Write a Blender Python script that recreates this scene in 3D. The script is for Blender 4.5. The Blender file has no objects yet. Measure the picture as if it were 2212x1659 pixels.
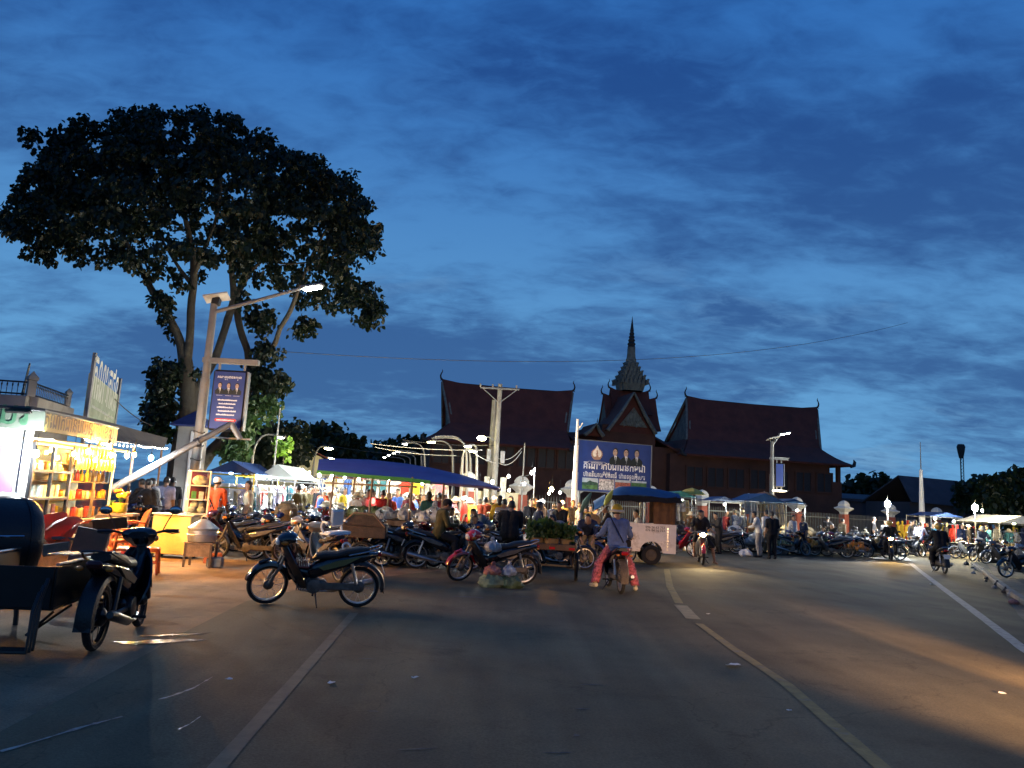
import bpy, math, random
import numpy as np
from mathutils import Vector, Matrix, Euler
R = math.radians
random.seed(7)
scene = bpy.context.scene
COL = scene.collection
PI = math.pi

# ------------------------------------------------------------------ camera
CAM_Z, PITCH, ROLL, FPX = 1.62, R(8.55), R(3.2), 1662.0
_p, _r = PITCH, ROLL
cF = Vector((0, math.cos(_p), math.sin(_p)))
_R0, _U0 = Vector((1, 0, 0)), Vector((0, -math.sin(_p), math.cos(_p)))
cR = _R0 * math.cos(_r) + _U0 * math.sin(_r)
cU = -_R0 * math.sin(_r) + _U0 * math.cos(_r)
cam = bpy.data.cameras.new('camera')
cam.sensor_width = 36; cam.lens = 36 * FPX / 2212; cam.clip_start = .05; cam.clip_end = 3000
cam_o = bpy.data.objects.new('camera', cam); COL.objects.link(cam_o)
cam_o.matrix_world = Matrix(((cR.x, cU.x, -cF.x, 0), (cR.y, cU.y, -cF.y, 0), (cR.z, cU.z, -cF.z, CAM_Z), (0, 0, 0, 1)))
scene.camera = cam_o

def ray(px, py):
    return cF + cR * ((px - 1106) / FPX) + cU * ((829.5 - py) / FPX)
def P(px, py, d):                                   # point seen at that picture position, d metres ahead
    v = ray(px, py); v = v * (d / v.y); v.z += CAM_Z; return v
def G(px, py, z=0.0):                               # point of the ground seen there
    v = ray(px, py); v = v * ((z - CAM_Z) / v.z); v.z += CAM_Z; return v
def GX(px, d, z=0.0):                               # ground point at depth d below picture column px (horizon row)
    v = ray(px, 1080 + (px - 1106) * math.tan(ROLL)); v = v * (d / v.y); return Vector((v.x, d, z))

# ------------------------------------------------------------------ world: blue-hour sky with torn cloud sheets
SUN_EL, SUN_AZ = R(-1.0), R(-6)
CLOUD_OFF = (12.3, 3.8, 0)
CROT = 45
w = bpy.data.worlds.new('World'); scene.world = w; w.use_nodes = True
nt = w.node_tree; nt.nodes.clear(); L = nt.links
def N(t, **k):
    n = nt.nodes.new(t)
    for a, b in k.items(): setattr(n, a, b)
    return n
def math_n(op, a, b=None, c=None):
    n = N('ShaderNodeMath', operation=op)
    for i, v in enumerate((a, b, c)):
        if v is None: continue
        if isinstance(v, (int, float)): n.inputs[i].default_value = v
        else: L.new(v, n.inputs[i])
    return n.outputs[0]
def mixc(f, a, b, blend='MIX'):
    n = N('ShaderNodeMix', data_type='RGBA', blend_type=blend)
    for i, v in ((0, f), (6, a), (7, b)):
        if isinstance(v, (int, float)): n.inputs[i].default_value = v
        elif isinstance(v, tuple): n.inputs[i].default_value = (*v, 1)
        else: L.new(v, n.inputs[i])
    return n.outputs[2]
tc = N('ShaderNodeTexCoord')
sep = N('ShaderNodeSeparateXYZ'); L.new(tc.outputs['Generated'], sep.inputs[0])
zc = math_n('MAXIMUM', sep.outputs[2], 0.0)
den = math_n('ADD', zc, 0.22)
cx, cy = math_n('DIVIDE', sep.outputs[0], den), math_n('DIVIDE', sep.outputs[1], den)
comb = N('ShaderNodeCombineXYZ'); L.new(cx, comb.inputs[0]); L.new(cy, comb.inputs[1])
def cloud_noise(rot, sx, sy, scale, detail, rough, dist, off):
    mp = N('ShaderNodeMapping'); L.new(comb.outputs[0], mp.inputs[0])
    mp.inputs['Rotation'].default_value = (0, 0, R(rot)); mp.inputs['Scale'].default_value = (sx, sy, 1); mp.inputs['Location'].default_value = off
    n = N('ShaderNodeTexNoise'); L.new(mp.outputs[0], n.inputs['Vector'])
    n.inputs['Scale'].default_value = scale; n.inputs['Detail'].default_value = detail; n.inputs['Roughness'].default_value = rough; n.inputs['Distortion'].default_value = dist
    return n.outputs[0]
def ramp(v, a, b):
    m = N('ShaderNodeMapRange', interpolation_type='SMOOTHSTEP'); L.new(v, m.inputs[0])
    m.inputs[1].default_value = a; m.inputs[2].default_value = b; return m.outputs[0]
n1 = cloud_noise(CROT, .38, 1.05, 1.15, 3, .45, .2, CLOUD_OFF)
n2 = cloud_noise(CROT + 6, .85, 1.5, 2.6, 6, .55, .35, (9.2, 4.4, 0))
n3 = cloud_noise(CROT, 1.3, 2.2, 8.0, 5, .6, .4, (1.2, 7.4, 0))
mix12 = math_n('ADD', math_n('MULTIPLY', n1, .46), math_n('ADD', math_n('MULTIPLY', n2, .36), math_n('MULTIPLY', n3, .18)))
cover = ramp(mix12, .385, .575)
sky = N('ShaderNodeTexSky', sky_type='NISHITA', sun_disc=False, sun_elevation=SUN_EL, sun_rotation=SUN_AZ, air_density=1.2, dust_density=.3, ozone_density=5.0)
SKY_GAIN = 0.15
skyv = N('ShaderNodeVectorMath', operation='SCALE'); L.new(sky.outputs[0], skyv.inputs[0]); skyv.inputs[3].default_value = SKY_GAIN
el = ramp(zc, 0.0, .60)
clear = mixc(el, (.135, .37, .66), (.032, .158, .48))
cloud = mixc(el, (.050, .142, .335), (.0145, .070, .262))
col = mixc(cover, clear, cloud)
thin = math_n('MULTIPLY', ramp(n2, .53, .66), ramp(mix12, .56, .46))
col = mixc(math_n('MULTIPLY', thin, .45), col, mixc(el, (.20, .42, .66), (.030, .150, .46)))
col = mixc(.10, col, skyv.outputs[0])
bg = N('ShaderNodeBackground'); L.new(col, bg.inputs[0]); bg.inputs[1].default_value = 1.0
out = N('ShaderNodeOutputWorld'); L.new(bg.outputs[0], out.inputs[0])

# the sun is down: a last trace of it from the afterglow
sl = bpy.data.lights.new('sun', 'SUN'); sl.energy = .03; sl.angle = R(20); sl.color = (.75, .85, 1)
so = bpy.data.objects.new('sun', sl); COL.objects.link(so); so.rotation_euler = Euler((R(84), 0, R(174)))

vs = scene.view_settings
vs.view_transform = 'Standard'; vs.look = 'None'; vs.exposure = 0.14; vs.gamma = 1; vs.use_curve_mapping = False
cy_ = scene.cycles
cy_.use_denoising = True; cy_.denoiser = 'OPENIMAGEDENOISE'; cy_.denoising_input_passes = 'RGB_ALBEDO_NORMAL'
cy_.sample_clamp_indirect = 4; cy_.sample_clamp_direct = 0; cy_.max_bounces = 5; cy_.diffuse_bounces = 2; cy_.glossy_bounces = 2
cy_.transmission_bounces = 4; cy_.transparent_max_bounces = 8; cy_.use_light_tree = True; cy_.caustics_reflective = False; cy_.caustics_refractive = False
scene.render.film_transparent = False

# ------------------------------------------------------------------ materials
MAT = {}
def pm(name, col, rough=.6, metal=0., var=.18, scale=6., bump=.06, alpha=1., trans=0., spec=.5, coat=0., sheen=0., spot=None):
    if name in MAT: return MAT[name]
    m = bpy.data.materials.new(name); m.use_nodes = True; t = m.node_tree; b = t.nodes['Principled BSDF']
    b.inputs['Roughness'].default_value = rough; b.inputs['Metallic'].default_value = metal
    b.inputs['Specular IOR Level'].default_value = spec; b.inputs['Coat Weight'].default_value = coat; b.inputs['Sheen Weight'].default_value = sheen
    b.inputs['Alpha'].default_value = alpha; b.inputs['Transmission Weight'].default_value = trans
    tcn = t.nodes.new('ShaderNodeTexCoord')
    nz = t.nodes.new('ShaderNodeTexNoise'); nz.inputs['Scale'].default_value = scale; nz.inputs['Detail'].default_value = 6; nz.inputs['Roughness'].default_value = .6
    t.links.new(tcn.outputs['Object'], nz.inputs['Vector'])
    rp = t.nodes.new('ShaderNodeValToRGB'); t.links.new(nz.outputs[0], rp.inputs[0])
    e = rp.color_ramp.elements; e[0].position = .3; e[1].position = .72
    e[0].color = tuple(max(0, c * (1 - var)) for c in col) + (1,); e[1].color = tuple(min(1, c * (1 + var)) for c in col) + (1,)
    last = rp.outputs[0]
    if spot:                                        # stains with a shape of their own
        n2_ = t.nodes.new('ShaderNodeTexNoise'); n2_.inputs['Scale'].default_value = spot[1]; n2_.inputs['Detail'].default_value = 8; n2_.inputs['Roughness'].default_value = .7
        t.links.new(tcn.outputs['Object'], n2_.inputs['Vector'])
        r2 = t.nodes.new('ShaderNodeMapRange'); r2.inputs[1].default_value = .55; r2.inputs[2].default_value = .68; t.links.new(n2_.outputs[0], r2.inputs[0])
        mx = t.nodes.new('ShaderNodeMix'); mx.data_type = 'RGBA'; t.links.new(r2.outputs[0], mx.inputs[0]); t.links.new(last, mx.inputs[6]); mx.inputs[7].default_value = (*spot[0], 1)
        last = mx.outputs[2]
    t.links.new(last, b.inputs['Base Color'])
    if bump:
        nb = t.nodes.new('ShaderNodeTexNoise'); nb.inputs['Scale'].default_value = scale * 5; nb.inputs['Detail'].default_value = 4
        t.links.new(tcn.outputs['Object'], nb.inputs['Vector'])
        bp = t.nodes.new('ShaderNodeBump'); bp.inputs['Strength'].default_value = min(1, bump * 4); bp.inputs['Distance'].default_value = .02
        t.links.new(nb.outputs[0], bp.inputs['Height']); t.links.new(bp.outputs[0], b.inputs['Normal'])
    MAT[name] = m; return m
def em(name, col, s):
    if name in MAT: return MAT[name]
    m = bpy.data.materials.new(name); m.use_nodes = True; t = m.node_tree; t.nodes.clear()
    e = t.nodes.new('ShaderNodeEmission'); e.inputs[0].default_value = (*col, 1); e.inputs[1].default_value = s
    o = t.nodes.new('ShaderNodeOutputMaterial'); t.links.new(e.outputs[0], o.inputs[0]); MAT[name] = m; return m
def glass(name, col=(.9, .95, .95), a=.12):
    if name in MAT: return MAT[name]
    m = bpy.data.materials.new(name); m.use_nodes = True; t = m.node_tree; t.nodes.clear()
    tr = t.nodes.new('ShaderNodeBsdfTransparent'); tr.inputs[0].default_value = (*col, 1)
    gl = t.nodes.new('ShaderNodeBsdfGlossy'); gl.inputs['Roughness'].default_value = .03
    mx = t.nodes.new('ShaderNodeMixShader'); mx.inputs[0].default_value = a * .5; t.links.new(tr.outputs[0], mx.inputs[1]); t.links.new(gl.outputs[0], mx.inputs[2])
    o = t.nodes.new('ShaderNodeOutputMaterial'); t.links.new(mx.outputs[0], o.inputs[0]); MAT[name] = m; return m
def leafm(name, col):
    if name in MAT: return MAT[name]
    m = pm(name, col, .5, var=.4, scale=.9, bump=0); t = m.node_tree; b = t.nodes['Principled BSDF']
    tl = t.nodes.new('ShaderNodeBsdfTranslucent'); tl.inputs[0].default_value = (col[0] * 1.3, col[1] * 1.3, col[2] * .8, 1)
    mx = t.nodes.new('ShaderNodeMixShader'); mx.inputs[0].default_value = .35
    o = [n for n in t.nodes if n.type == 'OUTPUT_MATERIAL'][0]
    t.links.new(b.outputs[0], mx.inputs[1]); t.links.new(tl.outputs[0], mx.inputs[2]); t.links.new(mx.outputs[0], o.inputs[0]); return m

# ------------------------------------------------------------------ mesh builder
class MB:
    def __init__(s): s.v = []; s.f = []; s.mi = []; s.M = None
    def add(s, vs, fs, mi=0):
        o = len(s.v)
        s.v += [(s.M @ Vector(v)) for v in vs] if s.M is not None else [Vector(v) for v in vs]
        s.f += [tuple(i + o for i in f) for f in fs]; s.mi += [mi] * len(fs); return s
    def box(s, c, d, rot=None, mi=0, b=0.):
        hx, hy, hz = d[0] / 2, d[1] / 2, d[2] / 2
        b = min(b, hx * .9, hy * .9, hz * .9)
        if b <= 0:
            vs = [(x, y, z) for x in (-hx, hx) for y in (-hy, hy) for z in (-hz, hz)]
            fs = [(0, 1, 3, 2), (4, 6, 7, 5), (0, 4, 5, 1), (2, 3, 7, 6), (0, 2, 6, 4), (1, 5, 7, 3)]
        else:
            vs = []; idx = {}
            for sx in (-1, 1):
                for sy in (-1, 1):
                    for sz in (-1, 1):
                        for a in range(3):
                            p = [sx * (hx - b), sy * (hy - b), sz * (hz - b)]; p[a] = (sx, sy, sz)[a] * (hx, hy, hz)[a]
                            idx[(sx, sy, sz, a)] = len(vs); vs.append(tuple(p))
            fs = []
            for a in range(3):
                o1, o2 = (a + 1) % 3, (a + 2) % 3
                for sg in (-1, 1):
                    q = []
                    for (u, w_) in ((-1, -1), (1, -1), (1, 1), (-1, 1)):
                        k = [0, 0, 0]; k[a] = sg; k[o1] = u; k[o2] = w_; q.append(idx[(*k, a)])
                    fs.append(tuple(q if sg > 0 else q[::-1]))
                for u in (-1, 1):
                    for w_ in (-1, 1):
                        k1 = [0, 0, 0]; k1[a] = -1; k1[o1] = u; k1[o2] = w_; k2 = list(k1); k2[a] = 1
                        fs.append((idx[(*k1, o1)], idx[(*k2, o1)], idx[(*k2, o2)], idx[(*k1, o2)]))
            for k in [(x, y, z) for x in (-1, 1) for y in (-1, 1) for z in (-1, 1)]:
                fs.append((idx[(*k, 0)], idx[(*k, 1)], idx[(*k, 2)]))
        c = Vector(c)
        if rot is not None:
            m = rot if isinstance(rot, Matrix) else Euler(rot).to_matrix()
            m = m.to_3x3(); vs = [m @ Vector(v) + c for v in vs]
        else: vs = [Vector(v) + c for v in vs]
        return s.add(vs, fs, mi)
    def tube(s, pts, r, n=8, mi=0, cap=True, flat=1.):
        pts = [Vector(p) for p in pts]; k = len(pts)
        rs = [r] * k if isinstance(r, (int, float)) else r
        t0 = (pts[1] - pts[0]).normalized()
        u = t0.orthogonal().normalized() if abs(t0.z) > .95 else t0.cross(Vector((0, 0, 1))).normalized()
        vs = []
        for i in range(k):
            t = (pts[min(i + 1, k - 1)] - pts[max(i - 1, 0)])
            t = t.normalized() if t.length > 1e-9 else t0
            u = (u - t * u.dot(t)); u = u.normalized() if u.length > 1e-6 else t.orthogonal().normalized()
            v_ = t.cross(u)
            for j in range(n):
                a = 2 * PI * j / n; vs.append(pts[i] + (u * math.cos(a) + v_ * math.sin(a) * flat) * rs[i])
        fs = [(i * n + j, i * n + (j + 1) % n, (i + 1) * n + (j + 1) % n, (i + 1) * n + j) for i in range(k - 1) for j in range(n)]
        if cap: fs += [tuple(range(n - 1, -1, -1)), tuple((k - 1) * n + j for j in range(n))]
        return s.add(vs, fs, mi)
    def lathe(s, prof, n=16, c=(0, 0, 0), rot=None, mi=0, closed=False):
        k = len(prof); m = (rot if isinstance(rot, Matrix) else Euler(rot).to_matrix()) if rot is not None else None
        vs = []
        for (r, z) in prof:
            for j in range(n):
                a = 2 * PI * j / n; p = Vector((r * math.cos(a), r * math.sin(a), z)); vs.append((m @ p if m else p) + Vector(c))
        fs = [(i * n + j, i * n + (j + 1) % n, (i + 1) * n + (j + 1) % n, (i + 1) * n + j) for i in range(k - 1) for j in range(n)]
        if closed: fs += [((k - 1) * n + j, (k - 1) * n + (j + 1) % n, (j + 1) % n, j) for j in range(n)]
        else:
            if prof[0][0] > 1e-4: fs.append(tuple(range(n - 1, -1, -1)))
            if prof[-1][0] > 1e-4: fs.append(tuple((k - 1) * n + j for j in range(n)))
        return s.add(vs, fs, mi)
    def sph(s, c, r, nu=12, nv=8, rot=None, mi=0, jit=0., rnd=None):
        r = (r, r, r) if isinstance(r, (int, float)) else r
        m = Euler(rot).to_matrix() if rot is not None else None
        vs = [(0, 0, -1)]
        for i in range(1, nv):
            a = -PI / 2 + PI * i / nv
            for j in range(nu): vs.append((math.cos(a) * math.cos(2 * PI * j / nu), math.cos(a) * math.sin(2 * PI * j / nu), math.sin(a)))
        vs.append((0, 0, 1)); q = rnd or random
        o = []
        for v in vs:
            k = 1 + (q.uniform(-jit, jit) if jit else 0)
            p = Vector((v[0] * r[0] * k, v[1] * r[1] * k, v[2] * r[2] * k)); o.append((m @ p if m else p) + Vector(c))
        fs = [(0, 1 + (j + 1) % nu, 1 + j) for j in range(nu)]
        for i in range(nv - 2):
            a = 1 + i * nu; fs += [(a + j, a + (j + 1) % nu, a + nu + (j + 1) % nu, a + nu + j) for j in range(nu)]
        a = 1 + (nv - 2) * nu; fs += [(a + j, a + (j + 1) % nu, len(vs) - 1) for j in range(nu)]
        return s.add(o, fs, mi)
    def loft(s, rings, mi=0, cap=True):
        n = len(rings[0]); vs = [p for r_ in rings for p in r_]; k = len(rings)
        fs = [(i * n + j, i * n + (j + 1) % n, (i + 1) * n + (j + 1) % n, (i + 1) * n + j) for i in range(k - 1) for j in range(n)]
        if cap: fs += [tuple(range(n - 1, -1, -1)), tuple((k - 1) * n + j for j in range(n))]
        return s.add(vs, fs, mi)
    def prism(s, poly, t0, t1, f, mi=0):            # f(u, w, t) -> point
        n = len(poly); vs = [f(u, w_, t0) for u, w_ in poly] + [f(u, w_, t1) for u, w_ in poly]
        fs = [tuple(range(n - 1, -1, -1)), tuple(range(n, 2 * n))] + [(j, (j + 1) % n, n + (j + 1) % n, n + j) for j in range(n)]
        return s.add(vs, fs, mi)
    def sheet(s, grid, th, mi=0):                   # grid of points -> closed shell of that thickness
        a, b = len(grid), len(grid[0]); vs = [Vector(p) for r_ in grid for p in r_]; nr = []
        for i in range(a):
            for j in range(b):
                du = Vector(grid[min(i + 1, a - 1)][j]) - Vector(grid[max(i - 1, 0)][j]); dv = Vector(grid[i][min(j + 1, b - 1)]) - Vector(grid[i][max(j - 1, 0)])
                q = du.cross(dv); nr.append(q.normalized() if q.length > 1e-12 else Vector((0, 0, 1)))
        m = a * b; vs2 = [v - nr[i] * th for i, v in enumerate(vs)]
        fs = []
        for i in range(a - 1):
            for j in range(b - 1):
                q = (i * b + j, (i + 1) * b + j, (i + 1) * b + j + 1, i * b + j + 1); fs += [q, tuple(x + m for x in q[::-1])]
        bd = [(0, j) for j in range(b)] + [(i, b - 1) for i in range(1, a)] + [(a - 1, j) for j in range(b - 2, -1, -1)] + [(i, 0) for i in range(a - 2, 0, -1)]
        bi = [i * b + j for i, j in bd]
        for k in range(len(bi)):
            p, q = bi[k], bi[(k + 1) % len(bi)]; fs.append((p, q, q + m, p + m))
        return s.add(vs + vs2, fs, mi)
    def mesh(s, name, mats, ang=38):
        me = bpy.data.meshes.new(name); me.from_pydata([tuple(v) for v in s.v], [], s.f)
        for m in (mats if isinstance(mats, (list, tuple)) else [mats]): me.materials.append(m)
        if any(s.mi): me.polygons.foreach_set('material_index', s.mi)
        if ang:
            me.polygons.foreach_set('use_smooth', [True] * len(me.polygons)); me.update()
            try: me.set_sharp_from_angle(angle=R(ang))
            except Exception: pass
        me.update(); return me
def link(name, me, parent=None, loc=None, rot=None):
    o = bpy.data.objects.new(name, me); COL.objects.link(o)
    if parent: o.parent = parent
    if loc is not None: o.location = loc
    if rot is not None: o.rotation_euler = rot
    return o
def ob(name, mb, mat, parent=None, loc=None, rot=None, ang=38):
    return link(name, mb.mesh(name, mat, ang), parent, loc, rot)
def tag(o, label, cat, group=None):
    o['label'] = label; o['category'] = cat
    if group: o['group'] = group
    return o
def thing(name, label, cat, loc=(0, 0, 0), rz=0., group=None):
    o = bpy.data.objects.new(name, None); COL.objects.link(o); o.location = loc; o.empty_display_size = .1
    o.rotation_euler = (0, 0, rz) if isinstance(rz, (int, float)) else rz
    return tag(o, label, cat, group)
def struct(o, kind='structure'): o['kind'] = kind; return o
def over(c, mats):
    base = c.name.split('.')[0]
    if mats and base in mats and c.type == 'MESH':
        for k, m in enumerate(mats[base] if isinstance(mats[base], (list, tuple)) else [mats[base]]):
            if k < len(c.material_slots) and m is not None: c.material_slots[k].link = 'OBJECT'; c.material_slots[k].material = m
def dup(root, loc, rz, label=None, group=None, mats=None, skip=(), scale=None):
    def cp(o, par):
        c = o.copy(); COL.objects.link(c); c.parent = par; over(c, mats)
        for ch in list(o.children):
            if ch.name.split('.')[0] not in skip: cp(ch, c)
        return c
    r_ = cp(root, None); r_.location = loc
    r_.rotation_euler = (0, 0, rz) if isinstance(rz, (int, float)) else rz
    if scale: r_.scale = (scale,) * 3 if isinstance(scale, (int, float)) else scale
    if label: r_['label'] = label
    if group: r_['group'] = group
    elif 'group' in r_.keys() and group is None: pass
    return r_
def kill(root):
    for ch in list(root.children_recursive): bpy.data.objects.remove(ch)
    bpy.data.objects.remove(root)
def xz(rad, n=16, c=(0, 0, 0)): return None
AX_Y = Matrix.Rotation(R(90), 3, 'X')               # lathe axis z -> -y
AX_X = Matrix.Rotation(R(90), 3, 'Y')               # lathe axis z -> x
# ------------------------------------------------------------------ shared materials
m_dirt = pm('dirt_earth', (.27, .19, .115), .9, var=.35, scale=.9, bump=.25, spot=((.16, .11, .07), 1.4), spec=.25)
m_road = pm('road_concrete', (.128, .111, .066), .85, var=.28, scale=.55, bump=.16, spot=((.080, .070, .043), .8), spec=.25)
def road_detail(m):                                  # aggregate, hairline cracks and tyre-polished bands
    t = m.node_tree; b = t.nodes['Principled BSDF']; src_ = b.inputs['Base Color'].links[0].from_socket; tcn = t.nodes.new('ShaderNodeTexCoord')
    def nz(sc, det, ro=.6):
        n = t.nodes.new('ShaderNodeTexNoise'); n.inputs['Scale'].default_value = sc; n.inputs['Detail'].default_value = det; n.inputs['Roughness'].default_value = ro; t.links.new(tcn.outputs['Object'], n.inputs['Vector']); return n
    def mr(v, a, b2, c, d):
        n = t.nodes.new('ShaderNodeMapRange'); n.inputs[1].default_value = a; n.inputs[2].default_value = b2; n.inputs[3].default_value = c; n.inputs[4].default_value = d; t.links.new(v, n.inputs[0]); return n.outputs[0]
    def mul(col_, f):
        n = t.nodes.new('ShaderNodeMix'); n.data_type = 'RGBA'; n.blend_type = 'MULTIPLY'; n.inputs[0].default_value = 1; t.links.new(col_, n.inputs[6]); cc = t.nodes.new('ShaderNodeCombineColor')
        for i in range(3): t.links.new(f, cc.inputs[i])
        t.links.new(cc.outputs[0], n.inputs[7]); return n.outputs[2]
    c = mul(src_, mr(nz(45, 3, .8).outputs[0], .3, .7, .72, 1.28)); c = mul(c, mr(nz(.16, 4).outputs[0], .35, .68, .72, 1.2))
    wp = nz(.7, 5); ad = t.nodes.new('ShaderNodeVectorMath'); ad.operation = 'MULTIPLY_ADD'; t.links.new(wp.outputs['Color'], ad.inputs[0]); ad.inputs[1].default_value = (1.6, 1.6, 0); t.links.new(tcn.outputs['Object'], ad.inputs[2])
    vo = t.nodes.new('ShaderNodeTexVoronoi'); vo.feature = 'DISTANCE_TO_EDGE'; vo.inputs['Scale'].default_value = .34; t.links.new(ad.outputs[0], vo.inputs['Vector']); c = mul(c, mr(vo.outputs['Distance'], .0, .004, .7, 1.0))
    mp = t.nodes.new('ShaderNodeMapping'); mp.inputs['Rotation'].default_value = (0, 0, R(12)); mp.inputs['Scale'].default_value = (1.4, .05, 1); t.links.new(tcn.outputs['Object'], mp.inputs[0]); st = nz(1., 3); t.links.new(mp.outputs[0], st.inputs['Vector']); c = mul(c, mr(st.outputs[0], .35, .65, .8, 1.15))
    t.links.new(c, b.inputs['Base Color']); fb = nz(90, 2); bp = t.nodes.new('ShaderNodeBump'); bp.inputs['Strength'].default_value = .5; bp.inputs['Distance'].default_value = .006; t.links.new(fb.outputs[0], bp.inputs['Height']); t.links.new(bp.outputs[0], b.inputs['Normal'])
road_detail(m_road); road_detail(m_dirt)
m_white_paint = pm('worn_white_paint', (.36, .34, .30), .75, var=.4, scale=7, spot=((.17, .16, .145), 5))
m_yellow_paint = pm('worn_yellow_paint', (.21, .16, .045), .75, var=.35, scale=6, spot=((.16, .14, .10), 4))
m_brick_red = pm('museum_wall_red', (.080, .030, .018), .85, var=.3, scale=.6, bump=.1)
m_roof = pm('museum_roof_tile', (.098, .024, .015), .85, var=.3, scale=.9, bump=.2)
m_stone = pm('museum_carving', (.15, .15, .125), .85, var=.4, scale=2.5, bump=.4)
m_dark = pm('dark_recess', (.02, .018, .018), .7)
m_win = pm('window_pane_dark', (.03, .022, .022), .5, spec=.3, bump=0)
m_grey = pm('galvanised_grey', (.17, .175, .18), .55, .3, var=.2, scale=5)
m_pole = pm('painted_lamp_pole', (.20, .195, .18), .55, var=.2, scale=3, spot=((.2, .17, .13), 6))
m_conc = pm('concrete_pole', (.20, .19, .165), .9, var=.25, scale=3, bump=.3)
m_white = pm('white_paint', (.78, .77, .73), .5, var=.08, scale=4)
m_cream = pm('cream_wall', (.62, .56, .36), .8, var=.18, scale=1.2, spot=((.40, .34, .22), 2))
m_pillar = pm('red_pillar', (.30, .075, .045), .8, var=.25, scale=2)
m_blue_board = pm('printed_blue_board', (.022, .045, .19), .5, var=.12, scale=3, bump=0)
m_black = pm('black_plastic', (.010, .010, .012), .42, var=.3, scale=10)
m_blackgloss = pm('black_gloss_paint', (.007, .008, .013), .16, coat=.6, var=.2, bump=0)
m_rubber = pm('tyre_rubber', (.016, .015, .014), .85, var=.35, scale=14, bump=.25)
m_chrome = pm('chrome', (.62, .62, .62), .18, 1., var=.15, scale=9, bump=0)
m_steel = pm('brushed_steel', (.42, .41, .40), .38, 1., var=.25, scale=9)
m_dusty = pm('dusty_metal', (.16, .14, .12), .6, .6, var=.4, scale=9)
m_seat = pm('seat_vinyl', (.020, .017, .017), .55, var=.3, scale=12)
m_wood = pm('raw_wood', (.24, .15, .085), .75, var=.4, scale=7, bump=.2)
m_dwood = pm('dark_wood', (.085, .052, .032), .7, var=.4, scale=7, bump=.2)
m_glass = glass('clear_glass')
m_cable = pm('cable', (.03, .03, .03), .7, bump=0)
m_paper = pm('paper_scrap', (.75, .74, .70), .8, var=.1)

# ------------------------------------------------------------------ ground, road and its markings
g = MB(); g.add([(-700, -300, 0), (700, -300, 0), (700, 1200, 0), (-700, 1200, 0)], [(0, 1, 2, 3)]); struct(ob('ground', g, m_dirt))
e0, e1 = G(532, 1299), G(325, 1409); back = e1 + (e1 - e0).normalized() * 14
rp_ = [back, e1, G(397, 1367), e0, G(700, 1262), G(900, 1238), G(1130, 1216), G(1290, 1198), G(1450, 1180), GX(1600, 33), GX(1900, 40), GX(2250, 46), Vector((70, 48, 0)), Vector((70, 15, 0)), G(2330, 1262), G(2212, 1262), G(2130, 1215), G(2200, 1330), G(2400, 1500), Vector((11, -4, 0)), Vector((11, -12, 0)), Vector((back.x, -12, 0))]
g = MB(); g.add([(p.x, p.y, .004) for p in rp_], [tuple(range(len(rp_)))]); road = struct(ob('road', g, m_road))
def strip(name, pts, wd, mat, z=.008, gap=None):
    q = [G(*p) for p in pts]; fine = []
    for a, b in zip(q, q[1:]):
        k = max(2, int((b - a).length / (.5 if wd > .05 else .04))); fine += [a.lerp(b, i / k) for i in range(k)]
    fine.append(q[-1]); mb = MB(); vs = []
    for i, p in enumerate(fine):
        t = (fine[min(i + 1, len(fine) - 1)] - fine[max(0, i - 1)]).normalized(); n = Vector((-t.y, t.x, 0))
        ww = wd / 2 * (random.uniform(.93, 1.05) if wd > .05 else random.uniform(.15, 1.5)); vs += [(p.x + n.x * ww, p.y + n.y * ww, z), (p.x - n.x * ww, p.y - n.y * ww, z)]
    mb.add(vs, [(2 * i, 2 * i + 1, 2 * i + 3, 2 * i + 2) for i in range(len(fine) - 1)])
    o = ob(name, mb, mat, ang=0); return struct(o)
strip('lane_line', [(430, 1700), (470, 1659), (620, 1490), (765, 1325)], .11, pm('faded_lane_paint', (.142, .126, .079), .8, var=.25, scale=6, spot=((.118, .104, .066), 3)))
strip('centre_line', [(1990, 1740), (1905, 1659), (1700, 1480), (1575, 1396), (1510, 1348)], .12, m_yellow_paint)
strip('centre_line', [(1498, 1338), (1470, 1308)], .22, pm('worn_bright_paint', (.24, .21, .12), .75, var=.3, scale=6))
strip('centre_line', [(1467, 1304), (1447, 1268), (1440, 1230)], .15, m_yellow_paint)
strip('edge_line', [(2330, 1480), (2212, 1403), (2100, 1318), (2035, 1270), (1985, 1232), (1966, 1216)], .17, m_white_paint)
strip('edge_line', [(1962, 1212), (1952, 1203), (1941, 1190)], .24, m_white_paint)
def blot(name, px, py, rx, ry, mat, rot=0., n=18, z=.007, jag=.35):
    c = G(px, py); mb = MB(); vs = []
    for i in range(n):
        a = 2 * PI * i / n; k = 1 + random.uniform(-jag, jag); x, y = rx * k * math.cos(a), ry * k * math.sin(a)
        vs.append((c.x + x * math.cos(rot) - y * math.sin(rot), c.y + x * math.sin(rot) + y * math.cos(rot), z))
    mb.add(vs, [tuple(range(n))]); return struct(ob(name, mb, mat, ang=0))
m_stain = pm('tar_stain', (.035, .033, .032), .6, var=.3, bump=.1)
m_wet = pm('wet_mud', (.055, .040, .028), .26, var=.4, scale=3, bump=.35)
m_patch = pm('pale_concrete_patch', (.128, .118, .076), .7, var=.2, scale=1.5)
blot('puddle', 330, 1388, .42, .13, m_wet, .5); blot('puddle', 385, 1372, .30, .06, m_wet, .55); pass
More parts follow.
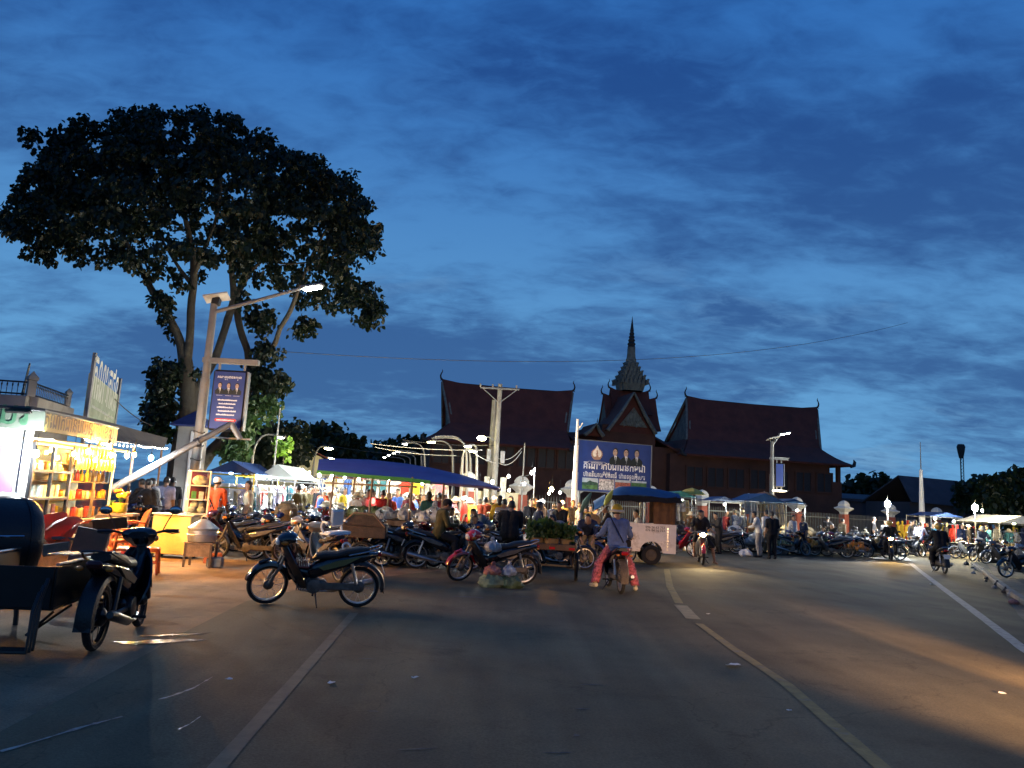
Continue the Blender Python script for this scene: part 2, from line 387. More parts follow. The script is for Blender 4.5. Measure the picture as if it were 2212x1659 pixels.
for (x, y, a, b, r_) in [(1210, 1628, .10, .012, .2), (1255, 1533, .06, .014, .1), (900, 1620, .11, .014, .35), (805, 1538, .04, .012, .1), (1135, 1290, .16, .035, .05), (1165, 1297, .12, .03, .1), (790, 1424, .09, .012, .1), (955, 1446, .03, .01, 0), (1245, 1590, .03, .02, 1.3), (1275, 1480, .12, .012, .3), (780, 1480, .03, .01, 0), (1120, 1275, .2, .05, .1), (1010, 1290, .3, .05, .05)]:
    blot('tar_mark', x, y, a, b, m_stain, r_)
m_wet_glint = pm('painted_wet_glint', (.50, .47, .40), .22, var=.3, scale=20, spot=((.25, .24, .22), 12))  # pale strips: glints of light on wet road put into the colour
strip('painted_wet_glint', [(342, 1513), (372, 1505), (418, 1488), (459, 1464)], .022, m_wet_glint)
strip('painted_wet_glint', [(0, 1626), (40, 1615), (100, 1597), (180, 1572), (264, 1550)], .03, m_wet_glint)
strip('painted_wet_glint', [(385, 1578), (410, 1566), (434, 1549)], .018, m_wet_glint)

# ------------------------------------------------------------------ writing
def text_geo(body, size=1.):
    c = bpy.data.curves.new('t', 'FONT'); c.body = body; c.size = size; c.resolution_u = 2; c.offset = .012 * size
    o = bpy.data.objects.new('t', c); COL.objects.link(o); bpy.context.view_layer.update()
    me = o.to_mesh(); vs = [v.co.copy() for v in me.vertices]; fs = [tuple(p.vertices) for p in me.polygons]
    o.to_mesh_clear(); bpy.data.objects.remove(o); bpy.data.curves.remove(c)
    return vs, fs
def khmer(tokens, height=1.):
    mb = MB(); x = 0.
    for tk in tokens:
        if tk == ' ': x += .45; continue
        base, sub = (tk, None) if isinstance(tk, str) else tk
        vs, fs = text_geo(base)
        if not vs: continue
        x0, x1 = min(v.x for v in vs), max(v.x for v in vs)
        mb.add([(v.x - x0 + x, v.y, 0) for v in vs], fs)
        if sub:
            v2, f2 = text_geo(sub, .6); a0, a1 = min(v.x for v in v2), max(v.x for v in v2)
            mb.add([(v.x - a0 + x + (x1 - x0 - (a1 - a0)) / 2, v.y - .52, 0) for v in v2], f2)
        x += x1 - x0 + .07
    if x == 0: return mb, 1.
    return mb, x
def put_text(tokens, name, wd, origin, ux, uz, nrm, mat, parent, stretch=1.):
    mb, L_ = khmer(tokens); k = wd / L_
    for i, v in enumerate(mb.v): mb.v[i] = origin + ux * (v.x * k) + uz * (v.y * k * stretch) + nrm * .006
    return ob(name, mb, mat, parent, ang=0)
KH1 = ['គណប', ('ក', 'ស'), ('ប', 'រ'), 'ជាជនក', ('ម', 'ព'), 'ជា']
KH2 = ['ហ៊ាននិយាយ', ' ', 'ហ៊ាន', 'េ', ('ធី', 'វ'), ' ', 'ហ៊ានទទួលខុស', ('ត', 'រ'), 'វ']
m_letter = pm('white_lettering', (.80, .80, .78), .5, bump=0, var=.05)

# ------------------------------------------------------------------ museum with Khmer roofs
A_, C_ = GX(955, 72), GX(1763, 79.5)
ud = (C_ - A_).normalized(); vd = Vector((-ud.y, ud.x, 0)); MANG = math.atan2(ud.y, ud.x)
def B(px, py, v=0.):
    r_ = ray(px, py); t = (v + A_.dot(vd)) / r_.dot(vd); p = r_ * t; p.z += CAM_Z
    return ((p - A_).dot(ud), p.z)
mus = thing('museum_building', 'long dark red museum with steep gabled roofs and a central stepped spire', 'museum', A_, MANG)
def curve_pts(a, b, k, sag):
    return [a.lerp(b, i / k) + Vector((0, 0, -sag * math.sin(PI * i / k))) for i in range(k + 1)]
def slope(mb, ridge, eave, th=.18, sag=.5, rows=6, colsn=12, ridge_lift=.35):
    (r0, r1), (e0_, e1_) = ridge, eave; grid = []
    for j in range(colsn + 1):
        s = j / colsn; lift = ridge_lift * (abs(2 * s - 1) ** 4)
        a = Vector(r0).lerp(Vector(r1), s) + Vector((0, 0, lift)); b = Vector(e0_).lerp(Vector(e1_), s)
        grid.append(curve_pts(a, b, rows, sag))
    mb.sheet(grid, th)
def V3(px, py, v): u, z = B(px, py, v); return Vector((u, v, z))
def mirror_v(p, c): return Vector((p.x, 2 * c - p.y, p.z))
def finial(base, su, parent, h=1., name='finial'):
    mb = MB(); pts = [(0, 0), (.10, .05), (.30, .22), (.36, .45), (.30, .68), (.22, .80), (.20, .92), (.26, 1.05)]
    mb.tube([base + Vector((su * x * h, 0, z * h)) for x, z in pts], [.11 * h, .10 * h, .09 * h, .07 * h, .055 * h, .05 * h, .035 * h, .012 * h], 7)
    mb.tube([base + Vector((su * .2 * h, 0, .1 * h)), base + Vector((su * .42 * h, 0, .02 * h))], [.06 * h, .01 * h], 6)
    return ob(name, mb, m_dark, parent)
def hall(rl, rr, ul, ur, el, er, vr, vu, ve, name):
    r0, r1 = V3(*rl, vr), V3(*rr, vr); zr = (r0.z + r1.z) / 2; r0.z = r1.z = zr
    u0, u1 = V3(*ul, vu), V3(*ur, vu); zu = (u0.z + u1.z) / 2; u0.z = u1.z = zu
    e0_, e1_ = V3(*el, ve), V3(*er, ve); ze = (e0_.z + e1_.z) / 2; e0_.z = e1_.z = ze
    mb = MB(); slope(mb, (r0, r1), (u0, u1)); slope(mb, (mirror_v(r1, vr), mirror_v(r0, vr)), (mirror_v(u1, vr), mirror_v(u0, vr)))
    up = ob('upper_roof', mb, m_roof, mus)
    mb = MB()                                        # hipped skirt roof
    s0, s1 = u0 + Vector((.1, 0, .1)), u1 + Vector((-.1, 0, .1)); b0, b1 = mirror_v(s0, vr), mirror_v(s1, vr); f0, f1 = mirror_v(e0_, vr), mirror_v(e1_, vr)
    for a, b, c, d in ((s0, s1, e0_, e1_), (b1, b0, f1, f0), (b0, s0, f0, e0_), (s1, b1, e1_, f1)):
        slope(mb, (a, b), (c, d), .2, .18, 4, 8, 0)
    sk = ob('skirt_roof', mb, m_roof, mus)
    for p, s in ((e0_, -1), (e1_, 1)):
        mb = MB(); mb.tube([p + Vector((-s * .3, 0, .0)), p + Vector((s * .1, 0, .15)), p + Vector((s * .18, 0, .5)), p + Vector((s * .05, 0, .75))], [.16, .2, .16, .03], 7); ob('corner_ornament', mb, m_dark, sk)
    for p, s in ((r0, -1), (r1, 1)):
        finial(p + Vector((-s * .15, 0, .25)), s, up, 1.15)
        mb = MB(); a = p + Vector((s * -.25, 0, .05)); l = (u0 if s < 0 else u1) + Vector((s * -.25, 0, 0)); k = mirror_v(l, vr)
        mb.add([a, l, k, a + Vector((-s * .15, 0, 0)), l + Vector((-s * .15, 0, 0)), k + Vector((-s * .15, 0, 0))], [(0, 1, 2), (5, 4, 3), (0, 3, 4, 1), (1, 4, 5, 2), (2, 5, 3, 0)])
        ob('gable_panel', mb, m_stone, up)
        for q in (l, k):
            mb = MB(); mb.tube([a + Vector((s * .3, 0, .1)), q + Vector((s * .3, 0, .1))], .13, 6); ob('barge_board', mb, m_stone, up)
    mb = MB(); mb.tube([r0 + Vector((0, 0, .36)), r0.lerp(r1, .12) + Vector((0, 0, .12)), r0.lerp(r1, .5) + Vector((0, 0, .05)), r0.lerp(r1, .88) + Vector((0, 0, .12)), r1 + Vector((0, 0, .36))], .1, 6); ob('ridge_cap', mb, m_dark, up)
    return r0, r1, e0_, e1_, ze
L0 = hall((956, 830), (1236, 850), (972, 917), (1225, 938), (916, 953), (1236, 972), 5.5, 2.6, -.8, 'left')
L1 = hall((1484, 864), (1764, 887), (1484, 957), (1772, 970), (1476, 985), (1843, 1007), 5.5, 2.6, -.8, 'right')
def wall(name, u0, u1, v0, v1, z0, z1, mat, par=None):
    mb = MB(); mb.box(((u0 + u1) / 2, (v0 + v1) / 2, (z0 + z1) / 2), (u1 - u0, v1 - v0, z1 - z0)); return ob(name, mb, mat, par or mus)
ul_, ur_ = B(928, 1000)[0], B(1796, 1020)[0]
w1 = wall('wall', ul_, B(1258, 1000)[0], .3, 10.5, 0, L0[4] + .15, m_brick_red)
w2 = wall('wall', B(1450, 1000)[0], ur_, .3, 10.5, 0, L1[4] + .15, m_brick_red)
wall('parapet', ur_, B(1822, 1040)[0], .3, 1., 0, B(1806, 1041)[1], m_brick_red)
wall('column', B(1814, 1020)[0], B(1820.5, 1020)[0], .35, .75, B(1806, 1041)[1], L1[4] + .1, m_brick_red)
um0, um1 = B(1225, 950)[0], B(1484, 950)[0]
wall('wall', um0, um1, 1.2, 11, 0, B(1460, 964, 1.2)[1] - .2, m_brick_red)
for (a, b) in (((1222, 936), (1300, 938)), ((1404, 940), (1442, 961)), ((1440, 960), (1488, 962))):
    mb = MB(); p, q = V3(*a, 5), V3(*b, 5); f = Vector((0, -4.5, -1.4)); slope(mb, (p, q), (p + f, q + f), .15, .1, 3, 4, 0); b_ = Vector((0, 4.5, -1.4)); slope(mb, (q, p), (q + b_, p + b_), .15, .1, 3, 4, 0); ob('link_roof', mb, m_roof, mus)
def cross_gable(apex, bl, br, v0, v1, par, inner=None):
    a0, l0, r0_ = V3(*apex, v0), V3(*bl, v0), V3(*br, v0); z = (l0.z + r0_.z) / 2; l0.z = r0_.z = z
    dv = Vector((0, v1 - v0, 0)); mb = MB()
    slope(mb, (a0 + dv, a0), (l0 + dv, l0), .16, .25, 5, 4, 0); slope(mb, (a0, a0 + dv), (r0_, r0_ + dv), .16, .25, 5, 4, 0)
    rf = ob('front_gable_roof', mb, m_roof, par)
    mb = MB(); e = Vector((0, .5, 0)); mb.add([a0 + e, l0 + e, r0_ + e], [(0, 1, 2)]); ob('gable_wall', mb, m_roof, rf, ang=0)
    for q in (l0, r0_):
        mb = MB(); c1 = a0.lerp(q, .5) + Vector((0, -.1, -.12)); mb.tube([a0 + Vector((0, -.1, .1)), c1, q + Vector((0, -.1, 0))], [.16, .3, .34], 5, flat=.6); ob('barge_board', mb, m_stone, rf)
    if inner:
        i0, i1, i2 = [V3(*p_, v0 + .3) for p_ in inner]; e = Vector((0, .25, 0))
        mb = MB(); mb.add([i0, i1, i2, i0 + e, i1 + e, i2 + e], [(0, 1, 2), (0, 3, 4, 1), (1, 4, 5, 2), (2, 5, 3, 0)])
        rr_ = random.Random(3)
        for k in range(46):                           # carved scrollwork
            s, t = rr_.random(), rr_.random()
            if s + t > 1: s, t = 1 - s, 1 - t
            c = i0 + (i1 - i0) * (s * .9 + .04) + (i2 - i0) * (t * .9 + .04); mb.sph(c, (.14, .1, .2), 6, 4)
        for k in range(6): mb.sph(i0.lerp((i1 + i2) / 2, .3 + .1 * k), (.16, .16, .22), 6, 4)
        ob('pediment_carving', mb, m_stone, rf)
    return a0
tower = mus
tw = wall('tower_wall', B(1301, 930, 2.2)[0], B(1416, 930, 2.2)[0], 2.2, 10.8, 0, B(1356, 930, 2)[1] + .5, m_brick_red)
def side_roof(l, r_, dz, v_, name):
    p, q = V3(*l, v_), V3(*r_, v_); z = (p.z + q.z) / 2; p.z = q.z = z; mb = MB()
    for s in (-1, 1):
        f = Vector((0, s * 1.75 * dz / 3.4, -dz)); a, b = (p, q) if s < 0 else (q, p); slope(mb, (a, b), (a + f, b + f), .15, .35, 5, 10, .3)
    o = ob(name, mb, m_roof, mus)
    finial(p + Vector((.1, 0, .2)), -1, o, 1.0); finial(q + Vector((-.1, 0, .2)), 1, o, 1.0)
    for s, e_ in ((-1, p), (1, q)):
        mb = MB(); a = e_ + Vector((-s * .15, 0, 0)); l_, k_ = a + Vector((0, -1.65 * dz / 3.4, -dz)), a + Vector((0, 1.65 * dz / 3.4, -dz)); mb.add([a, l_, k_], [(0, 1, 2)]); ob('gable_panel', mb, m_stone, o, ang=0)
side_roof((1303, 859), (1415, 864), 3.5, 6.5, 'lower_cross_roof')
side_roof((1318, 844), (1400, 850), 2.6, 6.5, 'upper_cross_roof')
cross_gable((1369, 850), (1312, 930), (1416, 938), 1.6, 6.5, mus, [(1370, 880), (1339, 918), (1398, 924)])
cross_gable((1288, 917), (1262, 940), (1303, 942), 1.0, 5, mus)
mb = MB(); q = V3(1290, 913, 1.2); mb.tube([q, q + Vector((.05, 0, .5))], [.06, .01], 6); ob('finial', mb, m_dark, mus)
# stepped spire
sc_ = V3(1361, 840, 6.5); zz = lambda py: B(1361, py, 6.5)[1]; pxm = (B(1400, 800, 6.5)[0] - B(1300, 800, 6.5)[0]) / 100
tiers = [(846, 34), (838, 37), (831, 39), (826, 36), (822, 31), (817, 30), (812, 26), (808, 25), (803, 21.5), (798, 20.5), (794, 17.5), (786, 16.5), (784, 14.5), (776, 13.5), (774, 12), (762, 10.5), (753, 10.5), (749, 9)]
mb = MB(); q4 = Matrix.Rotation(R(45), 3, 'Z')
mb.lathe([(hw * pxm * .86, zz(py)) for py, hw in tiers], 4, (sc_.x, 6.5, 0), q4); mb.lathe([(hw * pxm * .76, zz(py)) for py, hw in tiers], 8, (sc_.x, 6.5, 0), Matrix.Rotation(R(22.5), 3, 'Z'))
sp = ob('spire_base', mb, m_stone, mus, ang=20)
for py, hw, n_ in ((832, 31, 7), (823, 25.5, 6), (813, 21, 5), (804, 16.5, 4), (795, 13, 3)):
    mb = MB(); z0 = zz(py); r_ = hw * pxm
    for sd in range(4):
        m = Matrix.Rotation(R(90) * sd, 3, 'Z')
        for k in range(n_):
            u = -r_ + 2 * r_ * (k + .5) / n_; b_ = m @ Vector((u, -r_ * .93, 0)); w_ = r_ / n_ * .75; d_ = m @ Vector((1, 0, 0)); nn = m @ Vector((0, -1, 0)); c = Vector((sc_.x, 6.5, z0)) + b_
            mb.add([c - d_ * w_, c + d_ * w_, c + d_ * w_ * .8 + Vector((0, 0, .35)), c + Vector((0, 0, .62)) + nn * .16, c - d_ * w_ * .8 + Vector((0, 0, .35)), c - nn * .2, c - nn * .12 + Vector((0, 0, .6))], [(0, 1, 2, 3, 4), (1, 5, 6, 2), (2, 6, 3), (5, 0, 4, 6), (4, 3, 6)])
    ob('antefix_row', mb, m_stone, sp, ang=20)
bul = [(750, 7.5), (747, 6), (743, 7.7), (739, 5), (735, 6.6), (731, 4.3), (728, 5.6), (724, 3.7), (721, 4.8), (717, 3.2), (714, 3.6), (706, 2.5), (700, 2.0), (695, 1.3), (683, .25)]
mb = MB(); mb.lathe([(hw * pxm * 1.15, zz(py)) for py, hw in bul], 12, (sc_.x, 6.5, 0)); ob('spire', mb, m_dark, mus, ang=15)
# windows
def window(u, z, w_, h_, v_=.3):
    mb = MB(); t = .14
    for (x, zc_, a, b) in ((u - w_ / 2, z, t, h_ + t), (u + w_ / 2, z, t, h_ + t), (u, z + h_ / 2, w_ - t, t), (u, z - h_ / 2, w_ - t, t), (u, z, .07, h_ - t)): mb.box((x, v_ - .06, zc_), (a, .16, b))
    f = ob('window_frame', mb, m_brick_red, mus); mb = MB(); mb.box((u, v_ - .03, z), (w_ - t, .04, h_ - t)); ob('pane', mb, m_win, f)
for px in (955, 990, 1030, 1092, 1138, 1180, 1222): window(*B(px, 986 + (px - 1100) * .05, .3), 1.7, 1.9)
for px in (1500, 1545, 1590, 1637, 1685, 1735, 1780): window(*B(px, 1036 + (px - 1640) * .05, .3), 1.8, 2.0)

# ------------------------------------------------------------------ fence in front of it
fence = thing('boundary_fence', 'museum fence of red pillars with white lotus caps and upright metal bars', 'fence', (0, 0, 0))
FP = [(1010, 36.8), (1125, 38.7), (1235, 40), (1405, 43.5), (1516, 46), (1617, 48.5), (1721, 51), (1823, 53.5), (1924, 56.5), (2024, 59), (2133, 61.5), (2260, 64)]
cap_mb = MB(); cap_mb.lathe([(.30, 0), (.34, .06), (.36, .16), (.78, .42), (.74, .47), (.56, .52), (.44, .60), (.46, .70), (.34, .86), (.20, .94), (0.001, 1.0)], 4, (0, 0, 0), q4)
cap_me = cap_mb.mesh('cap', pm('lotus_cap', (.52, .51, .48), .7, var=.2, scale=3), 25); cap_me.transform(Matrix.Diagonal((.84, .84, .95, 1))); pil_mb = MB(); pil_mb.box((0, 0, .95), (.46, .46, 1.9)); pil_me = pil_mb.mesh('pillar', m_pillar)
bar_mb = MB(); bar_mb.tube([(0, 0, .35), (0, 0, 1.75), (0, 0, 1.95)], [.017, .017, .003], 5); m_bars = pm('fence_bar_grey', (.16, .155, .14), .6, .3); bar_me = bar_mb.mesh('bar', m_bars)
fpos = []
for px, d in FP:
    p = GX(px, d); fpos.append(p); q = link('pillar', pil_me, fence, p, (0, 0, R(30))); link('cap', cap_me, q, (0, 0, 1.9))
m_low = pm('fence_plinth', (.20, .17, .13), .85, var=.2, scale=1.5)
for i, (a, b) in enumerate(zip(fpos, fpos[1:])):
    t = b - a; ln = t.length; an = math.atan2(t.y, t.x); mid = (a + b) / 2
    if i == 0:
        mb = MB(); mb.box((0, 0, .98), (ln, .18, 1.96)); ob('wall_panel', mb, m_cream, fence, mid, (0, 0, an)); mb = MB(); mb.box((.4, -.1, .95), (.9, .04, 1.3), b=.01); ob('wall_inset', mb, m_cream, fence, mid, (0, 0, an)); continue
    mb = MB(); mb.box((0, 0, .2), (ln, .2, .4)); ob('plinth', mb, m_low, fence, mid, (0, 0, an))
    mb = MB(); mb.box((0, 0, .55), (ln, .03, .04)); mb.box((0, 0, 1.62), (ln, .03, .04)); ob('rail', mb, m_bars, fence, mid, (0, 0, an))
    n_ = int(ln / .16)
    if i in (1, 2, 4, 5):
        for k in range(n_): link('bar', bar_me, fence, a.lerp(b, (k + .5) / n_))
    else:
        mb = MB()
        for k in range(n_): mb.tube([(-ln / 2 + ln * (k + .5) / n_, 0, .35), (-ln / 2 + ln * (k + .5) / n_, 0, 1.9)], .017, 4)
        struct(ob('bars', mb, m_bars, fence, mid, (0, 0, an)), 'stuff')

# ------------------------------------------------------------------ roadside billboard
bl_, br_ = P(1244, 1063, 34), P(1406, 1068, 35.2); bl_.z = br_.z = (bl_.z + br_.z) / 2
BUX = (br_ - bl_); BW = BUX.length; BUX.normalize(); BUZ = Vector((0, 0, 1)); BN = BUX.cross(BUZ); BH = 2.28
bb = thing('billboard', 'large blue political billboard with emblem, three portraits and white Khmer lettering', 'billboard', (0, 0, 0))
def bpt(x, y, n=0.): return bl_ + BUX * (x * BW) + BUZ * (y * BH) + BN * n
def bquad(name, x0, x1, y0, y1, mat, n=.02, par=None, poly=None, n0=-.0):
    mb = MB(); mb.prism(poly or [(x0, y0), (x1, y0), (x1, y1), (x0, y1)], n0, n, lambda u, w_, t: bpt(u, w_, t)); return ob(name, mb, mat, par or bb, ang=0)
bquad('board', 0, 1, 0, 1, m_blue_board, 0., n0=-.08)
for a in ((0, .012, 0, 1), (.988, 1, 0, 1), (0.012, .988, 0, .014), (0.012, .988, .986, 1)): bquad('frame', *a, m_grey, .02)
for x in (.06, .5, .94):
    mb = MB(); p = bpt(x, .1, -.16); mb.tube([(p.x, p.y, 0), (p.x, p.y, bl_.z + BH * .9)], .06, 8); ob('post', mb, m_grey, bb)
def ell(cx_, cy_e, rx, ry, n=22, a0=0, a1=2 * PI): return [(cx_ + rx * math.cos(a0 + (a1 - a0) * i / n), cy_e + ry * math.sin(a0 + (a1 - a0) * i / n)) for i in range(n)]
ASP = BW / BH
m_em1 = pm('emblem_gold_brown', (.34, .20, .13), .5, bump=0); m_em2 = pm('emblem_cream', (.72, .68, .58), .5, bump=0)
lau = []
for i in range(34):
    a = 2 * PI * i / 34; k = 1.0 if i % 2 else .88; lau.append((.255 + .080 * k * math.cos(a), .735 + .115 * k * math.sin(a)))
bquad('emblem_wreath', 0, 0, 0, 0, m_em1, .008, poly=lau)
bquad('emblem_disc', 0, 0, 0, 0, m_em2, .012, poly=ell(.255, .745, .058, .088)); bquad('emblem_point', 0, 0, 0, 0, m_em2, .0125, poly=[(.225, .82), (.285, .82), (.255, .905)])
bquad('emblem_figure', 0, 0, 0, 0, m_em1, .016, poly=[(.243, .69), (.262, .68), (.278, .70), (.262, .72), (.268, .75), (.262, .80), (.254, .82), (.247, .80), (.250, .755), (.235, .735), (.250, .725)])
bquad('emblem_base', 0, 0, 0, 0, m_em1, .018, poly=ell(.255, .655, .052, .034))
bquad('name_plate_outline', 0, 0, 0, 0, pm('plate_pale', (.45, .45, .48), .5, bump=0), .008, poly=[(.125, .565), (.15, .592), (.36, .592), (.385, .565), (.36, .538), (.15, .538)])
bquad('name_plate', 0, 0, 0, 0, m_blue_board, .011, poly=[(.135, .565), (.155, .586), (.355, .586), (.375, .565), (.355, .544), (.155, .544)])
m_suit = pm('printed_dark_suit', (.012, .016, .014), .6, bump=0); m_skinp = pm('printed_skin', (.40, .28, .21), .6, bump=0); m_hairp = pm('printed_hair', (.02, .02, .02), .6, bump=0); m_shirtp = pm('printed_shirt', (.70, .70, .68), .6, bump=0); m_tiep = pm('printed_tie', (.03, .03, .04), .6, bump=0)
def portrait(cx_, cy_e, s, pt, par, k):              # plain generic bust: suit, shirt, tie, face, hair
    def q(poly, mat, n, nm):
        mb = MB(); mb.prism([(cx_ + x * s, cy_e + y * s * ASPv) for x, y in poly], .0, n, lambda u, w_, t: pt(u, w_, t)); return ob(nm, mb, mat, par, ang=0)
    b_ = q([(-.075, -.09), (.075, -.09), (.078, -.03), (.05, 0), (.02, .018), (-.02, .018), (-.05, 0), (-.078, -.03)], m_suit, .010, 'portrait')
    q([(-.018, .02), (.018, .02), (.004, -.075)], m_shirtp, .013, 'portrait_shirt'); q([(-.005, .008), (.005, .008), (.006, -.06), (0, -.07), (-.004, -.06)], m_tiep, .016, 'portrait_tie')
    q(ell(0, .068, .034, .048), m_hairp, .011, 'portrait_hair'); q([(x, y) for x, y in ell(-.003 + k * .002, .058, .028, .040)], m_skinp, .015, 'portrait_face')
    q([(-.02, .075), (-.006, .072), (-.006, .069), (-.02, .070)], m_hairp, .018, 'portrait_brow'); q([(.006, .072), (.018, .075), (.018, .070), (.006, .069)], m_hairp, .018, 'portrait_brow')
ASPv = ASP
for k, x in enumerate((.50, .645, .79)):
    portrait(x, .70 - k * .0, 1.0, bpt, bb, k - 1)
put_text(KH1, 'lettering', BW * .83, bpt(.085, .445), BUX, BUZ, BN, m_letter, bb, 1.25)
put_text(KH2, 'lettering', BW * .83, bpt(.085, .295), BUX, BUZ, BN, m_letter, bb, 1.35)
put_text(KH1, 'lettering', BW * .15, bpt(.18, .555), BUX, BUZ, BN + BN, m_letter, bb, 1.2)
def smear(x0, x1, y, seed, par, pt, mat, hgt=.016):   # caption too small to read: broken strokes
    rr_ = random.Random(seed); x = x0; mb = MB()
    while x < x1:
        w_ = rr_.uniform(.006, .018); h_ = hgt * rr_.uniform(.6, 1.1); mb.prism([(x, y), (x + w_, y), (x + w_ * .9, y + h_), (x, y + h_ * .9)], 0, .008, lambda u, w2, t: pt(u, w2, t)); x += w_ + rr_.uniform(.002, .006)
    return ob('caption', mb, mat, par, ang=0)
m_capt = pm('caption_grey', (.42, .42, .46), .5, bump=0)
for k, x in enumerate((.50, .645, .79)): smear(x - .06, x + .06, .565, k, bb, bpt, m_capt); smear(x - .04, x + .04, .53, k + 9, bb, bpt, m_capt)
mp_sky = pm('print_cloudy_sky', (.45, .52, .56), .5, var=.35, scale=3, bump=0); mp_grn = pm('print_green_field', (.07, .16, .05), .5, var=.6, scale=6, bump=0); mp_tree = pm('print_trees', (.03, .07, .05), .5, var=.6, scale=8, bump=0); mp_crowd = pm('print_crowd', (.45, .42, .40), .5, var=.98, scale=14, bump=0); mp_red = pm('print_red_crowd', (.32, .10, .06), .5, var=.9, scale=12, bump=0)
for k, (mt, mbm, y1) in enumerate(((mp_sky, mp_grn, .13), (mp_crowd, mp_crowd, .12), (mp_sky, mp_red, .17), (mp_sky, mp_grn, .18))):
    x0 = .075 + k * .218; bquad('photo', x0, x0 + .205, .05, .265, mt, .006); bquad('photo_lower', x0, x0 + .205, .05, .05 + y1, mbm, .008)
    if k == 0: bquad('photo_trees', 0, 0, 0, 0, mp_tree, .010, poly=[(x0, .13), (x0 + .205, .13), (x0 + .19, .19), (x0 + .13, .20), (x0 + .10, .22), (x0 + .06, .18), (x0, .17)])

# ------------------------------------------------------------------ lamps, poles and wires
m_led = em('lamp_led', (.95, 1., .88), 45); m_sod = em('lamp_warm_white', (1., .90, .42), 70); m_sol = pm('solar_panel_back', (.55, .52, .45), .6, var=.2)
def curved_lamp(pb, d, ptop, phead, label, led, hr=.12, r0=.07, group='curved arm street lamps along the market road', n=9):
    b = GX(pb, d); t = P(*ptop, d); h = P(*phead, d)
    th = thing('street_lamp', label, 'street lamp', b, 0, group); t -= b; h -= b
    mb = MB(); pts = [Vector((0, 0, 0)), Vector((t.x * .4, 0, t.z * .5)), t]
    for k in range(1, n + 1):
        s = k / n; c1 = Vector((t.x + (h.x - t.x) * .12, 0, h.z + (h.z - t.z) * .25)); pts.append(t * (1 - s) ** 2 + c1 * (2 * s * (1 - s)) + h * s * s)
    mb.tube(pts, [r0] * 2 + [r0 * .8] + [r0 * .55] * n, 7); ob('pole', mb, m_pole, th)
    s = 1 if h.x > t.x else -1
    mb = MB(); mb.box((h.x + s * .15, 0, h.z), (.5, .2, .09), (0, s * R(8), 0), b=.03); hd = ob('lamp_head', mb, m_grey, th)
    if led:
        mb = MB(); mb.sph((h.x + s * .2, 0, h.z - .07), (hr * 1.3, hr * .8, hr * .35), 8, 5); ob('lens', mb, led, hd)
    return th
GL = 'curved arm street lamps along the market road'
curved_lamp(543, 31, (546, 985), (596, 941), 'street lamp with a tall curved arm rising behind the white clothes stall', m_led)
curved_lamp(672, 44, (678, 1000), (703, 966), 'street lamp with bright yellow-green head beside the dark trees', m_sod, .2)
curved_lamp(679, 52, (682, 1002), (709, 988), 'shorter lit street lamp close behind the yellow-green one', m_sod, .18)
for k, (pb, tp, hd, d, lit) in enumerate([(926, (917, 985), (883, 957), 42, m_led), (918, (910, 985), (866, 974), 50, m_led), (902, (897, 990), (856, 978), 58, m_led), (890, (886, 992), (845, 982), 66, m_led), (878, (874, 995), (835, 987), 74, m_led)]):
    curved_lamp(pb, d, tp, hd, ['nearest of the lamps curving left over the blue canopy', 'second of the lamps curving left over the blue canopy', 'third of the lamps curving left over the blue canopy', 'fourth of the lamps curving left over the blue canopy', 'farthest and smallest of the lamps curving left'][k], lit, .11, .06)
curved_lamp(983, 40, (978, 985), (940, 953), 'street lamp with a bright warm head in front of the museum eaves', m_sod, .16)
curved_lamp(1012, 36, (1008, 985), (958, 943), 'tall unlit twin arm curving left before the museum wall', None)
curved_lamp(1022, 38, (1016, 990), (950, 946), 'tall curved lamp pole whose arm crosses its neighbour', None)
curved_lamp(996, 33, (999, 990), (1012, 971), 'lamp pole curving right towards the utility pole', m_sod, .13)
curved_lamp(1032, 35, (1030, 985), (1020, 962), 'slim lamp pole bowed left beside the utility pole', m_sod, .13)
# utility poles
def pole_thing(px, d, ztop, label):
    b = GX(px, d); th = thing('utility_pole', label, 'utility pole', b); mb = MB(); mb.tube([(0, 0, 0), (0, 0, ztop)], [.16, .11], 10); ob('shaft', mb, m_conc, th); return th, b
m_plaster0 = pm('weathered_plate', (.34, .33, .28), .8, var=.25)
UP, ub = pole_thing(1066, 37, 7.15, 'stout concrete utility pole with a crossarm before the museum roof')
mb = MB(); mb.box((0, -.16, 6.9), (1.9, .08, .08), b=.01); ca = ob('crossarm', mb, m_grey, UP)
for x in (-.95, -.35, .8):
    mb = MB(); mb.lathe([(.03, 0), (.05, .05), (.03, .09), (.045, .13), (0.001, .17)], 8, (x, -.16, 6.95)); ob('insulator', mb, m_conc, ca)
for s in (-1, 1):
    mb = MB(); mb.tube([(s * .8, -.16, 6.86), (0, -.16, 6.2)], .025, 5); ob('brace', mb, m_grey, UP)
mb = MB(); mb.box((.32, -.1, 3.6), (.22, .2, .6), b=.02); ob('meter_box', mb, m_grey, UP); mb = MB(); mb.box((-.34, -.1, 3.65), (.2, .2, .6), b=.02); ob('meter_box', mb, m_grey, UP)
mb = MB(); mb.box((.42, -.16, 1.9), (.3, .06, 1.5), b=.02); ob('sign_plate', mb, m_plaster0, UP); mb = MB(); mb.box((-.36, -.16, 1.9), (.26, .06, 1.5), b=.02); ob('sign_plate', mb, m_plaster0, UP)
h_ = P(1040, 943, 36.6) - ub; mb = MB(); mb.tube([(-.05, -.15, h_.z - .15), (h_.x * .5, -.15, h_.z + .02), (h_.x, -.15, h_.z)], .03, 6); ob('lamp_arm', mb, m_grey, UP)
mb = MB(); mb.sph((h_.x, -.15, h_.z - .06), (.22, .14, .12), 10, 6); ob('lamp_lens', mb, m_sod, UP)
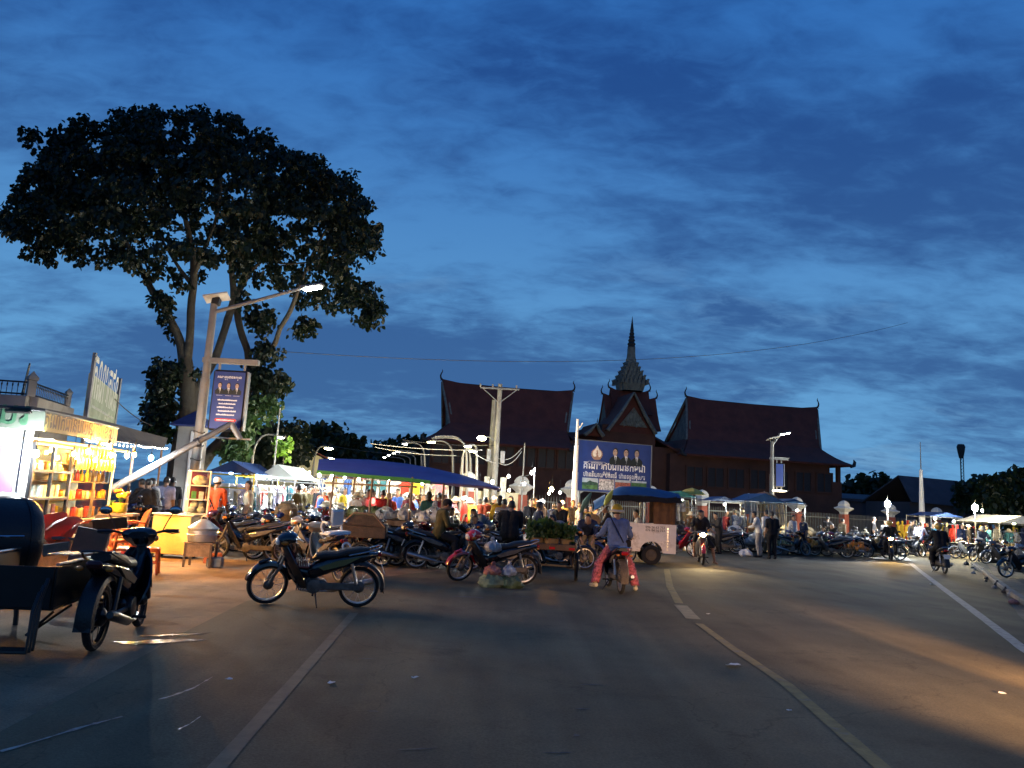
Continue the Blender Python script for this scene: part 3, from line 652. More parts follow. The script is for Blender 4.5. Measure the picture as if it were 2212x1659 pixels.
UP2, ub2 = pole_thing(1055, 39, 6.6, 'thinner grey utility pole standing just left of the stout one')
# white post beside billboard
b = GX(1240, 32); th = thing('signal_mast', 'tall white tapered post standing left of the blue billboard', 'post', b)
mb = MB(); z1 = P(1246, 905, 32).z; mb.tube([(0, 0, 0), (0, 0, 2.9), (0, 0, 2.91), (0, 0, z1 - 1.1), (0, 0, z1 - 1.09), (0, 0, z1)], [.13, .12, .10, .09, .06, .05], 10); ob('shaft', mb, m_white, th)
mb = MB(); mb.tube([(0, 0, z1 - .5), (.22, 0, z1 - .15)], .03, 6); ob('stub_arm', mb, m_white, th)
# thin iron posts
for k, (pb, d, y1, lab) in enumerate([(588, 29, 880, 'thin rusty iron pole beside the curved lamp at the tree'), (1127, 37.8, 957, 'thin iron rod rising from the first fence pillar')]):
    b = GX(pb, d); z1 = P(pb, y1, d).z; mb = MB(); mb.tube([(0, 0, 0), (0, 0, z1)], [.05, .03], 6); tag(ob('iron_pole', mb, m_pole, None, b), lab, 'pole')
# solar street lamps with a hanging light box
def solar_lamp(px, d, ztop, hx, hz, sx, box, label):
    b = GX(px, d); th = thing('solar_street_lamp', label, 'street lamp', b, 0, 'solar street lamps with banner boxes')
    mb = MB(); mb.tube([(0, 0, 0), (0, 0, ztop * .68), (0, 0, ztop * .681), (0, 0, ztop)], [.13, .12, .10, .09], 12); mb.box((0, 0, .05), (.5, .5, .1), b=.02); sh = ob('pole', mb, m_pole, th)
    mb = MB(); mb.tube([(0, 0, ztop - .25), (hx, 0, hz)], [.055, .045], 8); ob('arm', mb, m_grey, th)
    s = 1 if hx > 0 else -1
    mb = MB(); mb.box((hx + s * .22, 0, hz + .05), (.62, .24, .08), (0, -s * R(12), 0), b=.03); hd = ob('lamp_head', mb, m_grey, th)
    mb = MB(); mb.box((hx + s * .24, 0, hz - .015), (.46, .18, .03), (0, -s * R(12), 0), b=.012); ob('lens', mb, em('street_led', (.93, 1, .88), 170), hd)
    mb = MB(); mb.box((.05, 0, ztop + .16), (.62, .46, .035), (R(-12), R(-14), R(10))); pn = ob('solar_panel', mb, m_sol, th); mb = MB(); mb.box((.05, 0, ztop + .05), (.2, .2, .2), (R(-18), 0, 0), b=.02); ob('panel_bracket', mb, m_black, pn)
    x0, x1, z0, z1 = box; xc, zc_ = (x0 + x1) / 2, (z0 + z1) / 2
    for zb, nm in ((z1 + .24, 'top_bracket'), (z0 - .18, 'bottom_bracket')):
        mb = MB(); mb.box(((x1 + .12) / 2, 0, zb), (x1 + .35, .16 if nm[0] == 't' else .06, .14 if nm[0] == 't' else .05), b=.01); ob(nm, mb, m_pole, th)
    for x in (x0 + .12, x1 - .12):
        mb = MB(); mb.box((x, 0, z1 + .1), (.05, .05, .22)); mb.box((x, 0, z0 - .09), (.05, .05, .17)); ob('hanger', mb, m_pole, th)
    mb = MB(); mb.box((xc, 0, zc_), (x1 - x0, .18, z1 - z0), b=.05); bx = ob('light_box', mb, m_dark, th)
    mb = MB(); mb.box((x1 + .012, -.0, zc_), (.03, .2, z1 - z0 - .06)); ob('box_edge', mb, m_grey, bx)
    mb = MB(); mb.box((xc, -.093, zc_), (x1 - x0 - .1, .008, z1 - z0 - .1), b=.003); ob('banner_print', mb, m_blue_board, bx)
    return th, (xc, zc_, x1 - x0, z1 - z0), bx
lb = GX(418, 20); lt = P(462, 655, 20); lh = P(664, 622, 20)
q0, q1 = P(441, 975, 20) - lb, P(528, 797, 20) - lb
SLT, bxd, slbox = solar_lamp(418, 20, lt.z, lh.x - lb.x - .1, lh.z, 1, (.22, 1.12, P(480, 931, 20).z, P(492, 800, 20).z), 'tall solar street lamp by the tree with a blue portrait light box')
xc, zc_, ww, hh = bxd
def lpt(x, y, n=0.): return Vector((xc - ww / 2 + x * ww, -.098 - n, zc_ - hh / 2 + y * hh))
ASPv = ww / hh
for k, x in enumerate((.25, .50, .74)): portrait(x, .68, 1.7, lpt, slbox, k - 1)
ux_, uz_, un_ = Vector((1, 0, 0)), Vector((0, 0, 1)), Vector((0, -1, 0))
put_text(KH1, 'lettering', ww * .7, lpt(.15, .86), ux_, uz_, un_, m_letter, slbox, 1.1)
for k, y in enumerate((.49, .43, .37, .31, .25)): smear(.22 + .04 * (k % 2) , .78 - .05 * (k % 3), y, 20 + k, slbox, lpt, m_letter, .024)
for k, x in enumerate((.25, .50, .74)): smear(x - .08, x + .08, .57, 40 + k, slbox, lpt, m_capt, .01)
mb = MB(); mb.prism([(.22, .15), (.78, .15), (.82, .175), (.78, .20), (.22, .20), (.18, .175)], 0, .006, lambda u, w_, t: lpt(u, w_, t)); ob('red_name_strip', mb, pm('print_red', (.42, .03, .025), .5, bump=0), slbox, ang=0)
smear(.25, .75, .165, 77, slbox, lambda u, w_, t: lpt(u, w_, t + .008), m_letter, .02)
for z in (2.2, 2.55, 2.9, 1.9):
    mb = MB(); mb.tube([(.14 * math.cos(a), .14 * math.sin(a), z + .03 * math.sin(2 * a)) for a in [k * PI / 5 for k in range(11)]], .012, 5); ob('wire_tie', mb, m_cable, SLT)
rb = GX(1667, 41); zt = P(1667, 953, 41).z
SRT, bxr, srbox = solar_lamp(1667, 41, zt, P(1694, 937, 41).x - rb.x - .2, P(1690, 937, 41).z, 1, (.14, .62, P(1675, 1052, 41).z, P(1675, 1000, 41).z), 'tall solar street lamp with a narrow blue banner before the right museum hall')
mb = MB(); mb.sph((.35, -.1, P(1675, 1060, 41).z), (.4, .12, .05), 10, 5); ob('fluorescent_lens', mb, em('warm_tube', (1, .85, .55), 14), SRT)
# pipe boom strapped to the left lamp pole
a, b, c = P(238, 1058, 17.2), P(498, 916, 19.2), P(518, 948, 19.2)
bo = thing('pipe_boom', 'long grey steel pipe slanting up across the lamp pole with bent end', 'pipe', a)
mb = MB(); mb.tube([(0, 0, 0), b - a, b - a + Vector((.06, 0, -.04))], [.085, .075, .075], 10); ob('pipe', mb, m_grey, bo)
mb = MB(); mb.tube([b - a + Vector((.02, 0, .01)), c - a], .075, 10); ob('bent_end', mb, m_grey, bo)
q = a.lerp(b, .70); mb = MB(); mb.tube([q - a + Vector((-.05, 0, -.03)), q - a + Vector((.05, 0, .03))], .11, 8); ob('clamp', mb, m_black, bo)
# flag pole at the far right and antenna mast
b = GX(1992, 52); th = thing('flag_pole', 'tall tapering white pole standing among the bikes on the right', 'pole', b)
zt = P(1990, 1015, 52).z; mb = MB(); mb.lathe([(.30, 0), (.30, .2), (.15, .25), (.19, 1.2), (.19, 2.2), (.10, zt), (.04, zt + .05)], 10); ob('shaft', mb, m_white, th); mb = MB(); mb.tube([(0, 0, zt), (0, 0, P(1990, 955, 52).z)], [.04, .02], 6); ob('staff', mb, m_grey, th)
b = GX(2081, 120); th = thing('antenna_mast', 'dark lattice mast with drum top beyond the low hall roof', 'mast', b); zt = P(2080, 960, 120).z
mb = MB()
for x, y in ((-.2, -.2), (.2, -.2), (0, .25)): mb.tube([(x, y, 0), (x, y, zt - 1.2)], .07, 5)
for k in range(24): z = (zt - 1.4) * k / 24; mb.tube([(-.2, -.2, z), (.2, -.2, z + .4), (0, .25, z + .8)], .03, 4)
ob('lattice', mb, m_dark, th); mb = MB(); mb.lathe([(.3, zt - 2.2), (.5, zt - 1.2), (.62, zt - .4), (.45, zt)], 10); ob('drum_top', mb, m_dark, th)
# wires
def wire(pa, pb_, sag, label, r_=.012, n=22, cat='wire'):
    a, b = P(*pa), P(*pb_); mid = a; mb = MB(); mb.tube([a.lerp(b, i / n) + Vector((0, 0, -4 * sag * (i / n) * (1 - i / n))) - mid for i in range(n + 1)], r_, 5); return tag(ob('overhead_wire', mb, m_cable, None, mid), label, cat, 'overhead wires')
wire((590, 758, 26), (1960, 697, 50), 1.25, 'long thin wire crossing the sky above the museum roofs', .011, 40)
m_cable2 = pm('pale_cable', (.45, .43, .38), .6, bump=0)
W = [((800, 958, 34), (1042, 972, 36), .1, 'upper pale wire running left from the utility pole'), ((810, 966, 34), (985, 984, 38), .1, 'lower bright wire running left to the warm lamp'), ((870, 950, 36), (1068, 962, 37), .1, 'top wire running left behind the lamp arms'), ((1068, 985, 37), (1127, 968, 38), .35, 'sagging cable from the utility pole to the iron rod'), ((1068, 992, 37), (1127, 975, 38), .45, 'second sagging cable below it to the iron rod'), ((1020, 975, 34), (1070, 1000, 36.8), .08, 'thick cable slanting down onto the utility pole'), ((690, 958, 60), (1060, 985, 37), .3, 'faint wire from the dark trees to the utility pole'), ((1127, 1030, 37.6), (1152, 1022, 33), .02, 'short cable feeding the white lamp by the fence'), ((248, 862, 24), (330, 920, 29), .1, 'thin wire running from the sign board to the tree')]
for pa, pb_, s, lab in W:
    o = wire(pa, pb_, s, lab, .016); o.data.materials[0] = m_cable2 if 'pale' in lab or 'bright' in lab or 'sagging' in lab or 'thick' in lab else m_cable
# ------------------------------------------------------------------ trees
m_bark = pm('bark_grey', (.060, .052, .038), .9, var=.35, scale=1.6, bump=.6, spot=((.125, .11, .07), 1.2))
m_leaf = leafm('leaf_dark', (.011, .021, .010)); m_leaf2 = leafm('leaf_mid', (.032, .070, .020)); m_leaf3 = leafm('leaf_lit', (.13, .26, .03)); m_leafd = leafm('leaf_deep', (.018, .034, .014))  # leaf_lit: lamplight put in as a brighter green
def leaf_mesh(name, centers, per, rad, size, mat, seed, droop=.6):
    rg = np.random.default_rng(seed); c = np.repeat(np.array(centers, dtype=float), per, axis=0); n = len(c)
    rad_ = np.repeat(np.array(rad if hasattr(rad, '__len__') else [rad] * len(centers), dtype=float), per)
    d = rg.normal(size=(n, 3)); d /= np.linalg.norm(d, axis=1)[:, None]; c = c + d * (rad_ * rg.uniform(.25, 1, n) ** .6)[:, None]
    ax = rg.normal(size=(n, 3)); ax[:, 2] -= droop * 1.6; ax /= np.linalg.norm(ax, axis=1)[:, None]
    sd = np.cross(ax, rg.normal(size=(n, 3))); sd /= np.linalg.norm(sd, axis=1)[:, None]; up = np.cross(sd, ax)
    l = size * rg.uniform(.7, 1.35, n); w_ = l * rg.uniform(.30, .40, n)
    v = np.empty((n, 6, 3)); v[:, 0] = c; k1, k2 = (l * .38)[:, None], (l * .75)[:, None]
    v[:, 1] = c + ax * k1 + sd * w_[:, None] + up * (w_ * .3)[:, None]; v[:, 2] = c + ax * k2 + sd * (w_ * .7)[:, None]; v[:, 3] = c + ax * l[:, None] - up * (l * .12)[:, None]
    v[:, 4] = c + ax * k2 - sd * (w_ * .7)[:, None]; v[:, 5] = c + ax * k1 - sd * w_[:, None] + up * (w_ * .3)[:, None]
    i0 = np.arange(n) * 6; f = np.stack([i0, i0 + 1, i0 + 2, i0 + 3, i0, i0 + 3, i0 + 4, i0 + 5], 1).reshape(-1, 4)
    me = bpy.data.meshes.new(name); me.vertices.add(n * 6); me.vertices.foreach_set('co', v.reshape(-1)); me.loops.add(len(f) * 4); me.loops.foreach_set('vertex_index', f.reshape(-1).astype(np.int32))
    me.polygons.add(len(f)); me.polygons.foreach_set('loop_start', np.arange(len(f), dtype=np.int32) * 4); me.polygons.foreach_set('loop_total', np.full(len(f), 4, dtype=np.int32))
    me.update(calc_edges=True); me.materials.append(mat); return me
def inside(p, poly):
    x, y = p; r_ = False; j = len(poly) - 1
    for i in range(len(poly)):
        if (poly[i][1] > y) != (poly[j][1] > y) and x < (poly[j][0] - poly[i][0]) * (y - poly[i][1]) / (poly[j][1] - poly[i][1]) + poly[i][0]: r_ = not r_
        j = i
    return r_
TD = 30.
tb = GX(388, TD); BT = thing('big_tree', 'huge dark spreading tree with forked grey limbs above the stalls', 'tree', tb)
def TP(px, py, dd=0.): return P(px, py, TD + dd) - tb
def limb(pts, name='limb', par=None):                # pts: px, py, width px, depth offset
    mb = MB(); q = [TP(p[0], p[1], p[3] if len(p) > 3 else 0) for p in pts]; k = (TD / FPX) / 2 * .68
    if len(q) > 2:                                   # smooth the traced line
        fine, rs = [], []
        for i in range(len(q) - 1):
            p0, p1, p2, p3 = q[max(i - 1, 0)], q[i], q[i + 1], q[min(i + 2, len(q) - 1)]
            for s in range(4):
                t = s / 4; fine.append(.5 * ((2 * p1) + (p2 - p0) * t + (2 * p0 - 5 * p1 + 4 * p2 - p3) * t * t + (3 * p1 - p0 - 3 * p2 + p3) * t ** 3)); rs.append((pts[i][2] * (1 - t) + pts[i + 1][2] * t) * k * random.uniform(.95, 1.06))
        fine.append(q[-1]); rs.append(pts[-1][2] * k); q = fine
    else: rs = [p[2] * k for p in pts]
    mb.tube(q, rs, 10); return ob(name, mb, m_bark, par or BT, ang=60)
base_y = 1134
tk = limb([(384, base_y, 108), (386, 1080, 88), (392, 1000, 78), (402, 930, 68), (408, 870, 54), (405, 810, 44), (400, 775, 42)], 'trunk')
limb([(398, 790, 34), (388, 735, 27), (368, 690, 25), (352, 655, 24), (330, 630, 22), (312, 595, 20), (290, 560, 17), (262, 500, 13), (225, 430, 9), (180, 380, 5)])
limb([(402, 790, 32), (410, 730, 26), (413, 660, 25), (418, 610, 25), (416, 540, 20), (400, 470, 16), (390, 380, 11), (370, 300, 6)])
limb([(416, 615, 18), (395, 590, 13), (375, 560, 10), (340, 500, 7, 1), (300, 420, 5, 2)]); limb([(418, 600, 16), (440, 540, 13, -1), (470, 460, 10, -2), (480, 350, 6, -2)])
limb([(408, 880, 34), (430, 835, 28, .3), (462, 780, 26, .6), (478, 735, 25, .8), (492, 690, 26, 1), (505, 640, 24, 1), (500, 560, 18, 1), (520, 470, 14, 1), (540, 380, 9, 1), (560, 300, 5, 1)])
limb([(425, 1020, 46, .6), (452, 980, 40, .8), (490, 940, 36, 1), (520, 890, 34, 1.2), (535, 840, 34, 1.4), (542, 800, 36, 1.5)], 'second_trunk')
limb([(538, 810, 28, 1.5), (535, 760, 24, 1.5), (520, 715, 24, 1.5), (512, 660, 24, 1.6), (525, 600, 20, 2), (560, 520, 15, 2), (590, 430, 10, 2), (620, 360, 6, 2)])
limb([(545, 800, 24, 1.5), (565, 770, 18, 1), (592, 745, 17, .5), (605, 710, 15, 0), (628, 670, 14, -.5), (650, 610, 12, -1), (680, 540, 9, -1), (720, 470, 6, -1)])
limb([(512, 640, 18, 1.6), (540, 590, 13, 1), (570, 560, 10, .5), (640, 500, 7, 0), (720, 420, 4, 0)]); limb([(330, 630, 9), (310, 560, 7, 1), (260, 520, 5, 1.5), (180, 470, 4, 1), (90, 440, 3)]); limb([(575, 560, 8, .5), (620, 570, 6), (700, 560, 5), (770, 530, 3)])
OUT = [(2, 455), (28, 405), (72, 360), (100, 330), (60, 305), (66, 288), (130, 285), (168, 262), (215, 268), (258, 240), (300, 232), (350, 240), (395, 248), (432, 238), (470, 262), (498, 246), (535, 268), (580, 282), (585, 310), (618, 330), (648, 320), (690, 345), (730, 352), (752, 390), (778, 425), (800, 450), (818, 490), (812, 530), (795, 545), (772, 548), (760, 585), (785, 600), (812, 640), (815, 690), (790, 705), (765, 665), (720, 648), (690, 640), (660, 655), (620, 640), (585, 622), (550, 625), (520, 655), (500, 640), (460, 600), (430, 620), (405, 590), (370, 615), (340, 612), (300, 580), (262, 565), (232, 555), (200, 545), (160, 570), (128, 555), (85, 545), (55, 540), (45, 520), (20, 505)]
HOLES = [(430, 465, 55, 30, .75), (330, 500, 70, 28, .55), (345, 545, 60, 25, .5), (500, 560, 80, 40, .45), (200, 520, 110, 30, .45), (620, 600, 110, 26, .4), (520, 480, 50, 25, .5), (470, 590, 60, 30, .6), (90, 525, 60, 25, .5), (390, 560, 40, 30, .5), (700, 610, 60, 25, .4), (590, 470, 40, 16, .35), (480, 400, 50, 25, .3), (250, 440, 60, 20, .4), (140, 480, 60, 22, .4), (690, 520, 50, 24, .4), (300, 380, 40, 16, .3), (560, 400, 36, 18, .35), (640, 440, 34, 16, .3), (420, 520, 70, 30, .5), (740, 600, 40, 30, .4)]
rq = random.Random(11); cen = []
lobes = 0
while lobes < 700:                                   # leafy lobes, each a tuft of twig ends
    x, y = rq.uniform(0, 822), rq.uniform(228, 710)
    if not inside((x, y), OUT): continue
    keep = 1.0
    for hx, hy, a, b, k in HOLES:
        if ((x - hx) / a) ** 2 + ((y - hy) / b) ** 2 < 1: keep *= 1 - k
    if y > 545 and x < 720: keep *= .38
    if rq.random() > keep: continue
    lobes += 1; e = ((x - 410) / 430) ** 2 + ((y - 520) / 310) ** 2; dep = 5.2 * math.sqrt(max(.06, 1 - min(e, 1))); c = TP(x, y, rq.uniform(-dep, dep)); rl_ = rq.uniform(.18, .52)
    for _ in range(6):
        v = Vector((rq.gauss(0, 1), rq.gauss(0, 1), rq.gauss(0, .8))).normalized() * rl_ * rq.random() ** .4; v.z -= .25 * rl_ * rq.random(); cen.append(c + v)
crown = link('crown', leaf_mesh('crown', cen, 12, .22, .20, m_leaf, 5, .9), BT); struct(crown, 'stuff')
def clump(name, spots, per, rad, size, mat, seed, parent, dd=0.):
    cs = []; rr_ = random.Random(seed)
    for (x, y, a, b, n_) in spots:
        for _ in range(n_):
            t = rr_.random() * 2 * PI; q = math.sqrt(rr_.random()); cs.append(TP(x + a * q * math.cos(t), y + b * q * math.sin(t), dd + rr_.uniform(-1, 1)))
    return struct(link(name, leaf_mesh(name, cs, per, rad, size, mat, seed), parent), 'stuff')
clump('low_shoots', [(350, 820, 30, 40, 60), (345, 880, 34, 34, 60), (375, 800, 14, 18, 20), (335, 640 + 275, 22, 18, 20), (350, 650, 22, 16, 18), (352, 690, 10, 12, 6), (372, 720, 6, 10, 4), (428, 805, 6, 6, 3)], 12, .3, .22, m_leaf, 21, BT)
clump('low_shoots', [(560, 690, 30, 26, 34), (575, 755, 26, 14, 16), (560, 800, 26, 40, 46), (598, 828, 26, 24, 40), (655, 705, 26, 16, 18), (545, 850, 18, 30, 20)], 12, .3, .22, m_leaf, 22, BT, 1.)
clump('painted_lit_shoots', [(535, 900, 18, 40, 30), (520, 960, 22, 30, 34), (350, 935, 24, 16, 22), (500, 985, 20, 20, 18), (575, 880, 24, 24, 24)], 12, .3, .24, m_leaf2, 23, BT, .4)  # lamplight on these shoots put into a lighter leaf colour
# leaf spray, the lamp's light put into a brighter leaf colour
sb = GX(612, 30.5); spr = thing('sapling', 'leaf spray coloured lamplit green under the curved lamp', 'sapling', sb)
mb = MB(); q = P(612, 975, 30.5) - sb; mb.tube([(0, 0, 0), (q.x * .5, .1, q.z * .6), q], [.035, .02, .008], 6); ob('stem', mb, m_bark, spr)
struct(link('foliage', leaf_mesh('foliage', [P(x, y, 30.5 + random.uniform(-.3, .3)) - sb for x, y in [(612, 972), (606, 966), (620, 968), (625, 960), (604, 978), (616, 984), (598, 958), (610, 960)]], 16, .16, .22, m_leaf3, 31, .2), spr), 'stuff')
def tree(px, d, spots, label, mat, seed, per=9, rad=.7, size=.5, trunkw=.25, grp='trees beyond the market'):
    b = GX(px, d); th = thing('background_tree', label, 'tree', b, 0, grp); k = d / FPX; cs = []; rr_ = random.Random(seed)
    zt = min(s[1] for s in spots)
    mb = MB(); ct = P(spots[0][0], spots[0][1], d) - b; mb.tube([(0, 0, 0), (ct.x * .3, 0, ct.z * .5), ct], [trunkw, trunkw * .7, trunkw * .3], 8)
    for s in spots[1:5]:
        e_ = P(s[0], s[1], d) - b; mb.tube([(ct.x * .3, 0, ct.z * .5), (e_ + ct * .5) * .6, e_], [trunkw * .5, trunkw * .35, trunkw * .1], 6)
    ob('trunk', mb, m_bark, th)
    for (x, y, a, b_, n_) in spots:
        c0 = P(x, y, d) - b
        for _ in range(n_):
            v = Vector((rr_.gauss(0, 1), rr_.gauss(0, 1), rr_.gauss(0, 1))).normalized() * (rr_.random() ** .45); cs.append(c0 + Vector((v.x * a * k, v.y * a * k, v.z * b_ * k)))
    struct(link('crown', leaf_mesh('crown', cs, per, rad, size, mat, seed), th), 'stuff'); return th
tree(590, 42, [(600, 955, 50, 40, 170), (560, 985, 45, 30, 100), (630, 975, 36, 36, 100), (640, 940, 22, 20, 40), (565, 940, 26, 22, 40)], 'broad bushy tree behind the white clothes stall', m_leaf, 41, 10, .55, .3)
tree(720, 75, [(715, 965, 50, 34, 150), (745, 970, 32, 26, 70), (690, 955, 26, 24, 50), (705, 935, 14, 12, 16), (765, 965, 14, 12, 14)], 'dark round tree behind the yellow-green street lamp', m_leafd, 42, 10, 1., .7, .4)
tree(880, 95, [(885, 972, 34, 20, 90), (850, 985, 36, 16, 60), (905, 975, 18, 18, 40), (925, 960 + 25, 14, 16, 20)], 'dark tree low against the sky left of the museum', m_leafd, 43, 10, 1.1, .8, .4)
tree(800, 120, [(800, 992, 60, 14, 90), (830, 975, 22, 12, 25), (760, 990, 40, 14, 50)], 'low dark tree line mass between the lamps', m_leafd, 44, 10, 1.6, 1.1, .4)
tree(1880, 110, [(1880, 1058, 40, 22, 90), (1850, 1068, 30, 16, 50), (1915, 1066, 30, 16, 50), (1880, 1085, 60, 20, 60)], 'dark rounded tree right of the museum porch', m_leafd, 45, 10, 1.5, 1., .5)
tree(2120, 80, [(2120, 1060, 26, 20, 60), (2100, 1075, 24, 18, 40), (2090, 1060, 20, 12, 20)], 'low dark tree beside the antenna mast', m_leafd, 46, 10, 1., .7, .4)
tree(2190, 60, [(2180, 1065, 44, 36, 170), (2150, 1060, 26, 24, 60), (2205, 1040, 24, 26, 60), (2195, 1110, 40, 30, 90), (2150, 1085, 30, 24, 50)], 'tall dark tree at the right edge of the picture', m_leafd, 47, 10, .8, .5, .4)

# ------------------------------------------------------------------ far buildings
b = GX(2042, 85); th = thing('low_hall', 'long low dark hall with a shallow pitched roof on the right', 'building', b, R(8)); k = 85 / FPX
mb = MB(); mb.box((-.1, 4, 1.9), (8.2, 8, 3.8)); ob('wall', mb, pm('hall_wall', (.075, .062, .07), .85, var=.2, scale=.5), th)
mb = MB(); zt = P(1985, 1030, 85).z; mb.sheet([[(-4.4, -.6, 3.7), (4.4, -.6, 3.4)], [(-4.1, 2, zt), (3.2, 2, zt - .2)]], .15); mb.sheet([[(-4.1, 2, zt), (3.2, 2, zt - .2)], [(-4.4, 8.6, 3.6), (4.4, 8.6, 3.4)]], .15); ob('roof', mb, pm('hall_roof', (.055, .05, .06), .8, var=.25, scale=.7), th)
for x in (-3, -1, 1, 3):
    mb = MB(); mb.box((x, -.05, 2.1), (1.1, .1, 1.3)); f = ob('window', mb, m_brick_red, th); mb = MB(); mb.box((x, -.11, 2.1), (.95, .03, 1.15)); ob('pane', mb, m_win, f)
b = GX(1890, 100); mb = MB(); mb.box((0, 0, 1.9), (22, 6, 3.8), b=.05); mb.box((0, 0, 3.9), (22.6, 6.6, .25)); mb.sheet([[(-11.3, -3.3, 4), (11.3, -3.3, 4)], [(-11.3, 0, 4.7), (11.3, 0, 4.7)], [(-11.3, 3.3, 4), (11.3, 3.3, 4)]], .1); tag(ob('far_wall', mb, MAT['hall_wall'], None, b, (0, 0, R(6))), 'long dark single-storey block behind the oncoming motorbike', 'building')
b = GX(645, 46); th = thing('yellow_house', 'small pale yellow gabled house behind the market canopies', 'house', b, R(10))
mb = MB(); mb.prism([(-2.6, 0), (2.2, 0), (2.2, 3.0), (-.2, 4.1), (-2.6, 3.0)], 0, 6, lambda u, w_, t: (u, t, w_)); ob('wall', mb, m_cream, th)
mb = MB(); mb.sheet([[(-.2, -.3, 4.2), (-.2, 6.3, 4.2)], [(-2.9, -.3, 2.95), (-2.9, 6.3, 2.95)]], .08); mb.sheet([[(2.5, -.3, 2.95), (2.5, 6.3, 2.95)], [(-.2, -.3, 4.2), (-.2, 6.3, 4.2)]], .08); ob('roof', mb, m_roof, th)
mb = MB(); mb.box((.4, -.06, 1.7), (1.1, .1, 1.3)); f = ob('window', mb, m_wood, th); mb = MB(); mb.box((.4, -.12, 1.7), (.95, .03, 1.1)); ob('pane', mb, m_win, f)
# concrete house with roof terrace at the left edge
c0 = P(128, 872, 25); th = thing('terrace_house', 'concrete house with balustraded roof terrace above the food stall', 'house', (0, 0, 0)); zt = P(66, 858, 25).z
pL, pC, pR = P(-260, 850, 24), P(66, 850, 24.5), P(146, 870, 28)
m_plaster = pm('old_plaster', (.30, .285, .26), .85, var=.2, scale=.8, spot=((.2, .19, .17), 1.5))
def wallseg(a, b, z0, z1, th_, name, mat, par):
    a, b = Vector((a.x, a.y, 0)), Vector((b.x, b.y, 0)); t = b - a; mb = MB(); mb.box((0, 0, (z0 + z1) / 2), (t.length, th_, z1 - z0), b=.01); return ob(name, mb, mat, par, (a + b) / 2, (0, 0, math.atan2(t.y, t.x)))
zs = P(66, 882, 24.5).z; zr = P(66, 857, 24.5).z; zh = P(66, 822, 24.5).z
wallseg(pL, pC, 0, zs, .3, 'wall', m_plaster, th); wallseg(pC, pR, 0, zs, .3, 'wall', m_plaster, th); wallseg(pL, pC, zs, zr, .5, 'cornice', m_plaster, th); wallseg(pC, pR, zs, zr, .5, 'cornice', m_plaster, th)
mb = MB(); mb.lathe([(.16, 0), (.16, zh - zr), (.21, zh - zr + .02), (.21, zh - zr + .1), (.1, zh - zr + .2), (.001, zh - zr + .32)], 4, (pC.x, pC.y, zr)); ob('newel_post', mb, m_plaster, th)
mb = MB(); mb.lathe([(.12, 0), (.12, zh - zr), (.16, zh - zr + .06), (.001, zh - zr + .22)], 4, (pR.x, pR.y, zr)); ob('newel_post', mb, m_plaster, th)
bal = MB(); bal.lathe([(.012, 0), (.012, .3), (.03, .36), (.012, .42), (.012, zh - zr - .08)], 6); bme = bal.mesh('baluster', m_black)
for a, b in ((pL, pC), (pC, pR)):
    t = b - a; n_ = int(Vector((t.x, t.y)).length / .16)
    for k in range(n_):
        q = a.lerp(b, (k + .5) / n_)
        if q.x > -17.5: link('baluster', bme, th, (q.x, q.y, zr))
    for z in (zh - .06, zr + .08): mb = MB(); mb.tube([(a.x, a.y, z), (b.x, b.y, z)], .03, 6); ob('hand_rail', mb, m_black, th)
b = P(47, 860, 27); mb = MB(); mb.tube([(0, 0, -1), (.0, 0, 0), (.1, 0, P(51, 784, 27).z - b.z)], [.07, .06, .03], 6); tag(ob('roof_post', mb, m_conc, None, b), 'bare grey post standing on the terrace roof', 'post')
m_fade = pm('faded_lettering', (.42, .43, .38), .7, var=.3, scale=9, bump=0)
# sign board above the stall roof
s0, s1 = P(186, 905, 20), P(248, 910, 25); z0, z1 = P(186, 905, 20).z, P(190, 806, 20).z
sg = thing('roof_sign', 'faded green sign board with white Khmer lettering on the stall roof', 'sign', (0, 0, 0)); t = Vector((s1.x - s0.x, s1.y - s0.y, 0)); sw = t.length; t.normalize(); nn = Vector((t.y, -t.x, 0))
mb = MB(); mb.prism([(0, z0), (sw, z0), (sw, z1), (0, z1)], 0, .08, lambda u, w_, q_: Vector((s0.x, s0.y, w_)) + t * u - nn * q_); ob('board', mb, pm('faded_green_board', (.20, .24, .17), .7, var=.25, scale=1.2, spot=((.34, .36, .28), 1.3)), sg)
for u in (0, sw): mb = MB(); mb.box((0, 0, (z1 + 1) / 2), (.08, .08, z1 + .1 - 1)); ob('post', mb, m_grey, sg, Vector((s0.x, s0.y, .5)) + t * u)
put_text(['កណប', ('ក', 'ស'), 'ជន'], 'lettering', sw * .9, Vector((s0.x, s0.y, z0 + (z1 - z0) * .52)) + t * (sw * .05), t, Vector((0, 0, 1)), nn, m_fade, sg, 1.6)
smear(.1, .9, .30, 91, sg, lambda u, w_, q_: Vector((s0.x, s0.y, z0 + (z1 - z0) * w_)) + t * (u * sw) + nn * q_, m_fade, .06)
# blue tin hood on the tree trunk hut
b = GX(400, 28.6); th = thing('tin_hut', 'narrow concrete hut with dark blue pyramid roof at the tree', 'hut', b)
z0 = P(400, 920, 28.6).z; mb = MB(); mb.box((-.05, .3, z0 / 2), (.9, .6, z0), b=.02); ob('wall', mb, m_plaster, th); mb = MB(); mb.box((.2, -.03, z0 * .55), (.35, .06, z0 * .8), b=.01); ob('door', mb, m_white, th)
mb = MB(); mb.lathe([(.95, z0 - .02), (.95, z0 + .03), (.001, z0 + .62)], 4, (0, .3, 0), q4); ob('roof', mb, pm('blue_tin', (.03, .045, .16), .5, var=.2), th)
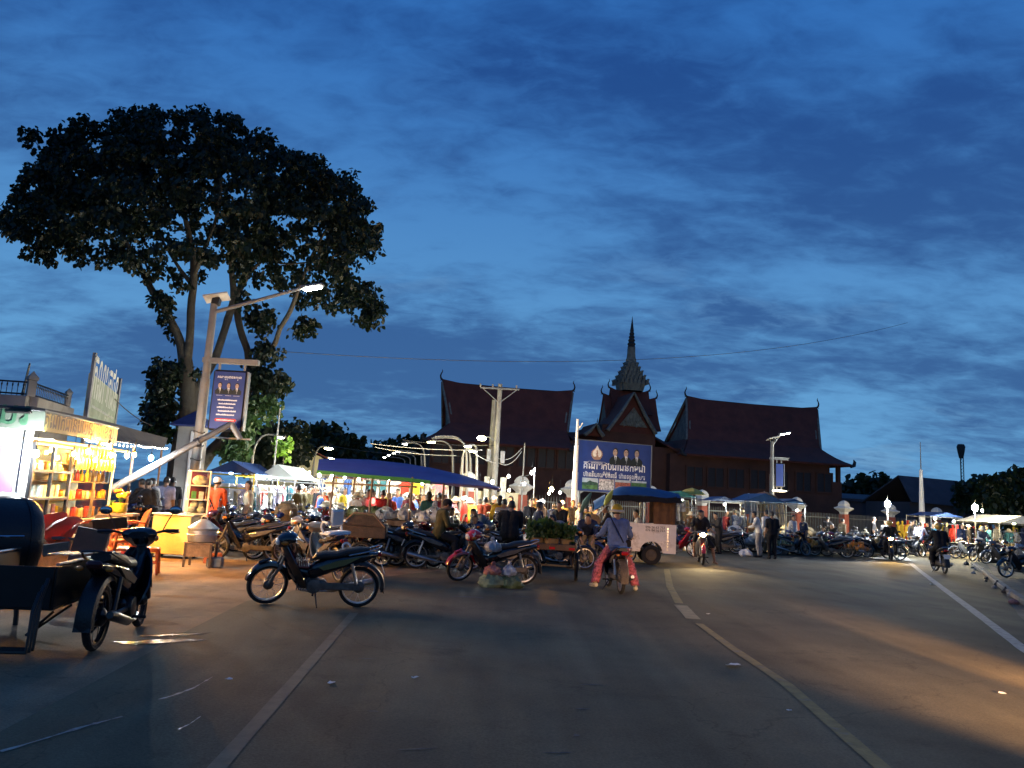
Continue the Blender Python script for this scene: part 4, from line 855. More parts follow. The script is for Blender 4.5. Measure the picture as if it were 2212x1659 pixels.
# ------------------------------------------------------------------ motorbikes
def ring_sec(x, zc, hw, hh, n=12, p=2.6):
    o = []
    for i in range(n):
        a = 2 * PI * i / n; c, s = math.cos(a), math.sin(a)
        o.append((x, hw * math.copysign(abs(c) ** (2 / p), c), zc + hh * math.copysign(abs(s) ** (2 / p), s)))
    return o
WR = .285
def wheel_parts(par, mats, hub_r=.075, spoke=True, white=False):
    mb = MB(); mb.lathe([(WR - .055, -.022), (WR - .02, -.034), (WR - .004, -.018), (WR, 0), (WR - .004, .018), (WR - .02, .034), (WR - .055, .022)], 28, (0, 0, 0), AX_Y, closed=True); ob('tyre', mb, m_rubber, par)
    mb = MB(); mb.lathe([(WR - .066, -.02), (WR - .05, -.024), (WR - .05, .024), (WR - .066, .02)], 28, (0, 0, 0), AX_Y, closed=True); ob('rim', mb, mats['rim'], par)
    mb = MB()
    if spoke:
        for k in range(18):
            a = 2 * PI * k / 18; b_ = a + (.5 if k % 2 else -.5); s = .03 if k % 4 < 2 else -.03
            mb.tube([(hub_r * .8 * math.cos(b_), s, hub_r * .8 * math.sin(b_)), ((WR - .058) * math.cos(a), 0, (WR - .058) * math.sin(a))], .0028, 4, cap=False)
        ob('spokes', mb, m_steel, par)
    else:
        for k in range(5):
            a = 2 * PI * k / 5; c, s = math.cos(a), math.sin(a); mb.box((.14 * c, 0, .14 * s), (.17, .03, .045), (0, -a, 0), b=.008)
        ob('cast_spokes', mb, mats['rim'], par)
    mb = MB(); mb.lathe([(.02, -.075), (hub_r * .6, -.07), (hub_r, -.045), (hub_r, .045), (hub_r * .6, .07), (.02, .075)], 16, (0, 0, 0), AX_Y); ob('hub', mb, m_dusty, par)
def fender_arc(c, r_, a0, a1, hw, drop, n=14):
    g_ = []
    for i in range(n + 1):
        a = a0 + (a1 - a0) * i / n; ca, sa = math.cos(a), math.sin(a); row = []
        for y, d in ((-hw, drop), (-hw * .8, drop * .25), (0, 0), (hw * .8, drop * .25), (hw, drop)): row.append((c[0] + (r_ - d) * ca, c[1] + y, c[2] + (r_ - d) * sa))
        g_.append(row)
    return g_
m_headoff = pm('headlamp_glass', (.5, .5, .48), .1, spec=.8, bump=0); m_tail = pm('tail_red', (.35, .012, .010), .2, bump=0); m_plate = pm('number_plate', (.62, .62, .58), .5, var=.1, bump=0); m_amber = pm('indicator_amber', (.55, .18, .02), .2, bump=0)
def make_bike(label, steer=0., mats=None, trail=False, basket=False, group=None, style='underbone', plate=True):
    D = dict(body=m_blackgloss, cowl=m_blackgloss, fender=m_blackgloss, shield=m_blackgloss, rim=m_steel, seat=m_seat); D.update(mats or {})
    t = thing('motorbike', label, 'motorbike', (0, 0, 0), 0, group)
    rk = R(26); hd = Vector((.40, 0, .80)); axis = Vector((-math.sin(rk), 0, math.cos(rk))); Ms = Matrix.Translation(hd) @ Matrix.Rotation(steer, 4, axis) @ Matrix.Translation(-hd)
    def sob(name, mb, mat, par=t):                   # a piece that turns with the handlebar
        for i, v in enumerate(mb.v): mb.v[i] = Ms @ v
        return ob(name, mb, mat, par)
    fw = bpy.data.objects.new('front_wheel', None); COL.objects.link(fw); fw.parent = t
    fw.matrix_local = Ms @ Matrix.Translation((.62, 0, WR)); fw.empty_display_size = .05; wheel_parts(fw, D, .07, style != 'scooter')
    rw = bpy.data.objects.new('rear_wheel', None); COL.objects.link(rw); rw.parent = t; rw.location = (-.62, 0, WR); wheel_parts(rw, D, .08, style != 'scooter')
    for s in (-1, 1):
        mb = MB(); mb.tube([(.62, s * .075, WR), (.585, s * .075, WR + .1), (.50, s * .07, .52), (.43, s * .06, .74)], [.024, .027, .022, .02], 8); sob('fork_leg', mb, m_dusty)
    mb = MB(); mb.sheet(fender_arc((.62, 0, WR), WR + .035, R(14), R(168), .06, .045), .006); mb.box((.70, 0, WR + .33), (.16, .05, .03), (0, R(20), 0), b=.01); sob('front_fender', mb, D['fender'])
    # leg shield: bowed sheet with a raised spine
    g_ = []
    for (x, z, hw, bow) in ((.47, .80, .09, .03), (.45, .70, .15, .05), (.41, .58, .19, .07), (.35, .45, .20, .08), (.27, .33, .17, .07), (.20, .25, .12, .04)):
        g_.append([(x + .02 - bow * (y * y) * 2.2 - (.03 if abs(y) > .9 else 0), y * hw, z + .02 * abs(y)) for y in (-1, -.75, -.4, 0, .4, .75, 1)])
    mb = MB(); mb.sheet(g_, .018); mb.loft([ring_sec(.46, .80, .055, .06), ring_sec(.42, .68, .07, .09), ring_sec(.34, .55, .075, .10), ring_sec(.22, .47, .07, .09), ring_sec(.08, .45, .07, .08)]); ob('leg_shield', mb, D['shield'], t)
    # headlight cowl and bars
    mb = MB(); mb.loft([ring_sec(.285, .945, .10, .035), ring_sec(.33, .95, .165, .062), ring_sec(.40, .935, .155, .085), ring_sec(.47, .905, .12, .095), ring_sec(.53, .885, .085, .075), ring_sec(.555, .88, .05, .05)]); cw = sob('headlight_cowl', mb, D['cowl'])
    mb = MB(); mb.sph((.515, 0, .885), (.06, .088, .068), 12, 8); sob('headlight', mb, m_headoff, cw)
    mb = MB(); mb.tube([(.27, -.35, .985), (.30, -.24, .985), (.37, -.10, .95), (.37, .10, .95), (.30, .24, .985), (.27, .35, .985)], .012, 8); sob('handlebar', mb, m_steel)
    for s in (-1, 1):
        mb = MB(); mb.tube([(.30, s * .245, .985), (.262, s * .375, .985)], [.018, .017], 8); sob('grip', mb, m_black)
        mb = MB(); mb.tube([(.335, s * .23, .975), (.36, s * .30, .955), (.335, s * .375, .965)], .006, 5); sob('lever', mb, m_steel)
        mb = MB(); mb.tube([(.31, s * .22, .99), (.34, s * .25, 1.07), (.33, s * .30, 1.16)], .006, 6); mb.sph((.325, s * .325, 1.19), (.016, .062, .044), 12, 8, (0, R(-8), 0)); mr = sob('mirror', mb, m_black)
        mb = MB(); mb.sph((.317, s * .325, 1.19), (.012, .054, .037), 12, 6, (0, R(-8), 0)); sob('mirror_glass', mb, m_chrome, mr)
        mb = MB(); mb.sph((.47, s * .135, .90), (.05, .025, .03), 8, 6); sob('indicator', mb, m_amber, cw)
    # main body, side panels, seat, tail
    mb = MB(); mb.loft([ring_sec(.12, .46, .06, .07), ring_sec(.0, .50, .10, .12), ring_sec(-.16, .57, .125, .125), ring_sec(-.36, .63, .128, .105), ring_sec(-.58, .685, .112, .075), ring_sec(-.76, .73, .085, .05), ring_sec(-.86, .75, .05, .03)]); bd = ob('body', mb, D['body'], t)
    for s in (-1, 1):
        mb = MB(); mb.prism([(-.05, .56), (-.30, .66), (-.62, .72), (-.40, .60), (-.12, .52)], s * .118, s * .134, lambda u, w_, q: (u, q, w_)); ob('side_decal', mb, D.get('decal', m_dusty), bd)
    mb = MB(); mb.loft([ring_sec(.045, .655, .06, .02, 14), ring_sec(.0, .69, .105, .05, 14), ring_sec(-.12, .715, .125, .055, 14), ring_sec(-.28, .725, .13, .05, 14), ring_sec(-.40, .765, .132, .058, 14), ring_sec(-.58, .795, .118, .052, 14), ring_sec(-.73, .81, .085, .035, 14)]); ob('seat', mb, D['seat'], t)
    mb = MB(); mb.tube([(-.45, -.15, .74), (-.70, -.15, .80), (-.86, -.12, .86), (-.90, 0, .87), (-.86, .12, .86), (-.70, .15, .80), (-.45, .15, .74)], .011, 7); ob('grab_rail', mb, m_chrome, t)
    mb = MB(); mb.box((-.875, 0, .755), (.06, .13, .07), (0, R(-15), 0), b=.02); ob('tail_light', mb, m_tail, t)
    for s in (-1, 1): mb = MB(); mb.sph((-.86, s * .12, .72), (.025, .035, .022), 8, 6); ob('rear_indicator', mb, m_amber, t)
    mb = MB(); mb.sheet(fender_arc((-.62, 0, WR), WR + .075, R(60), R(190), .075, .05), .006); mb.box((-.945, 0, .33), (.012, .14, .24), (0, R(14), 0)); ob('rear_fender', mb, m_black, t)
    if plate: mb = MB(); mb.box((-.935, 0, .56), (.008, .19, .15), (0, R(22), 0)); ob('number_plate', mb, m_plate, t)
    # engine, exhaust, frame
    mb = MB(); mb.lathe([(.05, -.13), (.095, -.12), (.105, -.08), (.105, .08), (.095, .12), (.05, .13)], 16, (.0, 0, .29), AX_Y); mb.box((.13, 0, .31), (.2, .14, .13), (0, R(-6), 0), b=.02)
    for k in range(6): mb.box((.07 + k * .03, 0, .315), (.012, .19, .17), (0, R(-6), 0))
    mb.box((-.1, 0, .3), (.14, .16, .14), b=.03); ob('engine', mb, m_dusty, t)
    mb = MB(); mb.tube([(.22, -.03, .27), (.20, -.10, .20), (.05, -.13, .17), (-.20, -.14, .18)], .016, 8); mb.tube([(-.18, -.145, .185), (-.26, -.15, .20), (-.80, -.165, .33), (-.84, -.166, .34)], [.018, .042, .046, .03], 12); ob('exhaust', mb, m_steel, t)
    for s in (-1, 1):
        mb = MB(); mb.box((-.36, s * .085, .285), (.56, .03, .05), b=.012); ob('swing_arm', mb, m_dusty, t)
        mb = MB(); mb.tube([(-.58, s * .115, .34), (-.50, s * .115, .62)], .024, 8); ob('shock_absorber', mb, m_steel, t)
        mb = MB(); mb.tube([(.0, s * .1, .20), (.0, s * .24, .20)], .014, 8); ob('foot_peg', mb, m_rubber, t)
    mb = MB(); mb.box((-.34, .11, .30), (.60, .02, .10), b=.02); ob('chain_case', mb, m_dusty, t)
    mb = MB(); mb.tube([(-.03, .11, .21), (-.06, .20, .07), (-.08, .25, .012)], .011, 6); ob('kickstand', mb, m_black, t)
    if basket:
        mb = MB()
        for z in (.66, .73, .80, .86): mb.tube([(.62 + .1 * math.cos(a) * 1.0, .15 * math.sin(a), z) for a in [k * PI / 6 for k in range(13)]], .005, 4)
        for k in range(12): a = k * PI / 6; mb.tube([(.62 + .085 * math.cos(a), .13 * math.sin(a), .66), (.62 + .1 * math.cos(a), .15 * math.sin(a), .86)], .004, 4)
        sob('basket', mb, m_steel)
    return t
def between(pf, pr):                                 # location and heading from the two tyre contacts
    a, b = G(*pf), G(*pr); d = a - b; return (a + b) / 2, math.atan2(d.y, d.x), d.length
LEAN = R(7)
def place(root, loc, rz, lean=0., **k): root.location = loc; root.rotation_euler = (lean, 0, rz); return root

# ------------------------------------------------------------------ people
SKIN = [pm('skin_brown', (.23, .125, .075), .6, var=.1, bump=0), pm('skin_tan', (.30, .17, .105), .6, var=.1, bump=0)]
HAIR = pm('hair_black', (.009, .008, .008), .5, var=.3, scale=30)
def cl(n, c, r_=.85, v=.25, s=10): return pm('cloth_' + n, c, r_, var=v, scale=s, bump=.12, spec=.2)
CL = dict(black=cl('black', (.013, .013, .016)), navy=cl('navy', (.02, .03, .07)), olive=cl('olive', (.075, .062, .025)), red=cl('red', (.42, .035, .022)), orange=cl('orange_red', (.46, .075, .025)), maroon=cl('maroon', (.16, .022, .03)), teal=cl('teal', (.03, .11, .15)), denim=cl('denim_blue', (.085, .125, .26)), white=cl('white', (.62, .61, .58)), grey=cl('grey', (.25, .25, .26)), yellow=cl('yellow', (.52, .42, .04)), mustard=cl('mustard', (.42, .28, .03)), cream=cl('cream', (.55, .48, .33)), brown=cl('brown', (.085, .05, .03)), pink=cl('pink', (.48, .18, .22)), pinkprint=pm('cloth_pink_print', (.32, .075, .10), .85, var=.85, scale=26, bump=.1), lilac=cl('lilac', (.32, .31, .42)), green=cl('green', (.06, .13, .05)), blue=cl('blue', (.05, .11, .34)), dark=cl('dark', (.022, .02, .022)), khaki=cl('khaki', (.20, .16, .10)))
def capsule(mb, a, b, ra, rb, n=10, fl=(1, 1)):
    a, b = Vector(a), Vector(b); d = b - a; L_ = max(d.length, 1e-5); d /= L_; ks = 3
    pts, rs = [], []
    for i in range(ks): an = PI / 2 * i / ks; pts.append(a - d * (ra * math.cos(an))); rs.append(max(ra * math.sin(an), .004))
    pts.append(a); rs.append(ra); pts.append(b); rs.append(rb)
    for i in range(ks - 1, -1, -1): an = PI / 2 * i / ks; pts.append(b + d * (rb * math.cos(an))); rs.append(max(rb * math.sin(an), .004))
    mb.tube(pts, rs, n)
POSES = {
 'stand': dict(pel=(0, 0, .93), chest=(.0, 0, 1.30), neck=(-.01, 0, 1.46), head=(.03, 0, 1.59), elb=[(-.03, .24, 1.12), (-.03, -.24, 1.12)], wr=[(.05, .25, .88), (.05, -.25, .88)], knee=[(.03, .10, .50), (.03, -.10, .50)], ank=[(-.02, .11, .09), (-.02, -.11, .09)]),
 'walk': dict(pel=(0, 0, .91), chest=(.03, 0, 1.28), neck=(.02, 0, 1.44), head=(.06, 0, 1.57), elb=[(-.13, .24, 1.10), (.09, -.23, 1.10)], wr=[(-.08, .26, .87), (.25, -.22, .95)], knee=[(.17, .09, .50), (-.06, -.09, .48)], ank=[(.22, .09, .09), (-.28, -.09, .14)]),
 'reach': dict(pel=(0, 0, .92), chest=(.07, 0, 1.27), neck=(.10, 0, 1.42), head=(.17, 0, 1.53), elb=[(.20, .24, 1.12), (.20, -.24, 1.12)], wr=[(.42, .17, 1.06), (.42, -.17, 1.06)], knee=[(.05, .11, .50), (.0, -.11, .50)], ank=[(.0, .12, .09), (-.06, -.12, .09)]),
 'bend': dict(pel=(-.10, 0, .86), chest=(.25, 0, 1.06), neck=(.38, 0, 1.14), head=(.48, 0, 1.20), elb=[(.40, .22, .84), (.40, -.22, .84)], wr=[(.55, .14, .66), (.55, -.14, .66)], knee=[(.04, .12, .47), (.0, -.12, .47)], ank=[(-.06, .12, .09), (-.06, -.12, .09)]),
 'sit': dict(pel=(0, 0, .47), chest=(.06, 0, .84), neck=(.08, 0, 1.0), head=(.13, 0, 1.12), elb=[(.12, .25, .66), (.12, -.25, .66)], wr=[(.34, .16, .60), (.34, -.16, .60)], knee=[(.42, .15, .50), (.42, -.15, .50)], ank=[(.40, .15, .09), (.40, -.15, .09)]),
 'ride': dict(pel=(-.20, 0, .86), chest=(-.09, 0, 1.22), neck=(-.05, 0, 1.38), head=(.01, 0, 1.50), elb=[(.06, .28, 1.07), (.06, -.28, 1.07)], wr=[(.25, .33, 1.01), (.25, -.33, 1.01)], knee=[(.20, .20, .70), (.20, -.20, .70)], ank=[(-.02, .20, .29), (-.02, -.20, .29)]),
 'astride': dict(pel=(-.18, 0, .85), chest=(-.11, 0, 1.21), neck=(-.08, 0, 1.37), head=(-.02, 0, 1.49), elb=[(.02, .29, 1.06), (.02, -.29, 1.06)], wr=[(.25, .335, 1.01), (.25, -.335, 1.01)], knee=[(.02, .30, .52), (.04, -.28, .52)], ank=[(-.06, .40, .13), (-.06, -.40, .10)]),
 'foot_down': dict(pel=(-.18, 0, .85), chest=(-.09, -.02, 1.21), neck=(-.06, -.02, 1.37), head=(-.01, -.03, 1.49), elb=[(.04, .28, 1.06), (.04, -.30, 1.06)], wr=[(.25, .335, 1.01), (.25, -.335, 1.01)], knee=[(.10, .34, .52), (.20, -.20, .70)], ank=[(.06, .42, .10), (-.02, -.20, .29)]),
 'perch': dict(pel=(0, 0, .80), chest=(.05, 0, 1.16), neck=(.09, 0, 1.31), head=(.16, 0, 1.42), elb=[(.12, .25, .98), (.14, -.24, .98)], wr=[(.38, .10, .98), (.40, -.06, .99)], knee=[(.38, .16, .68), (.36, -.15, .66)], ank=[(.36, .18, .25), (.34, -.15, .25)]),
}
def bake(o, voxel):
    m = o.modifiers.new('r', 'REMESH'); m.mode = 'VOXEL'; m.voxel_size = voxel
    s = o.modifiers.new('s', 'SMOOTH'); s.iterations = 3; s.factor = .5
    dg = bpy.context.evaluated_depsgraph_get(); me = bpy.data.meshes.new_from_object(o.evaluated_get(dg)); bpy.data.objects.remove(o); return me
def make_person(label, pose, shirt='grey', legs='dark', sleeve=.5, leglen=1., hat=None, skin=0, voxel=.03, near=False, turn=0., hgt=1., group=None, shoes='dark', bag=False, skirt=False, longhair=False, wide=1., fem=False):
    q = {k: ([Vector(v) for v in w_] if isinstance(w_, list) else Vector(w_)) for k, w_ in POSES[pose].items()}
    up = (q['chest'] - q['pel']).normalized(); side = Vector((0, 1, 0)); fwd = side.cross(up).normalized(); hc = q['head']
    sh_w = (.165 if fem else .185) * wide; sh = [q['chest'] + up * .10 + side * sh_w, q['chest'] + up * .10 - side * sh_w]; hip = [q['pel'] + side * .09, q['pel'] - side * .09]
    mb = MB(); seg = []
    def cap(a, b, ra, rb, tagn, n=10): capsule(mb, a, b, ra, rb, n); seg.append((Vector(a), Vector(b), ra, rb, tagn))
    for s in (1, -1):                                # torso as side by side tapered volumes
        cap(q['pel'] + side * s * .07 + up * .02, q['chest'] + side * s * .07 - up * .16, .118 * wide, .105 * wide, 'torso'); cap(q['chest'] + side * s * .07 - up * .16, q['chest'] + side * s * .085 + up * .06, .105 * wide, .108, 'torso')
    cap(q['chest'] + up * .09 + side * sh_w * .8, q['chest'] + up * .09 - side * sh_w * .8, .072, .072, 'torso'); cap(q['pel'] + side * .06, q['pel'] - side * .06, .125, .125, 'pel')
    cap(q['chest'] + up * .10, q['neck'] + up * .03, .065, .052, 'neck'); cap(q['neck'], hc - up * .03, .052, .055, 'neck')
    hq = Matrix.Rotation(turn, 3, up) ; hf = hq @ fwd; hs = hq @ side; hu = up.lerp(Vector((0, 0, 1)), .75).normalized(); hf = (hf - hu * hf.dot(hu)).normalized(); hs = hu.cross(hf)
    HM = Matrix((hf, hs, hu)).transposed().to_4x4(); HM.translation = hc; mb.M = HM
    mb.sph((0, 0, .035), (.097, .076, .105), 14, 10); mb.sph((.022, 0, -.045), (.072, .06, .075), 12, 8); mb.sph((.09, 0, -.002), (.022, .014, .022), 8, 6); mb.sph((.072, 0, -.098), (.022, .03, .02), 8, 6); mb.sph((.085, 0, -.05), (.012, .026, .012), 8, 6)
    for s in (1, -1): mb.sph((-.008, s * .078, 0), (.022, .012, .032), 8, 6)
    mb.M = None; seg.append((hc - hu * .04, hc + hu * .04, .09, .09, 'head'))
    for i in (0, 1):
        s = 1 if i == 0 else -1; e, w_ = q['elb'][i], q['wr'][i]; k = .92 if fem else 1
        cap(sh[i], e, .056 * k, .043 * k, 'uarm'); cap(e, w_, .042 * k, .028 * k, 'farm'); d = (w_ - e).normalized(); nz_ = Vector((0, 0, 1)) if abs(d.z) < .8 else fwd; sd = d.cross(nz_).normalized(); dn = sd.cross(d)
        pl = w_ + d * .045; cap(w_ + sd * .018, pl + sd * .02 + d * .03, .022, .021, 'hand', 8); cap(w_ - sd * .018, pl - sd * .02 + d * .03, .022, .020, 'hand', 8)
        if near:
            for f, (o_, l_) in enumerate(((-.034, .066), (-.012, .078), (.011, .072), (.032, .055))):
                b0 = pl + sd * o_ + d * .035; k1 = b0 + d * l_ * .5 - dn * .008; k2 = k1 + (d * .35 - dn * .75).normalized() * l_ * .55; cap(b0, k1, .011, .0105, 'hand', 6); cap(k1, k2, .0105, .009, 'hand', 6)
            b0 = w_ + d * .02 - sd * .03 * s; k1 = b0 + (d * .6 - sd * .8 * s - dn * .2).normalized() * .04; cap(b0, k1, .013, .012, 'hand', 6); cap(k1, k1 + (d * .9 - dn * .3).normalized() * .03, .012, .010, 'hand', 6)
        else: cap(pl + d * .03, pl + d * .09 - dn * .03, .026, .018, 'hand', 8)
        kn, an = q['knee'][i], q['ank'][i]; fl = Vector((.9, s * .12, 0)).normalized() if pose not in ('astride', 'foot_down') or i else Vector((.85, s * .35, 0)).normalized()
        cap(hip[i], kn, .090, .060, 'thigh'); cap(kn, kn.lerp(an, .35) - fl * .012, .058, .056, 'shin'); cap(kn.lerp(an, .35) - fl * .012, an, .056, .036, 'shin')
        cap(an - Vector((0, 0, .035)) - fl * .05, an + fl * .09 - Vector((0, 0, .05)), .040, .038, 'foot'); cap(an + fl * .09 - Vector((0, 0, .05)), an + fl * .155 - Vector((0, 0, .058)), .038, .028, 'foot')
    me = bake(ob('tmp', mb, SKIN[skin]), voxel)
    nv = len(me.vertices); co = np.empty(nv * 3); me.vertices.foreach_get('co', co); co = co.reshape(-1, 3); no = np.empty(nv * 3); me.vertices.foreach_get('normal', no); no = no.reshape(-1, 3)
    D = np.empty((len(seg), nv)); T = np.empty((len(seg), nv))
    for i, (a, b, ra, rb, _) in enumerate(seg):
        a_, ab = np.array(a), np.array(b - a); t_ = np.clip(((co - a_) @ ab) / max(ab @ ab, 1e-9), 0, 1); D[i] = np.linalg.norm(co - a_ - t_[:, None] * ab, axis=1) - (ra * (1 - t_) + rb * t_); T[i] = t_
    w_i = D.argmin(0); tagv = np.array([seg[i][4] for i in w_i]); tt = T[w_i, np.arange(nv)]
    hl = (co - np.array(hc)) @ np.array(HM.to_3x3()); polys = [tuple(p.vertices) for p in me.polygons]
    def sub(name, mask, off, mat, par, wr=.004, flare=None):
        fs = [f for f in polys if sum(mask[i] for i in f) >= len(f) - (0 if near else 1)]; ids = sorted({i for f in fs for i in f}); ix = {v: k for k, v in enumerate(ids)}
        if not fs: return None
        c = co[ids]; n_ = no[ids]; o_ = off + wr * .5 * np.sin(c[:, 2] * 34 + c[:, 0] * 31 + c[:, 1] * 12) + wr * .5 * np.sin(c[:, 2] * 19 - c[:, 1] * 27)
        if flare is not None: o_ = o_ + flare[ids]
        m2 = bpy.data.meshes.new(name); m2.from_pydata((c + n_ * o_[:, None]).tolist(), [], [tuple(ix[i] for i in f) for f in fs]); m2.materials.append(mat); m2.polygons.foreach_set('use_smooth', [True] * len(fs)); m2.update(); return link(name, m2, par)
    root = thing('person', label, 'person', (0, 0, 0), 0, group); me.materials.clear(); me.materials.append(SKIN[skin]); me.polygons.foreach_set('use_smooth', [True] * len(me.polygons)); link('body', me, root)
    m_sh = np.isin(tagv, ['torso']) | ((tagv == 'uarm') & (tt < max(sleeve * 2, .05))) | ((tagv == 'farm') & (tt < sleeve * 2 - 1)) | (tagv == 'pel')
    hemz = q['pel'].z - .06
    sub('shirt', m_sh, .017, CL[shirt], root, .005)
    m_lg = (tagv == 'pel') | ((tagv == 'thigh') & (tt < leglen * 2)) | ((tagv == 'shin') & (tt < leglen * 2 - 1 if leglen < 1 else True))
    fl_ = np.where(np.isin(tagv, ['thigh', 'shin']), .012, 0) + (np.where(tagv == 'shin', .022, 0) if skirt else 0); sub('trousers', m_lg, .011, CL[legs], root, .006, fl_)
    hair = (tagv == 'head') & ((hl[:, 2] > .052 + .35 * np.maximum(hl[:, 0], -.02)) | ((hl[:, 0] < -.005) & (hl[:, 2] > -.035))) if not longhair else (tagv == 'head') & ((hl[:, 2] > .06 + .3 * np.maximum(hl[:, 0], -.02)) | (hl[:, 0] < .01)) | ((tagv == 'neck') & (hl[:, 0] < -.02))
    if not hat or hat in ('cap',): sub('hair', hair, .014, HAIR, root, .004)
    elif hat == 'bucket' or hat == 'helmet': sub('hair', hair & (hl[:, 2] < .03), .01, HAIR, root, .003)
    if shoes: sub('shoes', tagv == 'foot', .006, CL[shoes], root, .001)
    hm = MB(); hm.M = HM
    def hatm(name, mb2, mat): return ob(name, mb2, mat, root)
    if hat == 'cap': hm.sph((-.005, 0, .05), (.112, .092, .10), 14, 8); hm.box((.12, 0, .06), (.12, .15, .015), (0, R(12), 0), b=.006); hatm('cap', hm, CL['white'])
    if hat == 'bucket': hm.lathe([(.15, .0), (.155, .02), (.105, .06), (.10, .11), (.07, .145), (.001, .155)], 16); hatm('bucket_hat', hm, CL['cream']); hm = MB(); hm.M = HM; hm.sph((-.015, 0, .065), (.112, .106, .105), 14, 8); hatm('hat_crown', hm, CL['mustard'])
    if hat == 'helmet': hm.sph((-.005, 0, .04), (.135, .118, .125), 16, 10); hm.box((.13, 0, .06), (.08, .16, .012), (0, R(15), 0), b=.005); hatm('helmet', hm, pm('helmet_shell', (.42, .26, .06), .25, coat=.5, bump=0))
    if hat == 'darkcap': hm.sph((-.005, 0, .05), (.112, .092, .10), 14, 8); hm.box((.12, 0, .06), (.12, .15, .015), (0, R(12), 0), b=.006); hatm('cap', hm, CL['black'])
    if hat == 'floppy': hm.lathe([(.20, -.03), (.205, -.02), (.11, .05), (.10, .11), (.06, .14), (.001, .145)], 16); hatm('sun_hat', hm, CL['cream'])
    if near:
        for s in (1, -1): hm = MB(); hm.M = HM; hm.sph((.082, s * .034, .012), (.010, .013, .008), 8, 6); ob('eye', hm, m_dark, root)
        hm = MB(); hm.M = HM; hm.sph((.094, 0, -.052), (.006, .022, .006), 8, 5); ob('lips', hm, pm('lips', (.22, .07, .06), .5, bump=0), root)
    if bag:
        mb = MB(); a, b = sh[0] + up * .05 - fwd * .02, hip[1] + up * .05; pts = []
        for i in range(13): a_ = i / 12; c = a.lerp(b, a_) - fwd * (.135 + .02 * math.sin(PI * a_)); pts.append(c)
        mb.tube(pts, .022, 6, flat=.35); ob('bag_strap', mb, CL['black'], root); mb = MB(); c = b - fwd * .05 - side * .08; mb.box(c, (.10, .16, .15), b=.03); ob('shoulder_bag', mb, CL['black'], root)
    if hgt != 1: root.scale = (hgt,) * 3
    return root
# ------------------------------------------------------------------ bulbs
m_bw = em('bulb_white', (.90, .97, 1.), 2700); m_ba = em('bulb_amber', (1., .47, .09), 3300); m_bs = em('bulb_small_white', (.92, .98, 1.), 2500); m_bwm = em('bulb_warm', (1., .80, .42), 2500)
_bul = {}
def bulb(pos, label, mat, r_=.06, group='bulbs hung among the stalls', cord=.25):
    r_ *= .65; key = (mat.name, r_)
    if key not in _bul:
        mb = MB(); mb.sph((0, 0, -.06), (r_, r_, r_ * 1.2), 8, 6); a = mb.mesh('bulb', mat); mb = MB(); mb.lathe([(.016, r_ * .5 - .05), (.02, .0), (.02, .05), (.008, .07)], 8); b = mb.mesh('socket', m_black); _bul[key] = (a, b)
    th = thing('hanging_bulb', label, 'light bulb', pos, 0, group); link('bulb', _bul[key][0], th); link('socket', _bul[key][1], th)
    mb = MB(); mb.tube([(0, 0, .06), (.01, 0, .06 + cord)], .005, 4); ob('cord', mb, m_cable, th); return th

# ------------------------------------------------------------------ lit snack stall at the left
K0, K1 = GX(62, 12.2), GX(240, 15.7); sdv = K1 - K0; SL = sdv.length; SA = math.atan2(sdv.y, sdv.x)
stall = thing('snack_stall', 'brightly lit snack stall with black framed glass cases and yellow shelves', 'food stall', K0, SA)
Sm = Matrix.Translation(K0) @ Matrix.Rotation(SA, 4, 'Z')
def SW(x, y, z): return Sm @ Vector((x, y, z))        # local x along the side, y < 0 towards the road
m_warmwall = pm('warm_cream_panel', (.62, .50, .28), .7, var=.15, scale=2); m_frame = pm('black_alu_frame', (.018, .018, .02), .35, .3, bump=0); m_whitef = pm('white_frame', (.72, .72, .70), .45, var=.08)
def sbx(name, c, d, mat, par=stall, b=.006, rot=None): mb = MB(); mb.box(c, d, rot, b=b); return ob(name, mb, mat, par)
H0, H1 = .82, 2.1
sbx('counter', (SL / 2, .30, H0 / 2 - .02), (SL, .64, H0 - .04), m_dwood); sbx('counter_top', (SL / 2, .28, H0), (SL + .1, .78, .04), m_wood)
sbx('back_panel', (SL / 2, .62, 1.45), (SL, .03, 1.3), m_warmwall); sbx('ceiling_panel', (SL / 2, .3, 2.16), (SL, 1.2, .03), m_warmwall)
for x, w_ in ((.03, .06), (.74, .05), (1.48, .07)): sbx('frame_post', (x, -.02, 1.47), (w_, .05, 1.28), m_frame)
for z in (H0 + .045, 1.22, 1.66, 2.09): sbx('frame_rail', (.74, -.02, z), (1.42, .045, .05), m_frame)
sbx('glass_pane', (.39, -.02, 1.45), (.66, .006, 1.2), m_glass, b=0); sbx('glass_pane', (1.11, -.02, 1.45), (.66, .006, 1.2), m_glass, b=0)
for z in (1.2, 1.64): sbx('glass_shelf', (.74, .28, z), (1.4, .5, .02), m_whitef)
for z in (1.18, 1.50, 1.80): sbx('display_shelf', (2.52, .30, z), (2.0, .52, .02), m_wood)
sbx('end_post', (SL - .02, -.02, 1.45), (.04, .04, 1.3), m_whitef); sbx('end_glass', (SL - .02, .3, 1.45), (.006, .6, 1.25), m_glass, b=0); sbx('display_glass', (2.5, -.03, 1.45), (1.95, .006, 1.2), m_glass, b=0)
